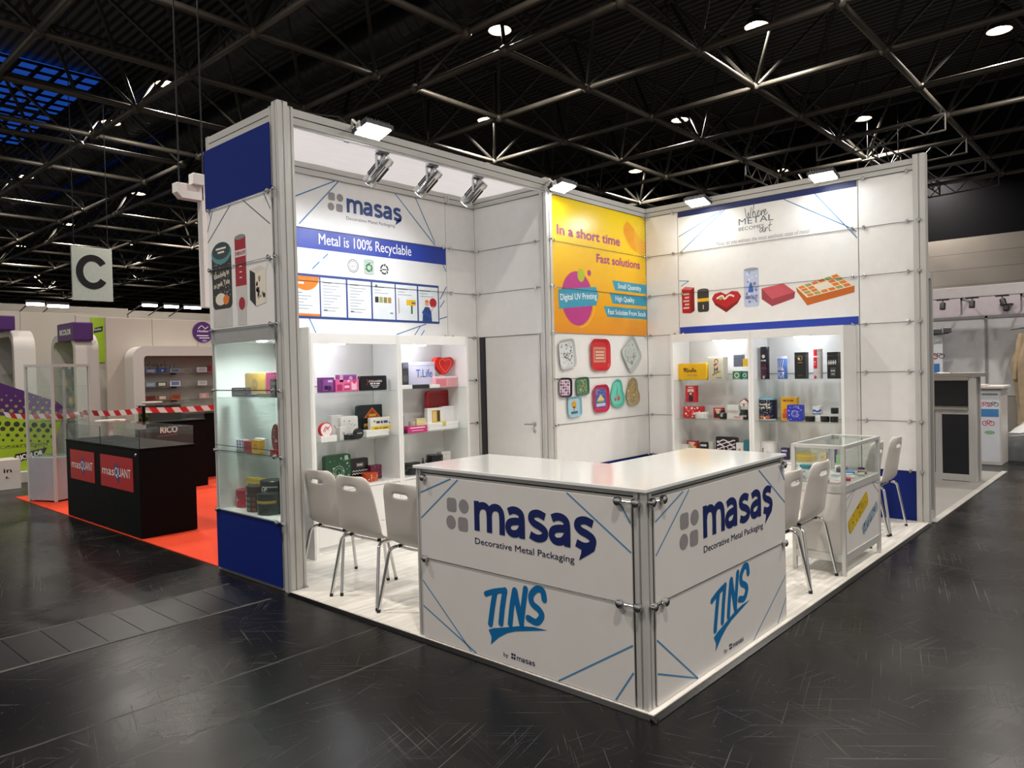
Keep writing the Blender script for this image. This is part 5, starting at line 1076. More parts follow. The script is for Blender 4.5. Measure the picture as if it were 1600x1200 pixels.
        for st in ([(0, 0), (.35, 1.25), (.15, 1.5), (-.1, 1.1), (.5, .85), (.95, 1.2), (.7, 1.5), (.35, 1.3)], [(.45, .75), (.8, .0), (1.1, .3)], [(1.25, .8), (1.15, .1), (1.4, .2)], [(1.9, .75), (1.6, .6), (1.65, .1), (2.0, .2)], [(2.4, .75), (2.15, .4), (2.35, .05), (2.65, .4), (2.4, .75)], [(2.75, .2), (3.15, 1.3), (2.95, 1.4), (2.9, .2), (3.2, .2)], [(3.9, .7), (3.5, .7), (3.4, .2), (3.8, .2), (3.92, .7), (3.95, .1), (4.25, .25)]): stroke(mb, S, [(x0 + p * k * 1.05, base + q * k * .8) for p, q in st], .010, m, .0018)
        disc(mb, S, x0 + 1.3 * k, base + k * .95, .006, m, .0018); BAR(.52, .22, .022, mat('c8921a', .4), .4)
    elif d == 'figure':
        R(.04, .96, .03, .97, mat('c6c2a6', .45)); D(.55, .82, w * .15, mat('8a5a4a', .4), 1); D(.55, .80, w * .09, mat('d9b8a0', .4), 2); R(.40, .66, .42, .70, c1, 1); poly(mb, S, [(a + w * .4, H * .58), (a + w * .75, H * .74), (a + w * .78, H * .68), (a + w * .5, H * .46)], mat('d9b8a0', .4), .002); poly(mb, S, [(a + w * .28, H * .16), (a + w * .84, H * .34), (a + w * .80, H * .4), (a + w * .26, H * .24)], mat('a87a3a', .4), .002); R(.4, .48, .26, .42, mat('3a5a6a', .4), 1); R(.56, .64, .3, .42, mat('3a5a6a', .4), 1); R(.55, .9, .06, .1, mat('7a7060', .4), 1)
    elif d == 'figure2': R(.2, .8, .62, .8, mat('e8c8c0', .4)); R(.3, .72, .06, .36, c1); D(.5, .5, w * .22, c1, 1); D(.5, .52, w * .12, mat('e0a8a0', .4), 2); R(.25, .75, .86, .94, mat('e8c8c0', .4))
    elif d == 'picture2': R(.12, .88, .1, .6, c1); D(.5, .62, s * .2, mat('e0c8a0', .4), 1); R(.2, .8, .78, .9, mat('e8d8c8', .4))
    elif d == 'panels':
        for k in range(9): R(k / 9 + .01, k / 9 + .018, .08, .78, c1)
        R(0, 1, .80, .84, c1)
    elif d == 'neckface': D(.5, .45, w * .2, c1); R(.3, .7, .62, .7, c1)
    elif d == 'bandmid': R(0, 1, .3, .5, c1); R(.1, .9, .36, .44, mat('a83a3a', .4), 1)
    elif d == 'waves':
        for k in range(6): stroke(mb, S, [(a + w * (.04 + .92 * i / 8), H * (.14 + k * .13 + .05 * math.sin(i * 1.4 + k * 2))) for i in range(9)], H * .055, [c1, mat('e8e6e6', .4)][k % 2])
        D(.5, .38, s * .16, mat('17171a', .4), 2); ring2(mb, S, 0, H * .38, s * .12, .008, mat('e8e6e6', .4), .0026)
    elif d == 'tallred':
        for k in range(46): D(r.uniform(.08, .92), r.uniform(.06, .52), s * r.uniform(.05, .1), [c1, mat('5a2a4a', .4), mat('3a3448', .4)][k % 3], n=6)
        BAR(.5, .63, .014, mat('d8d4d0', .4), .7); D(.5, .80, s * .2, mat('d8d4d0', .4)); D(.5, .07, s * .16, mat('c8c4bc', .4), 1)
    elif d == 'swirl':
        for k in range(7): stroke(mb, S, [(a + w * (.06 + .12 * k), H * (.05)), (a + w * (.2 + .08 * k), H * .4), (a + w * (.1 + .1 * k), H * .7), (a + w * (.16 + .11 * k), H * .97)], w * .05, [c1, mat('3a5ab0', .4)][k % 2])
        D(.5, .36, s * .36, mat('e6eaf4', .4), 1, ry=s * .5); R(.16, .84, .36, .43, mat('2a4aa0', .4), 2); D(.5, .24, s * .2, mat('4a6ac0', .4), 2)
    elif d == 'crest': ring2(mb, S, 0, H * .78, w * .2, .005, c1); D(.42, .76, w * .09, mat('d8d0c0', .4)); R(.3, .72, .60, .62, c1); R(.3, .7, .12, .14, mat('6a5a3a', .4))
    elif d == 'smir':
        R(.0, .56, .34, .98, c1); R(.0, .8, .72, .77, mat('e8e0e0', .4), 1); D(.3, .05, s * .2, c1); BAR(.28, .55, .010, mat('e8d0d0', .4), .3); BAR(.28, .47, .008, mat('e8d0d0', .4), .24)
    elif d == 'scriptw':
        for k in range(4): stroke(mb, S, [(a + w * (.1 + .2 * k), H * .56), (a + w * (.2 + .2 * k), H * .7), (a + w * (.16 + .2 * k), H * .52), (a + w * (.3 + .18 * k), H * .64)], .006, c1)
        R(.3, .8, .08, .42, mat('4a4a4c', .4)); BAR(.55, .27, .012, c1, .4); BAR(.55, .15, .010, c1, .3)
    elif d == 'gluck':
        for k in range(70): D(r.uniform(.02, .98), r.uniform(.14, .92), .003, c1, n=6)
        TX('Glueckelig ist', .5, .66, .024, c1, .62, bold=.03, k=2); TX('sa geik Tule', .5, .52, .024, c1, .66, bold=.03, k=2); R(-.2, 1.2, 0, .05, mat('c8ccd0', .4)); R(-.2, 1.2, .94, 1, mat('8ab8cc', .4))
        D(.35, .14, s * .13, mat('d8862a', .4), 1, ry=s * .08); D(.68, .14, s * .13, mat('c84a2a', .4), 1, ry=s * .08); D(.52, .10, s * .06, mat('f0e8d8', .4), 2)
    elif d == 'yellowprint': BAR(.5, .82, .018, c1, .7); D(.3, .4, s * .16, mat('d8602a', .4)); R(.1, .5, .08, .3, mat('c84a1a', .4))
    elif d == 'bluewave': stroke(mb, S, [(a, H * .35), (a + w * .3, H * .6), (a + w * .65, H * .4), (b, H * .7)], H * .26, c1); R(0, 1, 0, .16, c1)
    elif d == 'rings': R(-.2, 1.2, .42, .5, mat('2c2c30', .3))
    elif d == 'autumn':
        for k in range(12): D(r.uniform(.35, .95), r.uniform(.05, .45), s * r.uniform(.03, .07), [c1, mat('c8863a', .4), mat('8a3a2a', .4)][k % 3], n=7)
        R(.30, .36, .2, .62, mat('4a3a34', .4), 1); D(.33, .66, s * .05, mat('4a3a34', .4), 1)
    elif d == 'rimtop': R(-.3, 1.3, .72, .82, c1)
    elif d == 'seal': ring2(mb, S, 0, H * .5, s * .22, s * .03, c1); ring2(mb, S, 0, H * .5, s * .13, s * .03, c1)
    elif d == 'lattice':
        for k in range(9): D(.15 + .35 * (k % 3), .2 + .3 * (k // 3), s * .13, c1, n=6)
    elif d == 'inset': R(.12, .8, .12, .8, c1)
    elif d == 'tas': TX('TAS', .52, .52, .085, c1, .52, bold=.03); R(-.2, 1.2, .9, .94, c1)
    elif d == 'flash': poly(mb, S, [(a + w * .55, H * .8), (a + w * .32, H * .45), (a + w * .5, H * .48), (a + w * .38, H * .15), (a + w * .7, H * .55), (a + w * .52, H * .53)], c1)
    elif d == 'patch':
        for k in range(14): x, z = .02 + .25 * (k % 4), .06 + .23 * (k // 4); R(x, x + .17, z, z + .15, [c1, mat('7a3a2a', .4), mat('5a6a5a', .4), mat('c8b8a0', .4)][(k * 7) % 4])
    elif d == 'goldband': R(-.3, 1.3, .62, .76, c1); R(-.3, 1.3, .58, .6, mat('6a5a22', .4))
def make_item(kind, label, zone, x, y, z, w, H, dep, cols, d):
    nm = {'carton': 'carton', 'tin': 'tin_box', 'can': 'tin_can', 'roundtin': 'round_tin', 'disctin': 'round_tin', 'heart': 'heart_tin', 'tinflat': 'flat_tin', 'oval': 'oval_tin', 'house': 'house_tin'}[kind]
    grp = {'L': 'samples in the left cabinets', 'R': 'samples in the right cabinets', 'T': 'samples in the tower showcase'}[zone]
    root = thing(nm, label, 'carton' if kind == 'carton' else 'tin', (x, y, z + .0006), None, 0 if zone == 'L' else -PI / 2); root['group'] = grp
    gl = .45 if kind == 'carton' else .26
    c0 = mat(cols[0], gl, var=.04); c1 = mat(cols[1], .4) if len(cols) > 1 else c0
    def b(mb, n, **k): return mb.build(n, root, local=True, **k)
    S = Surf((0, 0, 0), (1, 0, 0)); mb = MB()
    if kind == 'carton':
        hl = H * .86
        mb.box(-w / 2, w / 2, 0, dep, 0, hl, c0); b(mb, 'body', bevel=min(.002, H * .05)); mb = MB(); mb.box(-w / 2, w / 2, 0, dep, hl + .0008, H, c0); b(mb, 'flap', bevel=min(.002, H * .05))
    elif kind in ('tin', 'tinflat'):
        if kind == 'tinflat':
            r = min(w, dep) * .15; P = [(px, py) for px, py in rr_pts(-w / 2, w / 2, 0, dep, r)]
            mb.prism([(p, q, 0) for p, q in P], (0, 0, H * .6), c0); b(mb, 'base', smooth=True); mb = MB(); k = 1.015
            mb.prism([(p * k, dep / 2 + (q - dep / 2) * k, H * .6 + .0005) for p, q in P], (0, 0, H * .4), c0); b(mb, 'lid', smooth=True, bevel=.0015)
        else:
            r = min(w, H) * .10; P = rr_pts(-w / 2, w / 2, 0, H, r); ds = dep * .36
            mb.prism([(p * .985, ds, q) for p, q in P], (0, dep - ds, 0), c0); b(mb, 'base', smooth=True); mb = MB(); mb.prism([(p, 0, q) for p, q in P], (0, ds - .0006, 0), c0); b(mb, 'lid', smooth=True, bevel=.003)
    elif kind in ('can', 'roundtin'):
        r = w / 2; S = Surf((0, 0, 0), (1, 0, 0), R=r); cy = r; lid = H * .90 if kind == 'can' else H * .55
        if d in ('neck', 'neckface'):
            mb.rod((0, cy, 0), (0, cy, H), [(0, r * .96), (.02, r), (.62, r), (.74, r * .62), (.8, r * .5)], c0, 24); b(mb, 'body', smooth=True); mb = MB(); mb.rod((0, cy, H * .8), (0, cy, H), [(0, r * .56), (.95, r * .56), (1, r * .5)], c0, 20); b(mb, 'lid', smooth=True)
        else:
            mb.rod((0, cy, 0), (0, cy, lid), [(0, r * .97), (.015, r), (1, r)], c0, 28); b(mb, 'body' if kind == 'can' else 'base', smooth=True); mb = MB()
            lc = {'gluck': mat('8ab8cc', .3), 'smir': mat('b8b6b4', .3), 'autumn': mat('d4d2d0', .3), 'swirl': mat('b8c4dc', .3)}.get(d, c0)
            mb.rod((0, cy, lid + .0006), (0, cy, H), [(0, r * 1.012), (.85, r * 1.012), (1, r * .97)], lc, 28); b(mb, 'lid', smooth=True)
    elif kind == 'disctin':
        r = H / 2; mb.rod((0, .012, r), (0, dep * .55, r), [(0, r * .98), (1, r * .98)], c0, 26); b(mb, 'base', smooth=True); mb = MB(); mb.rod((0, .0115, r), (0, 0, r), [(0, r), (.8, r), (1, r * .97)], c0, 26); b(mb, 'lid', smooth=True)
        pm = MB(); disc(pm, S, 0, r, r * .88, c1 if d == 'reddisc' else mat('222226', .35))
        if d == 'reddisc': stroke(pm, S, [(-r * .5, r * .8), (-r * .1, r * 1.4), (r * .2, r * 1.2), (r * .55, r * 1.5)], .008, c0, .002); stroke(pm, S, [(-r * .3, r * .7), (0, r * 1.1), (r * .4, r * 1.0)], .006, c0, .002)
        else: [rect(pm, S, -r * .55 + q * r * .4, -r * .25 + q * r * .4, r * .95, r * 1.12, c1, .002) for q in range(3)]
        b(pm, 'print')
    elif kind == 'heart':
        hp = [(0, .80), (.12, .95), (.30, 1.0), (.44, .92), (.5, .74), (.44, .52), (.28, .28), (0, 0), (-.28, .28), (-.44, .52), (-.5, .74), (-.44, .92), (-.30, 1.0), (-.12, .95)]
        hp = [p for p in smooth_path(hp + [hp[0]], 3)][:-1]; hp = [(p * w * .98, q * H) for p, q in hp]
        mb.prism([(p * .96, .02, q * .97 + H * .015) for p, q in hp], (0, dep - .02, 0), c0); b(mb, 'base', smooth=True); mb = MB(); mb.prism([(p, 0, q) for p, q in hp], (0, .0195, 0), c0); b(mb, 'lid', smooth=True, bevel=.006)
        pm = MB(); stroke(pm, S, [(p * .62, H * .16 + q * .70) for p, q in hp + hp[:1]], .006, c1, .0075, smooth=False); b(pm, 'embossed_line')
    elif kind == 'oval':
        P = [(w / 2 * math.cos(2 * PI * i / 24), H / 2 + H / 2 * math.sin(2 * PI * i / 24)) for i in range(24)]
        mb.prism([(p * .97, .010, q) for p, q in P], (0, dep - .010, 0), c0); b(mb, 'base', smooth=True); mb = MB(); mb.prism([(p, 0, q) for p, q in P], (0, .0095, 0), c0); b(mb, 'lid', smooth=True, bevel=.002)
    elif kind == 'house':
        mb.prism([(-w * .42, 0, 0), (w * .42, 0, 0), (w * .42, 0, H * .5), (0, 0, H * .9), (-w * .42, 0, H * .5)], (0, dep, 0), c1); b(mb, 'body'); mb = MB()
        for s_ in (-1, 1): mb.prism([(s_ * w * .5, -.003, H * .46), (0, -.003, H * .93), (0, -.003, H), (s_ * w * .5, -.003, H * .55)], (0, dep + .006, 0), c0)
        b(mb, 'lid', bevel=.001); pm = MB(); rect(pm, S, -w * .1, w * .1, 0, H * .35, c0); disc(pm, S, -w * .24, H * .3, w * .06, c0); disc(pm, S, w * .24, H * .3, w * .06, c0); b(pm, 'print')
    if d and kind not in ('disctin', 'heart', 'house'):
        pm = MB()
        if kind == 'oval':
            for k in range(26):
                t = rnd.uniform(0, 2 * PI); q = rnd.uniform(0, .85); disc(pm, S, w / 2 * q * math.cos(t), H / 2 + H / 2 * q * math.sin(t), w * rnd.uniform(.03, .08), [c1, mat('5a6a4a', .4)][k % 2], n=7)
        else: deco(pm, S, w * (.94 if kind == 'tin' else 1), H * .88 if kind in ('can', 'roundtin') and d not in ('gluck', 'smir') else H, d, c0, c1)
        if pm.v: b(pm, 'print')
    return root
for _it in ITEMS: make_item(*_it)

# ---- the things inside the glass topped showcase
def plain(nm, label, loc, rz, build_fn, cat='tin'):
    r = thing(nm, label, cat, loc, 'samples in the glass showcase', rz); build_fn(r); return r
def flat_tin(w, dp, hgt, col, col2=None, tilt=0):
    def f(r):
        P = rr_pts(-w / 2, w / 2, -dp / 2, dp / 2, min(w, dp) * .25)
        mb = MB(); mb.prism([(p, q, 0) for p, q in P], (0, 0, hgt * .55), mat(col, .3)); mb.build('base', r, local=True, smooth=True)
        mb = MB(); mb.prism([(p * 1.02, q * 1.02, hgt * .55 + .0004) for p, q in P], (0, 0, hgt * .45), mat(col2 or col, .3)); mb.build('lid', r, local=True, smooth=True, bevel=.002)
    return f
ZV = .7006
for nm, lab, x, y, rz, w, dp, hg, c1_, c2_ in (('flat_tin', 'bright blue oblong tin in the glass showcase', 3.45, .17, .4, .13, .07, .028, '2a6ab8', '4a8ad0'), ('flat_tin', 'dark grey tin at the far end of the glass showcase', 3.58, .27, .2, .14, .08, .035, '4a4a50', '5a5a62'), ('flat_tin', 'pinkish grey tin before the dark grey tin', 3.55, .10, .3, .11, .07, .025, '8a6a6a', 'b08a86'),
        ('round_tin', 'small white tin beside the front pane of the showcase', 3.22, .09, .1, .07, .07, .022, 'e4e4e0', 'efefec'), ('round_tin', 'small white tin in the middle of the showcase deck', 3.33, .13, .5, .08, .06, .022, 'dcdcd8', 'e8e8e6'), ('flat_tin', 'pale silver tin left of the blue oblong tin', 3.30, .23, .2, .10, .06, .022, 'c8ccd0', 'd8dce0'),
        ('round_tin', 'small red tin near the front pane of the showcase', 3.10, .075, .3, .055, .045, .022, 'b83a44', 'd05a62'), ('round_tin', 'small white tin near the left front post of the showcase', 2.99, .085, .0, .06, .05, .018, 'dedfda', 'efefea'), ('flat_tin', 'greenish white tin right of the small red tin', 3.42, .07, .2, .09, .05, .02, 'b8c4b0', 'd0d8c8'),
        ('flat_tin', 'pale pink low tin at the left front corner of the deck', 2.90, .10, .0, .11, .07, .02, 'd8c0c4', 'e4d4d6'), ('round_tin', 'black and white ornament tin left in the showcase', 2.93, .20, .2, .10, .08, .03, '3a4444', 'c8ccc8')):
    plain(nm, lab, (x, y, ZV), rz, flat_tin(w, dp, hg, c1_, c2_))
def jar(r):
    mb = MB(); mb.rod((0, 0, 0), (0, 0, .10), [(0, .042), (.05, .046), (.9, .046), (1, .043)], mat('d8dde0', .25), 22); mb.build('body', r, local=True, smooth=True)
    mb = MB(); mb.rod((0, 0, .1004), (0, 0, .128), [(0, .05), (.85, .05), (1, .046)], mat('2a8a9a', .3), 22); mb.build('lid', r, local=True, smooth=True)
    S = Surf((0, -.046, 0), (1, 0, 0), R=.046); pm = MB()
    for k in range(12): disc(pm, S, rnd.uniform(-.06, .04), rnd.uniform(.02, .085), rnd.uniform(.004, .009), mat('8a96a4', .4), n=7)
    pm.build('print', r, local=True)
plain('tin_can', 'white tin can with a teal lid standing left in the glass showcase', (2.93, .33, ZV), -.6, jar)

# ---- nine decorated trays hung on the wall below the yellow poster
def tray(label, x, z, w, hgt, rot, shape, rim, face, deco_fn):
    r = thing('serving_tray', label, 'tray', (x, 3.148, z), 'trays hung on the wall'); c, s_ = math.cos(rot), math.sin(rot)
    if shape == 'round': P = rr_pts(-w / 2, w / 2, -hgt / 2, hgt / 2, min(w, hgt) * .26, 6)
    elif shape == 'soft': P = [((w / 2) * math.copysign(abs(math.cos(t)) ** .36, math.cos(t)), (hgt / 2) * math.copysign(abs(math.sin(t)) ** .36, math.sin(t))) for t in [2 * PI * i / 40 for i in range(40)]]
    else: P = smooth_path([(0, .5), (.26, .44), (.36, .24), (.40, .05), (.52, -.15), (.46, -.38), (.22, -.5), (-.1, -.5), (-.38, -.40), (-.5, -.15), (-.42, .08), (-.32, .28), (-.2, .44), (0, .5)], 3)[:-1]; P = [(p * w, q * hgt) for p, q in P]
    def W(p, q, d): return (x + p * c - q * s_, 3.148 - d, z + p * s_ + q * c)
    n = len(P); rings = [(.86, .0), (.98, .020), (1.0, .024), (.97, .024), (.80, .009)]
    vs = [W(p * k, q * k, d) for k, d in rings for p, q in P]; fs = [(a * n + i, a * n + (i + 1) % n, (a + 1) * n + (i + 1) % n, (a + 1) * n + i) for a in range(len(rings) - 1) for i in range(n)]
    mb = MB(); mb.add(vs, fs, mat(rim, .25, .2)); mb.build('rim', r, smooth=True)
    mb = MB(); mb.add([W(p * .805, q * .805, .009) for p, q in P], [tuple(range(n))], mat(face, .3)); mb.build('base', r)
    pm = MB(); F2 = lambda a, b, hh=.0012: Vector(W(a, b, .009 + hh)); F2.R = None; deco_fn(pm, F2, w * .8, hgt * .8); pm.build('print', r)
def d_speck(cols):
    def f(pm, F, w, hg):
        for k in range(70): disc(pm, F, rnd.uniform(-.42, .42) * w, rnd.uniform(-.42, .42) * hg, rnd.uniform(.004, .011), mat(cols[k % len(cols)], .4), n=6)
    return f
def d_red(pm, F, w, hg):
    rect(pm, F, -w * .4, w * .36, -hg * .3, hg * .3, mat('c88a72', .4)); rect(pm, F, -w * .33, w * .30, -hg * .22, hg * .22, mat('b8584a', .4), .0018)
    for k in range(3): rect(pm, F, -w * .28, w * .25, -hg * .16 + k * hg * .12, -hg * .10 + k * hg * .12, mat('e0c0a8', .4), .0024)
def d_tiles(cols):
    def f(pm, F, w, hg):
        for k in range(20): i, j = k % 4, k // 4; rect(pm, F, -w * .44 + i * w * .22, -w * .27 + i * w * .22, -hg * .44 + j * hg * .18, -hg * .30 + j * hg * .18, mat(cols[k % len(cols)], .4))
    return f
def d_night(pm, F, w, hg):
    rrect(pm, F, -w * .42, w * .42, -hg * .42, hg * .44, w * .1, mat('4a5aa0', .4)); poly(pm, F, [(-w * .3, -hg * .1), (0, hg * .2), (w * .3, -hg * .1)], mat('e0c88a', .4), .0018); rect(pm, F, -w * .24, w * .24, -hg * .16, -hg * .08, mat('8ab04a', .4), .002); rect(pm, F, -w * .34, w * .34, -hg * .36, -hg * .22, mat('c8c0dc', .4), .0018); ring2(pm, F, -w * .2, hg * .3, w * .1, .005, mat('e8e4d0', .4), .002, a0=.8, a1=4.5)
    for k in range(9): disc(pm, F, rnd.uniform(-.35, .35) * w, rnd.uniform(.15, .38) * hg, .004, mat('e8e4f0', .4), .002, n=6)
def d_cherry(pm, F, w, hg):
    disc(pm, F, -w * .12, -hg * .28, w * .09, mat('b83a44', .4)); disc(pm, F, w * .16, -hg * .24, w * .12, mat('c84a50', .4)); stroke(pm, F, [(-w * .1, -hg * .2), (w * .02, hg * .05), (w * .06, hg * .28)], .006, mat('3a6a4a', .4)); stroke(pm, F, [(w * .14, -hg * .14), (w * .06, hg * .05), (w * .06, hg * .28)], .006, mat('3a6a4a', .4))
def d_balloon(pm, F, w, hg):
    disc(pm, F, 0, hg * .14, w * .2, mat('e0a02a', .4), ry=hg * .22); poly(pm, F, [(-w * .12, 0), (w * .12, 0), (w * .04, -hg * .14), (-w * .04, -hg * .14)], mat('d88a2a', .4)); rect(pm, F, -w * .05, w * .05, -hg * .22, -hg * .16, mat('8a5a2a', .4)); rect(pm, F, -w * .28, w * .3, -hg * .42, -hg * .28, mat('4a5a7a', .4), .002)
tray('silver tray with black speckle pattern, tilted, upper row left', 3.505, 1.795, .30, .33, .12, 'soft', 'c0c4c4', 'd8dcdc', d_speck(['2a2a2e', '5a5e62', '9aa0a4']))
tray('red rounded tray with a pale square print in the upper row middle', 4.14, 1.785, .40, .37, .0, 'round', 'c01a24', 'c8202a', d_red)
tray('silver speckled tray standing on its corner, upper row right', 4.80, 1.795, .36, .36, .62, 'soft', 'b8c0bc', 'ccd4d0', d_speck(['4a5450', '7a8680', '9aa49e']))
tray('small square tray with dark violet rim, lower row far left', 3.46, 1.425, .235, .215, -.02, 'soft', '2a1a2e', 'e0d4dc', d_tiles(['4a2a4a', '8a6a86', 'c8a8c0']))
tray('small square green patterned tray left in the lower rows', 3.775, 1.43, .25, .205, .03, 'soft', '3a6a50', '5a8a6a', d_speck(['d8c88a', '2a4a3a', 'b8a86a']))
tray('rounded tray with pink rim and blue night tent picture', 4.135, 1.275, .33, .32, .03, 'round', 'b8284a', 'c8304e', d_night)
tray('turquoise pear shaped tray with red cherries', 4.47, 1.325, .30, .34, .0, 'pear', '5ab8a8', '6ac8b4', d_cherry)
tray('brown cream pear shaped tray at the right end of the lower row', 4.81, 1.33, .30, .35, .0, 'pear', 'a89a78', 'b09a6a', d_speck(['5a4a2a', 'e8dcc0', '8a6a3a', 'd0b888']))
tray('pale blue square tray with a yellow balloon, lowest of all', 3.62, 1.205, .26, .23, .03, 'soft', '8ab4c4', 'a4ccd8', d_balloon)

# ================================================================ THE NEIGHBOURING STANDS
CREAM = mat('bcb4a9', .55, var=.03, scale=2); STW = mat('cbc6c0', .4, var=.02); PURP = mat('4a1f66', .4); LIME = mat('9ab82a', .4); INK2 = mat('1c1c20', .45)
ORC = mat('d83a08', .85, var=.12, scale=40, bump=.1)
mb = MB(); mb.prism([(.035, 4.23, 0), (.035, 10.33, 0), (4.0, 10.33, 0), (4.0, 4.33, 0), (.1, 4.33, 0), (.1, 4.23, 0)], (0, 0, .006), ORC); o = mb.build('carpet'); tag(o, 'bright orange carpet of the neighbouring stand left of the tower', 'carpet')
# ---- black counter with glass hood and red boards
BLK = mat('030305', .55, var=.1, spec=.12)
root = thing('display_counter', 'black counter with glass hood and two red boards on orange carpet', 'counter', (.33, 7.0, .006))
mb = MB(); mb.box(.045, .62, 5.94, 8.13, .012, .905, BLK); mb.build('body', root, bevel=.004); mb = MB(); mb.box(.04, .625, 5.935, 8.135, .907, .925, BLK); mb.build('deck', root, bevel=.002)
for b4 in ((.055, .059, 5.95, 8.12), (.606, .610, 5.95, 8.12)):
    mb = MB(); mb.box(*b4, .926, 1.115, GLASS); mb.build('glass_pane', root)
for y in (5.95, 7.03, 8.116): mb = MB(); mb.box(.06, .605, y, y + .004, .926, 1.115, GLASS); mb.build('glass_pane', root)
mb = MB(); mb.box(.052, .613, 5.947, 8.123, 1.116, 1.122, GLASSG); mb.build('glass_top', root)
for y in (5.948, 7.028, 8.112):
    mb = MB(); mb.box(.0535, .060, y, y + .008, .926, 1.115, SLOT); mb.build('glass_clip', root)
mb = MB(); mb.rod((.045, 6.02, .86), (.036, 6.02, .86), [(0, .018), (1, .015)], CHROME, 12); mb.build('lock', root, smooth=True)
RB = mat('b01a1c', .4)
for y0, y1 in ((7.98, 7.19), (7.0, 6.10)):
    mb = MB(); mb.box(.040, .045, y1, y0, .468, .815, RB); bd = mb.build('red_board', root, bevel=.001)
    S = Surf((.040, y0, .468), (0, -1, 0)); w = y0 - y1; k = w / .9; pm = MB()
    sp = [(.44, .30), (.47, .22), (.52, .27), (.545, .16), (.53, .11), (.50, .06), (.46, .10), (.42, .15), (.41, .23)]; poly(pm, S, [(a * k, b) for a, b in smooth_path(sp + sp[:1], 3)[:-1]], mat('2c3f86', .4))
    text(pm, S, 'mas', .06 * k, .135, .098, WTX, width=.34 * k, bold=.0, hh=.002); text(pm, S, 'QUANT', .415 * k, .135, .098, WTX, width=.43 * k, hh=.002); pm.build('lettering', bd)
# ---- tall rotated glass showcase
root = thing('glass_showcase', 'tall empty glass showcase with grey base at the carpet corner', 'showcase', (.24, 9.26, .006))
A0 = Vector((.24, 9.26, 0)); e1 = (Vector((.03, 9.74, 0)) - A0).normalized(); e2 = Vector((-e1.y, e1.x, 0)); e2 = -e2 if e2.x < 0 else e2; W1, W2, HT = .50, .60, 1.86
def Q(a, b, z): return A0 + e1 * a + e2 * b + Vector((0, 0, z))
def qbox(mb, a0, a1, b0, b1, z0, z1, m): mb.prism([Q(a0, b0, z0), Q(a1, b0, z0), Q(a1, b1, z0), Q(a0, b1, z0)], (0, 0, z1 - z0), m)
for a, b in ((0, 0), (W1 - .03, 0), (0, W2 - .03), (W1 - .03, W2 - .03)): mb = MB(); qbox(mb, a, a + .03, b, b + .03, .012, HT, ALU); mb.build('corner_post', root)
mb = MB()
for b in (0, W2 - .03): qbox(mb, .03, W1 - .03, b, b + .03, HT - .035, HT, ALU)
for a in (0, W1 - .03): qbox(mb, a, a + .03, .03, W2 - .03, HT - .035, HT, ALU)
mb.build('top_frame', root); GB = mat('a3a1a6', .45)
mb = MB(); qbox(mb, .006, W1 - .006, .006, W2 - .006, .03, .60, GB); mb.build('base_cabinet', root)
for z in (.62, 1.08, 1.55): mb = MB(); qbox(mb, .03, W1 - .03, .03, W2 - .03, z, z + .007, GLASSG); mb.build('glass_shelf', root)
for q4 in ((.03, W1 - .03, .012, .016), (.03, W1 - .03, W2 - .016, W2 - .012), (.012, .016, .03, W2 - .03), (W1 - .016, W1 - .012, .03, W2 - .03)):
    mb = MB(); qbox(mb, *q4, .60, HT - .035, GLASS); mb.build('glass_pane', root)
# ---- stand walls behind
def wall_thing(lab, boxes, m=CREAM, trim=None):
    x0, x1, y0, y1, z0, z1 = boxes[0]; root = thing('stand_wall', lab, 'wall panel', ((x0 + x1) / 2, (y0 + y1) / 2, z0))
    for b6 in boxes: mb = MB(); mb.box(*b6, m); mb.build('panel', root, bevel=.004)
    return root
wall_thing('cream stand wall with the round purple sign and the glass shelf niche', [(1.88, 2.66, 12.0, 12.06, 0, 2.72), (2.666, 3.50, 12.0, 12.06, 0, 2.72), (3.506, 5.3, 12.0, 12.06, 0, 2.72)])
wall_thing('narrow cream return wall carrying the lime green banner', [(1.90, 2.7, 13.55, 13.61, 0, 2.86)])
wall_thing('cream back wall behind the white portal stands at the far left', [(-2.5, .6, 17.5, 17.56, 0, 3.22), (.606, 2.0, 17.5, 17.56, 0, 3.22), (2.006, 3.6, 17.5, 17.56, 0, 3.22)])
wall_thing('long cream fascia of a distant stand under the hanging C sign', [(-4, 3.0, 26, 26.1, 3.3, 4.4), (3.006, 7.5, 26, 26.1, 3.2, 4.16), (7.506, 14, 26, 26.1, 3.2, 4.1), (-4, -3.7, 26.1, 26.4, 0, 4.2), (13.7, 14, 26.1, 26.4, 0, 4.1)])
r = thing('banner', 'lime green hanging banner at the end of the return wall', 'banner', (2.27, 13.54, 1.97)); mb = MB(); mb.box(2.15, 2.385, 13.53, 13.548, 1.97, 2.83, LIME); mb.build('cloth', r); S = Surf((2.15, 13.53, 1.97), (1, 0, 0)); mb = MB(); poly(mb, S, [(.04, .56), (.20, .60), (.21, .70), (.06, .66)], INK2); text(mb, S, 'ricolor', .05, .60, .05, WTX, width=.14, hh=.002, rot=.2); mb.build('lettering', r)
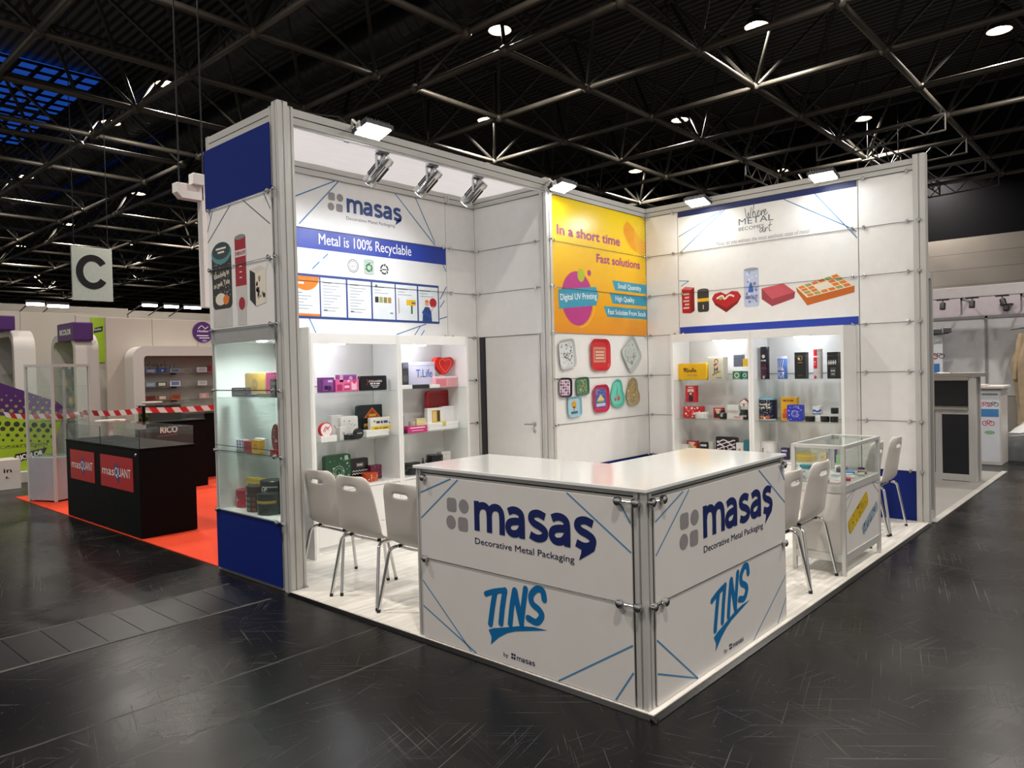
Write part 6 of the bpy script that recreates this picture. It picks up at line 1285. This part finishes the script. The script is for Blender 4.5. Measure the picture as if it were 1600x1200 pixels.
r = thing('round_sign', 'round purple sign on the cream wall beside the tower', 'sign', (3.6, 11.99, 2.3)); mb = MB(); mb.rod((3.6, 11.998, 2.5), (3.6, 11.975, 2.5), [(0, .2), (.7, .2), (1, .195)], PURP, 32); mb.build('disc', r, smooth=True); S = Surf((3.6, 11.975, 2.5), (1, 0, 0)); mb = MB(); text(mb, S, 'ricolor', 0, .0, .045, WTX, width=.22, bold=.02, center=True); rect(mb, S, -.13, .1, -.075, -.06, WTX); rect(mb, S, -.08, .12, -.12, -.105, WTX); stroke(mb, S, [(-.1, .06), (-.03, .12), (.04, .07), (.1, .11)], .012, WTX); disc(mb, S, .02, -.165, .05, mat('9a8ab8', .4), ry=.02); mb.build('lettering', r)
# ---- white portals
def portal(lab, x0, x1, y0, y1, H, fr, rad, boxw, sign):
    """inverted U, opening toward -x"""
    r = thing('portal', lab, 'display portal', (x0, (y0 + y1) / 2, 0))
    def arch(y0, y1, H, rd): 
        pts = [(y0, 0), (y0, H - rd)] + [(y0 + rd - rd * math.cos(t), H - rd + rd * math.sin(t)) for t in [PI / 2 * i / 8 for i in range(1, 8)]] + [(y0 + rd, H), (y1 - rd, H)] + [(y1 - rd + rd * math.sin(t), H - rd + rd * math.cos(t)) for t in [PI / 2 * i / 8 for i in range(1, 8)]] + [(y1, H - rd), (y1, 0)]
        return pts
    O_ = arch(y0, y1, H, rad); I_ = arch(y0 + fr, y1 - fr, H - fr, max(.05, rad - fr)); n = len(O_)
    vs = [(x, y, z) for x in (x0, x1) for P in (O_, I_) for y, z in P]; fs = []
    for i in range(n - 1): fs += [(i, i + 1, n + i + 1, n + i), (2 * n + i, 3 * n + i, 3 * n + i + 1, 2 * n + i + 1), (i, 2 * n + i, 2 * n + i + 1, i + 1), (n + i, n + i + 1, 3 * n + i + 1, 3 * n + i)]
    fs += [(0, n, 3 * n, 2 * n), (n - 1, 3 * n - 1, 4 * n - 1, 2 * n - 1)]
    mb = MB(); mb.add(vs, fs, STW); mb.build('arch', r, smooth=True)
    mb = MB(); mb.box(x1 - .06, x1 - .03, y0 + fr, y1 - fr, 0, H - fr, mat('b5b1ac', .6)); mb.build('back_panel', r)
    for z in (.9, 1.2, 1.5, 1.8): mb = MB(); mb.box(x0 + .05, x1 - .07, y0 + fr + .01, y1 - fr - .01, z, z + .008, GLASSG); mb.build('glass_shelf', r)
    s0, s1, sy0, sy1, sz0, sz1 = sign; mb = MB(); mb.box(s0, s1, sy0, sy1, sz0, sz1, PURP); sg = mb.build('sign_box', r, bevel=.02, label='purple sign box'); S = Surf((s0, sy1, sz0), (0, -1, 0)); mb = MB(); w = sy1 - sy0; text(mb, S, 'RICOLOR', w / 2, (sz1 - sz0) * .36, (sz1 - sz0) * .30, WTX, width=w * .66, bold=.04, center=True); mb.build('lettering', sg)
portal('white rounded portal with purple sign box beside the lime banner', 1.46, 1.83, 12.22, 13.52, 2.45, .12, .30, .3, (1.43, 1.74, 12.18, 13.05, 2.32, 2.64))
portal('white rounded portal with purple sign box at the far left edge', 1.49, 1.88, 16.0, 17.4, 2.72, .13, .42, .3, (1.2, 1.52, 15.95, 17.0, 2.70, 3.0))
for (x, y, z, w, c) in ((1.62, 12.6, .909, .3, '8a7a5a'), (1.62, 12.9, 1.209, .3, 'b8962a'), (1.62, 12.55, 1.509, .25, '6a6a6a'), (1.62, 12.9, 1.509, .25, '8a8a7a'), (1.62, 12.7, 1.809, .3, '4a4a4a')):
    pass
k = 0
for z in (.909, 1.209, 1.509, 1.809):
    for y in (12.55, 12.85, 13.12):
        k += 1; col = ['6f6a60', 'c09a2a', '8a8478', '4d4d50'][k % 4]
        mb = MB(); mb.box(1.58, 1.62, y, y + .2, z, z + .13, mat(col, .4)); S = Surf((1.58, y + .2, z), (0, -1, 0)); rect(mb, S, .03, .17, .03, .10, mat('c8c2b4' if k % 2 else '7a5a3a', .4), .001); o = mb.build('board_sample', None); tag(o, 'small printed board on the glass shelves of the portal by the lime banner', 'board', 'boards in the portal')
# ---- niche with glass shelves (right portal) on the wall at y = 12
r = thing('display_niche', 'white rounded frame with glass shelves of printed boards on the cream wall', 'display niche', (3.1, 11.8, 0))
def arch2(x0, x1, H, rd): return [(x0, 0), (x0, H - rd)] + [(x0 + rd - rd * math.cos(t), H - rd + rd * math.sin(t)) for t in [PI / 2 * i / 8 for i in range(1, 8)]] + [(x0 + rd, H), (x1 - rd, H)] + [(x1 - rd + rd * math.sin(t), H - rd + rd * math.cos(t)) for t in [PI / 2 * i / 8 for i in range(1, 8)]] + [(x1, H - rd), (x1, 0)]
OO = arch2(2.16, 5.1, 2.21, .22); II = arch2(2.345, 4.92, 2.035, .06); n = len(OO); vs = [(x, y, z) for y in (11.6, 11.995) for P in (OO, II) for x, z in P]; fs = []
for i in range(n - 1): fs += [(i, i + 1, n + i + 1, n + i), (2 * n + i, 3 * n + i, 3 * n + i + 1, 2 * n + i + 1), (i, 2 * n + i, 2 * n + i + 1, i + 1), (n + i, n + i + 1, 3 * n + i + 1, 3 * n + i)]
mb = MB(); mb.add(vs, fs, STW); mb.build('frame', r, smooth=True)
mb = MB(); mb.box(2.35, 4.915, 11.97, 11.99, 0, 2.03, mat('a9a49c', .6)); mb.build('back_panel', r)
S = Surf((2.35, 11.97, 0), (1, 0, 0)); mb = MB()
for st in ([(.12, 1.93), (.14, 1.86), (.18, 1.90), (.21, 1.86), (.24, 1.94)], [(.27, 1.89), (.27, 1.86)], [(.30, 1.90), (.30, 1.86), (.33, 1.90)], [(.38, 1.91), (.35, 1.88), (.38, 1.87), (.39, 1.83), (.35, 1.82)], [(.42, 1.89), (.45, 1.90), (.43, 1.86), (.47, 1.87)], [(.5, 1.94), (.5, 1.87), (.54, 1.89)], [(.2, 1.80), (.24, 1.82), (.21, 1.76), (.26, 1.78)], [(.32, 1.86), (.42, 1.86)], [(.37, 1.86), (.35, 1.78)], [(.42, 1.80), (.46, 1.81), (.44, 1.77), (.48, 1.78)], [(.52, 1.87), (.51, 1.79), (.55, 1.81)], [(.60, 1.88), (.59, 1.79), (.63, 1.81)], [(.68, 1.90), (.67, 1.82)], [(.22, 1.73), (.62, 1.78)]): stroke(mb, S, st, .009, INK2, caps=True)
text(mb, S, 'auch mit Ihrem Design', .62, 1.755, .045, mat('6a6a6a', .5), width=.95); mb.build('lettering', r)
for z in (1.725, 1.475, 1.228, .98):
    for xa, xb in ((2.36, 3.22), (3.26, 4.9)): mb = MB(); mb.box(xa, xb, 11.75, 11.965, z, z + .008, GLASSG); mb.build('glass_shelf', r); mb = MB(); mb.box(xa + .6, xa + .62, 11.78, 11.968, z - .03, z, DARKM); mb.build('shelf_bracket', r)
for (x0, x1, z, hg, c1, c2, lab) in ((2.45, 2.64, 1.733, .075, '5a6a9a', 'b0b8cc', 'blue grey printed board, left on the top glass shelf'), (2.67, 2.83, 1.733, .085, '24478f', 'c8d0e4', 'deep blue board with a white star on the top glass shelf'), (2.89, 3.07, 1.733, .075, '9aa0b0', '5a6a8a', 'pale blue board, third on the top glass shelf'), (3.39, 3.58, 1.733, .095, 'e0e0e2', 'b8b8c0', 'bright white board right on the top glass shelf'), (3.60, 3.68, 1.733, .14, 'a82a3a', '7a1a2a', 'dark red board beside the bright white one'),
                                 (2.45, 2.62, 1.483, .085, '8a98b0', 'b0b8c8', 'pale landscape board, left on the middle glass shelf'), (2.65, 2.82, 1.483, .085, '4a4a3a', 'd0d0c4', 'dark framed board on the middle glass shelf'), (2.88, 3.07, 1.483, .10, 'c4c8dc', '6a70a0', 'white blue board, third on the middle glass shelf'), (3.40, 3.57, 1.483, .09, 'd0cecc', 'b0aca8', 'grey board right on the middle glass shelf'),
                                 (2.43, 2.62, 1.236, .09, '8a4030', '6a2a20', 'brown red board, left on the low glass shelf'), (2.66, 2.82, 1.236, .09, '8a5a4a', 'd0c4b0', 'cream picture board on the low glass shelf'), (2.89, 3.07, 1.236, .10, 'a8562a', '8a3a20', 'orange brown board, third on the low glass shelf'), (3.42, 3.60, 1.236, .10, 'c89a90', 'e4dcd4', 'pink board with white ring right on the low glass shelf')):
    mb = MB(); mb.box(x0, x1, 11.83, 11.855, z, z + hg, mat(c1, .4)); S = Surf((x0, 11.83, z), (1, 0, 0)); w = x1 - x0
    if 'star' in lab: poly(mb, S, [(w / 2 + (.03 if i % 2 == 0 else .012) * math.sin(PI * i / 5), hg / 2 + (.03 if i % 2 == 0 else .012) * math.cos(PI * i / 5)) for i in range(10)], mat(c2, .4))
    elif 'ring' in lab: ring2(mb, S, w / 2, hg / 2, .028, .014, mat(c2, .4))
    else: rect(mb, S, w * .14, w * .86, hg * .2, hg * .8, mat(c2, .4))
    o = mb.build('board_sample'); tag(o, lab, 'board', 'boards in the shelf niche')
# ---- purple and green reception block
r = thing('reception_block', 'purple and lime green reception block with dots and dark name badge', 'counter', (.6, 12.3, 0))
P = [(-.9, .20), (.72, .18), (.98, .30), (1.12, .82), (1.20, 1.05), (1.20, 1.20), (1.12, 1.28), (.30, 1.63), (-.9, 1.98)]
mb = MB(); mb.prism([(x, 12.1, z) for x, z in P], (0, .5, 0), LIME); mb.build('body', r, smooth=False)
S = Surf((0, 12.1, 0), (1, 0, 0)); mb = MB()
poly(mb, S, [(-.9, 1.22), (.30, 1.10), (1.19, 1.02), (1.20, 1.20), (1.12, 1.28), (.30, 1.63), (-.9, 1.98)], PURP)
for j in range(5):
    for i in range(11):
        x = -.1 + i * .125 + (j % 2) * .06; zc = 1.09 - .015 * i
        if x < 1.12: disc(mb, S, x, zc + .05 + j * .085, .036 - j * .006, mat('8a9a4a', .4), .002, n=12)
        if x < 1.08: disc(mb, S, x, zc - .07 - j * .09, .044 - j * .008, mat('2f3a2a', .4), .002, n=12)
text(mb, S, 'FRÜHSTÜCKSBRETTCHEN', -.10, .565, .05, mat('4a5a2a', .4), width=1.05, hh=.002)
poly(mb, S, [(.46, .32), (.88, .40), (.95, .53), (.49, .46)], INK2, .002); text(mb, S, 'RICOLOR', .52, .352, .085, WTX, width=.37, bold=.03, rot=.17, hh=.003); mb.build('printed_front', r)
mb = MB(); mb.box(-1.2, 1.0, 11.95, 12.7, 0, .18, STW); mb.build('plinth', r, bevel=.006)
r = thing('pedestal', 'low white pedestal with dark letters at the left picture edge', 'pedestal', (.1, 11.4, 0)); mb = MB(); mb.box(-.5, .36, 11.3, 11.75, 0, .45, STW); mb.build('block', r, bevel=.004); S = Surf((-.5, 11.3, 0), (1, 0, 0)); mb = MB(); text(mb, S, 'in', .64, .26, .07, INK2, width=.10, bold=.03); text(mb, S, 's.', .66, .17, .05, INK2, width=.05, bold=.03); mb.build('lettering', r)
# ---- black counters of the green stand
r = thing('display_counter', 'low black counter with white RICO lettering behind the black glass counter', 'counter', (1.5, 9.2, .006)); mb = MB(); mb.box(1.36, 2.2, 9.0, 9.5, .012, .985, BLK); mb.build('body', r, bevel=.004); mb = MB(); mb.box(1.34, 2.2, 8.99, 9.51, .987, 1.005, BLK); mb.build('deck', r)
S = Surf((1.36, 9.0, 0), (1, 0, 0)); mb = MB(); text(mb, S, 'RICO', .16, .845, .09, WTX, width=.24, bold=.03); line(mb, S, (.12, .80), (.40, .815), .012, mat('8a3a3a', .4)); mb.build('lettering', r)
for b6 in ((1.38, 2.18, 9.02, 9.024, 1.006, 1.24), (1.38, 1.384, 9.03, 9.48, 1.006, 1.24), (1.376, 2.184, 9.016, 9.49, 1.241, 1.249)): mb = MB(); mb.box(*b6, GLASS if b6[5] < 1.245 else GLASSG); mb.build('glass_pane', r)
mb = MB(); mb.box(1.40, 2.0, 9.40, 9.46, 1.006, 1.235, BLK); mb.build('rear_panel', r)
r = thing('display_counter', 'tall black counter on orange carpet next to the tower edge', 'counter', (2.7, 10.0, .006)); mb = MB(); mb.box(2.30, 3.3, 9.82, 10.3, .012, 1.03, BLK); mb.build('body', r, bevel=.004); mb = MB(); mb.box(2.28, 3.32, 9.80, 10.32, 1.032, 1.055, BLK); mb.build('deck', r, bevel=.003)
def table(lab, x, y, z, rad):
    r = thing('bistro_table', lab, 'table', (x, y, 0)); TW = mat('e0dcd6', .3)
    mb = MB(); mb.rod((x, y, z - .03), (x, y, z), [(0, rad * .9), (.6, rad), (1, rad * .98)], TW, 28); mb.build('table_top', r, smooth=True); mb = MB(); mb.cyl((x, y, .03), (x, y, z - .03), .03, TW, 14); mb.build('column', r, smooth=True); mb = MB(); mb.rod((x, y, .007), (x, y, .06), [(0, .24), (.4, .22), (1, .04)], TW, 24); mb.build('foot', r, smooth=True)
table('white round bistro table behind the left end of the black glass counter', .82, 8.9, 1.085, .19)
table('white round bistro table behind the barrier post', 2.12, 10.75, 1.25, .16)
# ---- barrier tape and its post
r = thing('barrier_tape', 'red and white striped barrier tape across the left stand', 'tape', (1.27, 9.05, 1.2)); TR = mat('b8141e', .4); TWh = mat('d8d4d0', .4)
path = [Vector(p) for p in ((2.6, 8.80, 1.21), (1.21, 8.80, 1.20), (.87, 9.75, 1.18), (.96, 10.5, 1.13), (.62, 11.05, 1.10), (.21, 11.75, 1.15))]
path[2] = Vector((.80, 9.85, 1.17))
segs_ = []; hT = .038
def along(s):
    for a, b in zip(path, path[1:]):
        L = (b - a).length
        if s <= L: t = s / L; p = a + (b - a) * t; p.z -= .03 * 4 * t * (1 - t); return p
        s -= L
    return path[-1].copy()
tot = sum((b - a).length for a, b in zip(path, path[1:])); st = .105; mb = MB(); s = 0; kk = 0
while s < tot - st - .06:
    vs = [along(s) + Vector((0, 0, -hT)), along(s + st) + Vector((0, 0, -hT)), along(s + st + .055) + Vector((0, 0, hT)), along(s + .055) + Vector((0, 0, hT))]
    mb.add(vs, [(0, 1, 2, 3)], TR if kk % 2 else TWh); s += st; kk += 1
mb.flat = True; o = mb.build('band', r); so = o.modifiers.new('thick', 'SOLIDIFY'); so.thickness = .0012
r = thing('barrier_post', 'slim black post holding the striped barrier tape', 'post', (1.21, 8.78, .006)); mb = MB(); mb.cyl((1.21, 8.775, .02), (1.21, 8.775, 1.25), .022, BLK, 12); mb.build('pole', r, smooth=True); mb = MB(); mb.rod((1.21, 8.775, .0065), (1.21, 8.775, .04), [(0, .16), (.5, .15), (1, .03)], BLK, 20); mb.build('foot', r, smooth=True)
# ---- bright lights on the distant stands
FARL = mat('fff4e6', .5, emit=16, var=0)
for lab, x, y, z, w in (('bright long floodlight on the distant stand, leftmost under the C sign', 4.09, 24, 3.98, .5), ('bright long floodlight left below the C sign', 4.71, 24, 3.95, .6), ('bright long floodlight right of the C sign bottom corner', 7.48, 24, 4.11, .5), ('bright floodlight between the C sign and the tower, middle one', 8.21, 24, 4.10, .5), ('brightest distant floodlight beside the tower edge', 8.95, 24, 4.10, .6)):
    r = thing('floodlight', lab, 'floodlight', (x, y, z), 'floodlights on the distant stands'); mb = MB(); mb.box(x - w / 2, x + w / 2, y, y + .15, z + .06, z + .14, DARKM); mb.build('housing', r); mb = MB(); mb.box(x - w / 2 + .02, x + w / 2 - .02, y - .01, y + .12, z - .02, z + .058, FARL); mb.build('lamp_face', r, bevel=.01); mb = MB(); mb.tube([(x, y + .15, z + .1), (x, y + 1.0, z + .05), (x, y + 2.0, z - .15)], .02, DARKM, 6); mb.build('arm', r)

# ================================================================ RIGHT NEIGHBOUR
GC = mat('7d7c78', .9, var=.1, scale=60)
mb = MB(); mb.box(5.34, 9.5, -.0, 4.0, 0, .008, GC); o = mb.build('carpet'); tag(o, 'grey carpet of the stand right of the end column', 'carpet')
mb = MB(); mb.box(5.33, 9.6, -.07, -.002, 0, .012, mat('a9a7a2', .45, .3)); o = mb.build('edge_trim', bevel=.003); tag(o, 'pale metal edge strip of the grey carpet', 'trim')
r = thing('partition_frame', 'narrow aluminium partition frame behind the end column', 'partition', (5.45, .02, 0)); mb = MB(); post_mesh(mb, 5.52, 5.57, -.01, .05, .009, 2.52); mb.build('post', r); mb = MB(); post_mesh(mb, 5.32, 5.36, -.01, .05, .009, 2.52); mb.build('post', r); mb = MB(); mb.box(5.36, 5.52, .0, .04, 2.46, 2.52, ALU); mb.box(5.36, 5.52, .0, .04, .009, .09, ALU); mb.build('rail', r); mb = MB(); mb.box(5.36, 5.52, .015, .025, .09, 2.46, mat('2a2a28', .25)); mb.build('dark_infill', r)
# reception desk
GRT = mat('8f8a82', .45); r = thing('reception_desk', 'grey two level reception desk with black panel on grey carpet', 'counter', (8.8, .6, .008))
mb = MB(); mb.box(8.30, 8.34, .165, .50, .10, .90, mat('14151a', .35)); mb.build('front_panel', r, label='black panel')
for b6 in ((8.28, 8.36, .08, .17, .008, 1.39), (8.28, 8.34, .48, .56, .008, .955), (8.28, 8.34, .17, .48, .015, .10), (8.28, 8.34, .17, .48, .90, .955)): mb = MB(); mb.box(*b6, ALU); mb.build('frame', r, bevel=.002)
mb = MB(); mb.box(8.24, 8.60, .172, 1.6, .956, .985, GRT); mb.build('work_shelf', r, bevel=.003)
mb = MB(); mb.box(8.52, 8.56, .17, 1.6, .99, 1.39, mat('14151a', .35)); mb.build('upper_panel', r, label='black upper panel')
mb = MB(); mb.box(8.26, 8.62, .0, 1.7, 1.40, 1.45, GRT); mb.box(8.26, 8.30, .16, 1.7, 1.35, 1.40, GRT); mb.build('top_shelf', r, bevel=.003)
mb = MB(); mb.box(8.36, 8.54, .085, .125, .008, 1.39, mat('8f8d88', .45)); mb.build('side_panel', r); mb = MB(); mb.box(8.3, 8.34, .56, 1.55, .1, .95, mat('14151a', .35)); mb.build('front_panel', r, label='black panel')
mb = MB(); mb.box(8.54, 8.60, .08, .15, .008, 1.39, ALU); mb.build('frame', r)
mb = MB(); mb.add([(8.44 + .13 * math.cos(t), .5 + .12 * math.sin(t), 1.4515 + .01 * math.sin(3 * t)) for t in [2 * PI * i / 10 for i in range(10)]], [tuple(range(10))], STW); o = mb.build('paper_sheet'); so = o.modifiers.new('thick', 'SOLIDIFY'); so.thickness = .002; so.offset = 1; tag(o, 'loose white sheet lying on the grey reception desk', 'paper')
# white cabinet with bicycle pictures
r = thing('storage_cabinet', 'white cabinet with bicycle pictures behind the grey reception desk', 'cabinet', (10.6, .34, 0)); mb = MB(); mb.box(10.3, 10.9, .10, .57, .0, 1.17, STW); mb.build('body', r, bevel=.006); mb = MB(); mb.box(10.25, 10.95, .06, .62, 1.172, 1.21, STW); mb.build('top', r, bevel=.004)
S = Surf((10.3, .57, 0), (0, -1, 0)); mb = MB(); rect(mb, S, .2, .45, .05, 1.13, mat('d8dce4', .5))
def bike(mb, S, a, b, s, m):
    for q in (0, 1): ring2(mb, S, a + q * s * 1.1, b, s * .42, s * .12, m, .002, n=14)
    for p, q in (((0, 0), (.45, .5)), ((.45, .5), (.95, .5)), ((.95, .5), (.55, 0)), ((.55, 0), (0, 0)), ((.95, .5), (1.1, 0)), ((.45, .5), (.4, .7))): line(mb, S, (a + p[0] * s, b + p[1] * s), (a + q[0] * s, b + q[1] * s), s * .1, m, .002)
bike(mb, S, .22, .93, .07, mat('b8243a', .4)); bike(mb, S, .33, .93, .07, mat('3a2a34', .4)); rect(mb, S, .21, .44, .74, .86, mat('4a86c0', .4), .002); bike(mb, S, .26, .64, .08, mat('c03048', .4)); rect(mb, S, .22, .43, 1.07, 1.10, mat('7a8a8a', .4), .002); disc(mb, S, .32, .5, .07, mat('8ab890', .4), .002, ry=.03)
mb.build('picture_print', r); mb = MB(); mb.box(10.32, 10.6, .30, .62, 1.212, 1.235, mat('c9c7c2', .5)); o = mb.build('tray_stack', bevel=.002); tag(o, 'flat grey tray lying on the white bicycle cabinet', 'tray')
# back wall of that stand
r = thing('stand_wall', 'white panel wall with grey seams behind the grey reception desk', 'wall panel', (13.05, .8, 0))
for y0, y1 in ((-1.3, -.32), (-.30, .69), (.72, 1.71), (1.73, 2.7)): mb = MB(); mb.box(13.0, 13.03, y0, y1, .95, 2.38, mat('d0d0d2', .5)); mb.build('panel', r); mb = MB(); mb.box(13.0, 13.03, y0, y1, .01, .93, mat('a5a29a', .55)); mb.build('panel', r)
mb = MB()
for y in (-.31, .705, 1.72): mb.box(12.985, 13.04, y - .02, y + .02, 0, 2.42, mat('8c8c8e', .4, .3))
mb.box(12.985, 13.04, -1.3, 2.7, 2.38, 2.43, mat('8c8c8e', .4, .3)); mb.build('seam_profile', r)
r = thing('header_beam', 'long white header beam carrying black track spots at the right', 'beam', (12.45, .8, 2.4)); mb = MB(); mb.box(12.35, 12.55, -1.6, 3.0, 2.74, 2.93, mat('d2cdd0', .5)); mb.build('beam', r, bevel=.004); mb = MB(); mb.box(13.1, 13.13, -1.6, 3.0, 2.43, 2.95, mat('cfc6cc', .55)); mb.build('upper_panel', r); mb = MB()
for y in (-1.2, .10, 1.0, 2.4): mb.box(12.42, 12.48, y - .01, y + .01, 2.44, 2.74, mat('8c8c8e', .4, .3)); mb.box(12.42, 13.1, y - .01, y + .01, 2.70, 2.74, mat('8c8c8e', .4, .3))
mb.build('bracket', r)
for lab, y, z, tl in (('black track spot, leftmost on the white header beam', 1.27, 2.735, .0), ('black track spot, second from the left on the header beam', .81, 2.735, .0), ('black track spot tilted on the header beam near the picture edge', .36, 2.735, .3)):
    r = thing('track_spotlight', lab, 'spotlight', (12.34, y, z), 'black track spots at the right'); mb = MB(); mb.box(12.30, 12.36, y - .10, y + .10, z - .025, z, INK2); mb.build('adapter', r); mb = MB(); mb.cyl((12.33, y, z - .025), (12.33, y, z - .07), .01, INK2, 8); mb.build('stem', r); mb = MB(); c = Vector((12.33, y, z - .07)); d = Vector((-.3, -tl, -1)).normalized(); mb.rod(c, c + d * .12, [(0, .042), (.1, .048), (1, .048)], INK2, 14); mb.build('lamp_head', r, smooth=True)
r = thing('track_spotlight', 'black track spot hanging lower on the panel behind the header beam', 'spotlight', (13.06, .40, 2.58)); mb = MB(); mb.box(13.04, 13.098, .30, .50, 2.60, 2.625, INK2); mb.build('adapter', r); mb = MB(); mb.rod((13.06, .40, 2.60), (13.03, .40, 2.50), [(0, .02), (.3, .02), (.32, .05), (1, .05)], INK2, 14); mb.build('lamp_head', r, smooth=True)
r = thing('pull_up_banner', 'slim white pull up banner with bicycle pictures beside the end column', 'banner', (12.7, 1.45, 0)); mb = MB(); mb.box(12.70, 12.706, 1.36, 1.72, .06, 2.10, mat('dfe3e8', .5)); mb.build('sheet', r); mb = MB(); mb.box(12.64, 12.78, 1.34, 1.74, 0, .06, ALU); mb.build('base', r); S = Surf((12.70, 1.72, 0), (0, -1, 0)); mb = MB(); bike(mb, S, .10, 1.70, .12, mat('b8243a', .4)); bike(mb, S, .24, 1.70, .10, mat('3a2a34', .4)); rect(mb, S, .17, .31, 1.35, 1.56, mat('3a78c0', .4), .002); text(mb, S, 'RADIO', .14, 1.93, .06, mat('6a8a8a', .4), width=.2, bold=.02); mb.build('picture_print', r)
r = thing('banner_lamp', 'pair of grey lamp heads above the pull up banner', 'lamp', (12.66, 1.33, 2.1)); mb = MB(); mb.obox((12.62, 1.43, 2.17), (1, 0, .3), (0, 1, 0), (-.3, 0, 1), .08, .15, .10, mat('77787c', .4, .4)); mb.build('lamp_head', r, bevel=.01); mb = MB(); mb.obox((12.62, 1.26, 2.185), (1, .2, .3), (-.2, 1, 0), (-.3, 0, 1), .08, .13, .10, mat('77787c', .4, .4)); mb.build('lamp_head', r, bevel=.01); mb = MB(); mb.tube([(12.66, 1.24, 2.13), (12.66, 1.56, 2.10), (12.70, 1.56, 2.05)], .015, DARKM, 6); mb.build('arm', r)
# hanging beige coat
r = thing('hanging_coat', 'beige coat hanging on a hook at the right picture edge', 'coat', (12.75, .1, .45)); CO = mat('a8957a', .85, var=.15, scale=8); vs = []; fs = []; nz_, na = 14, 22
for i in range(nz_):
    t = i / (nz_ - 1); z = 2.13 - 1.68 * t; w = .05 + .15 * min(1, t * 3) + .03 * math.sin(t * 5); dpt = .06 + .07 * min(1, t * 3)
    for j in range(na):
        a = 2 * PI * j / na; f = 1 + .16 * math.sin(5 * a + 2 * t) * min(1, t * 2.5) + .06 * math.sin(9 * a + 6 * t); vs.append((12.75 + dpt * math.cos(a) * f, .04 + w * math.sin(a) * f, z))
for i in range(nz_ - 1):
    for j in range(na): jj = (j + 1) % na; fs.append((i * na + j, i * na + jj, (i + 1) * na + jj, (i + 1) * na + j))
fs += [tuple(range(na - 1, -1, -1)), tuple(range((nz_ - 1) * na, nz_ * na))]
mb = MB(); mb.add(vs, fs, CO); mb.build('body', r, smooth=True); mb = MB(); mb.rod((12.74, .13, 2.06), (12.71, .235, 1.25), [(0, .045), (.15, .07), (.55, .06), (.6, .065), (1, .045)], CO, 12); mb.rod((12.74, -.08, 2.05), (12.71, -.2, 1.15), [(0, .05), (.15, .085), (.55, .075), (1, .055)], CO, 12); mb.build('sleeve', r, smooth=True); mb = MB(); mb.tube([(12.72, .30, 2.14), (12.75, .04, 2.17), (12.78, -.2, 2.19)], .012, INK2, 6); mb.tube([(12.75, .04, 2.17), (12.6, .04, 2.75), (12.5, .04, 2.76)], .006, INK2, 6); mb.build('hanger', r)
# heap of dark plastic sheeting
r = thing('plastic_heap', 'crumpled heap of dark grey plastic sheeting at the right picture edge', 'plastic sheeting', (12, -.6, 0)); PLS = mat('5a5d5f', .2, var=.3, scale=3, coat=.5); PLL = mat('b9bab8', .25, coat=.4); vs = []; fs = []; NX, NY = 44, 40
from mathutils import noise as mnoise
for i in range(NX):
    for j in range(NY):
        x = 11.0 + 1.5 * i / (NX - 1); y = .48 - 2.6 * j / (NY - 1); u = i / (NX - 1) * 2 - 1; v = j / (NY - 1) * 2 - 1; e = max(0, 1 - max(abs(u), abs(v)) ** 4)
        z = e ** .5 * (.46 + .16 * mnoise.noise((x * 1.6, y * 1.6, 0)) + .10 * mnoise.noise((x * 4, y * 2.5, 3)) + .06 * abs(mnoise.noise((x * 7, y * 9, 5)))); vs.append((x, y, max(.001, z)))
for i in range(NX - 1):
    for j in range(NY - 1): fs.append((i * NY + j, (i + 1) * NY + j, (i + 1) * NY + j + 1, i * NY + j + 1))
mb = MB(); mb.add(vs, fs, PLS); mb.build('sheeting', r, smooth=True)
vs = []; fs = []
for i in range(12):
    for j in range(12): x = 11.3 + 1.0 * i / 11; y = .15 - .7 * j / 11; u = i / 11 * 2 - 1; v = j / 11 * 2 - 1; e = max(0, 1 - u * u) * max(0, 1 - v * v); vs.append((x, y, .42 + e * (.22 + .2 * mnoise.noise((x * 5, y * 5, 9)))))
for i in range(11):
    for j in range(11): fs.append((i * 12 + j, (i + 1) * 12 + j, (i + 1) * 12 + j + 1, i * 12 + j + 1))
mb = MB(); mb.add(vs, fs, PLL); mb.build('pale_sheet', r, smooth=True, label='pale plastic on top')
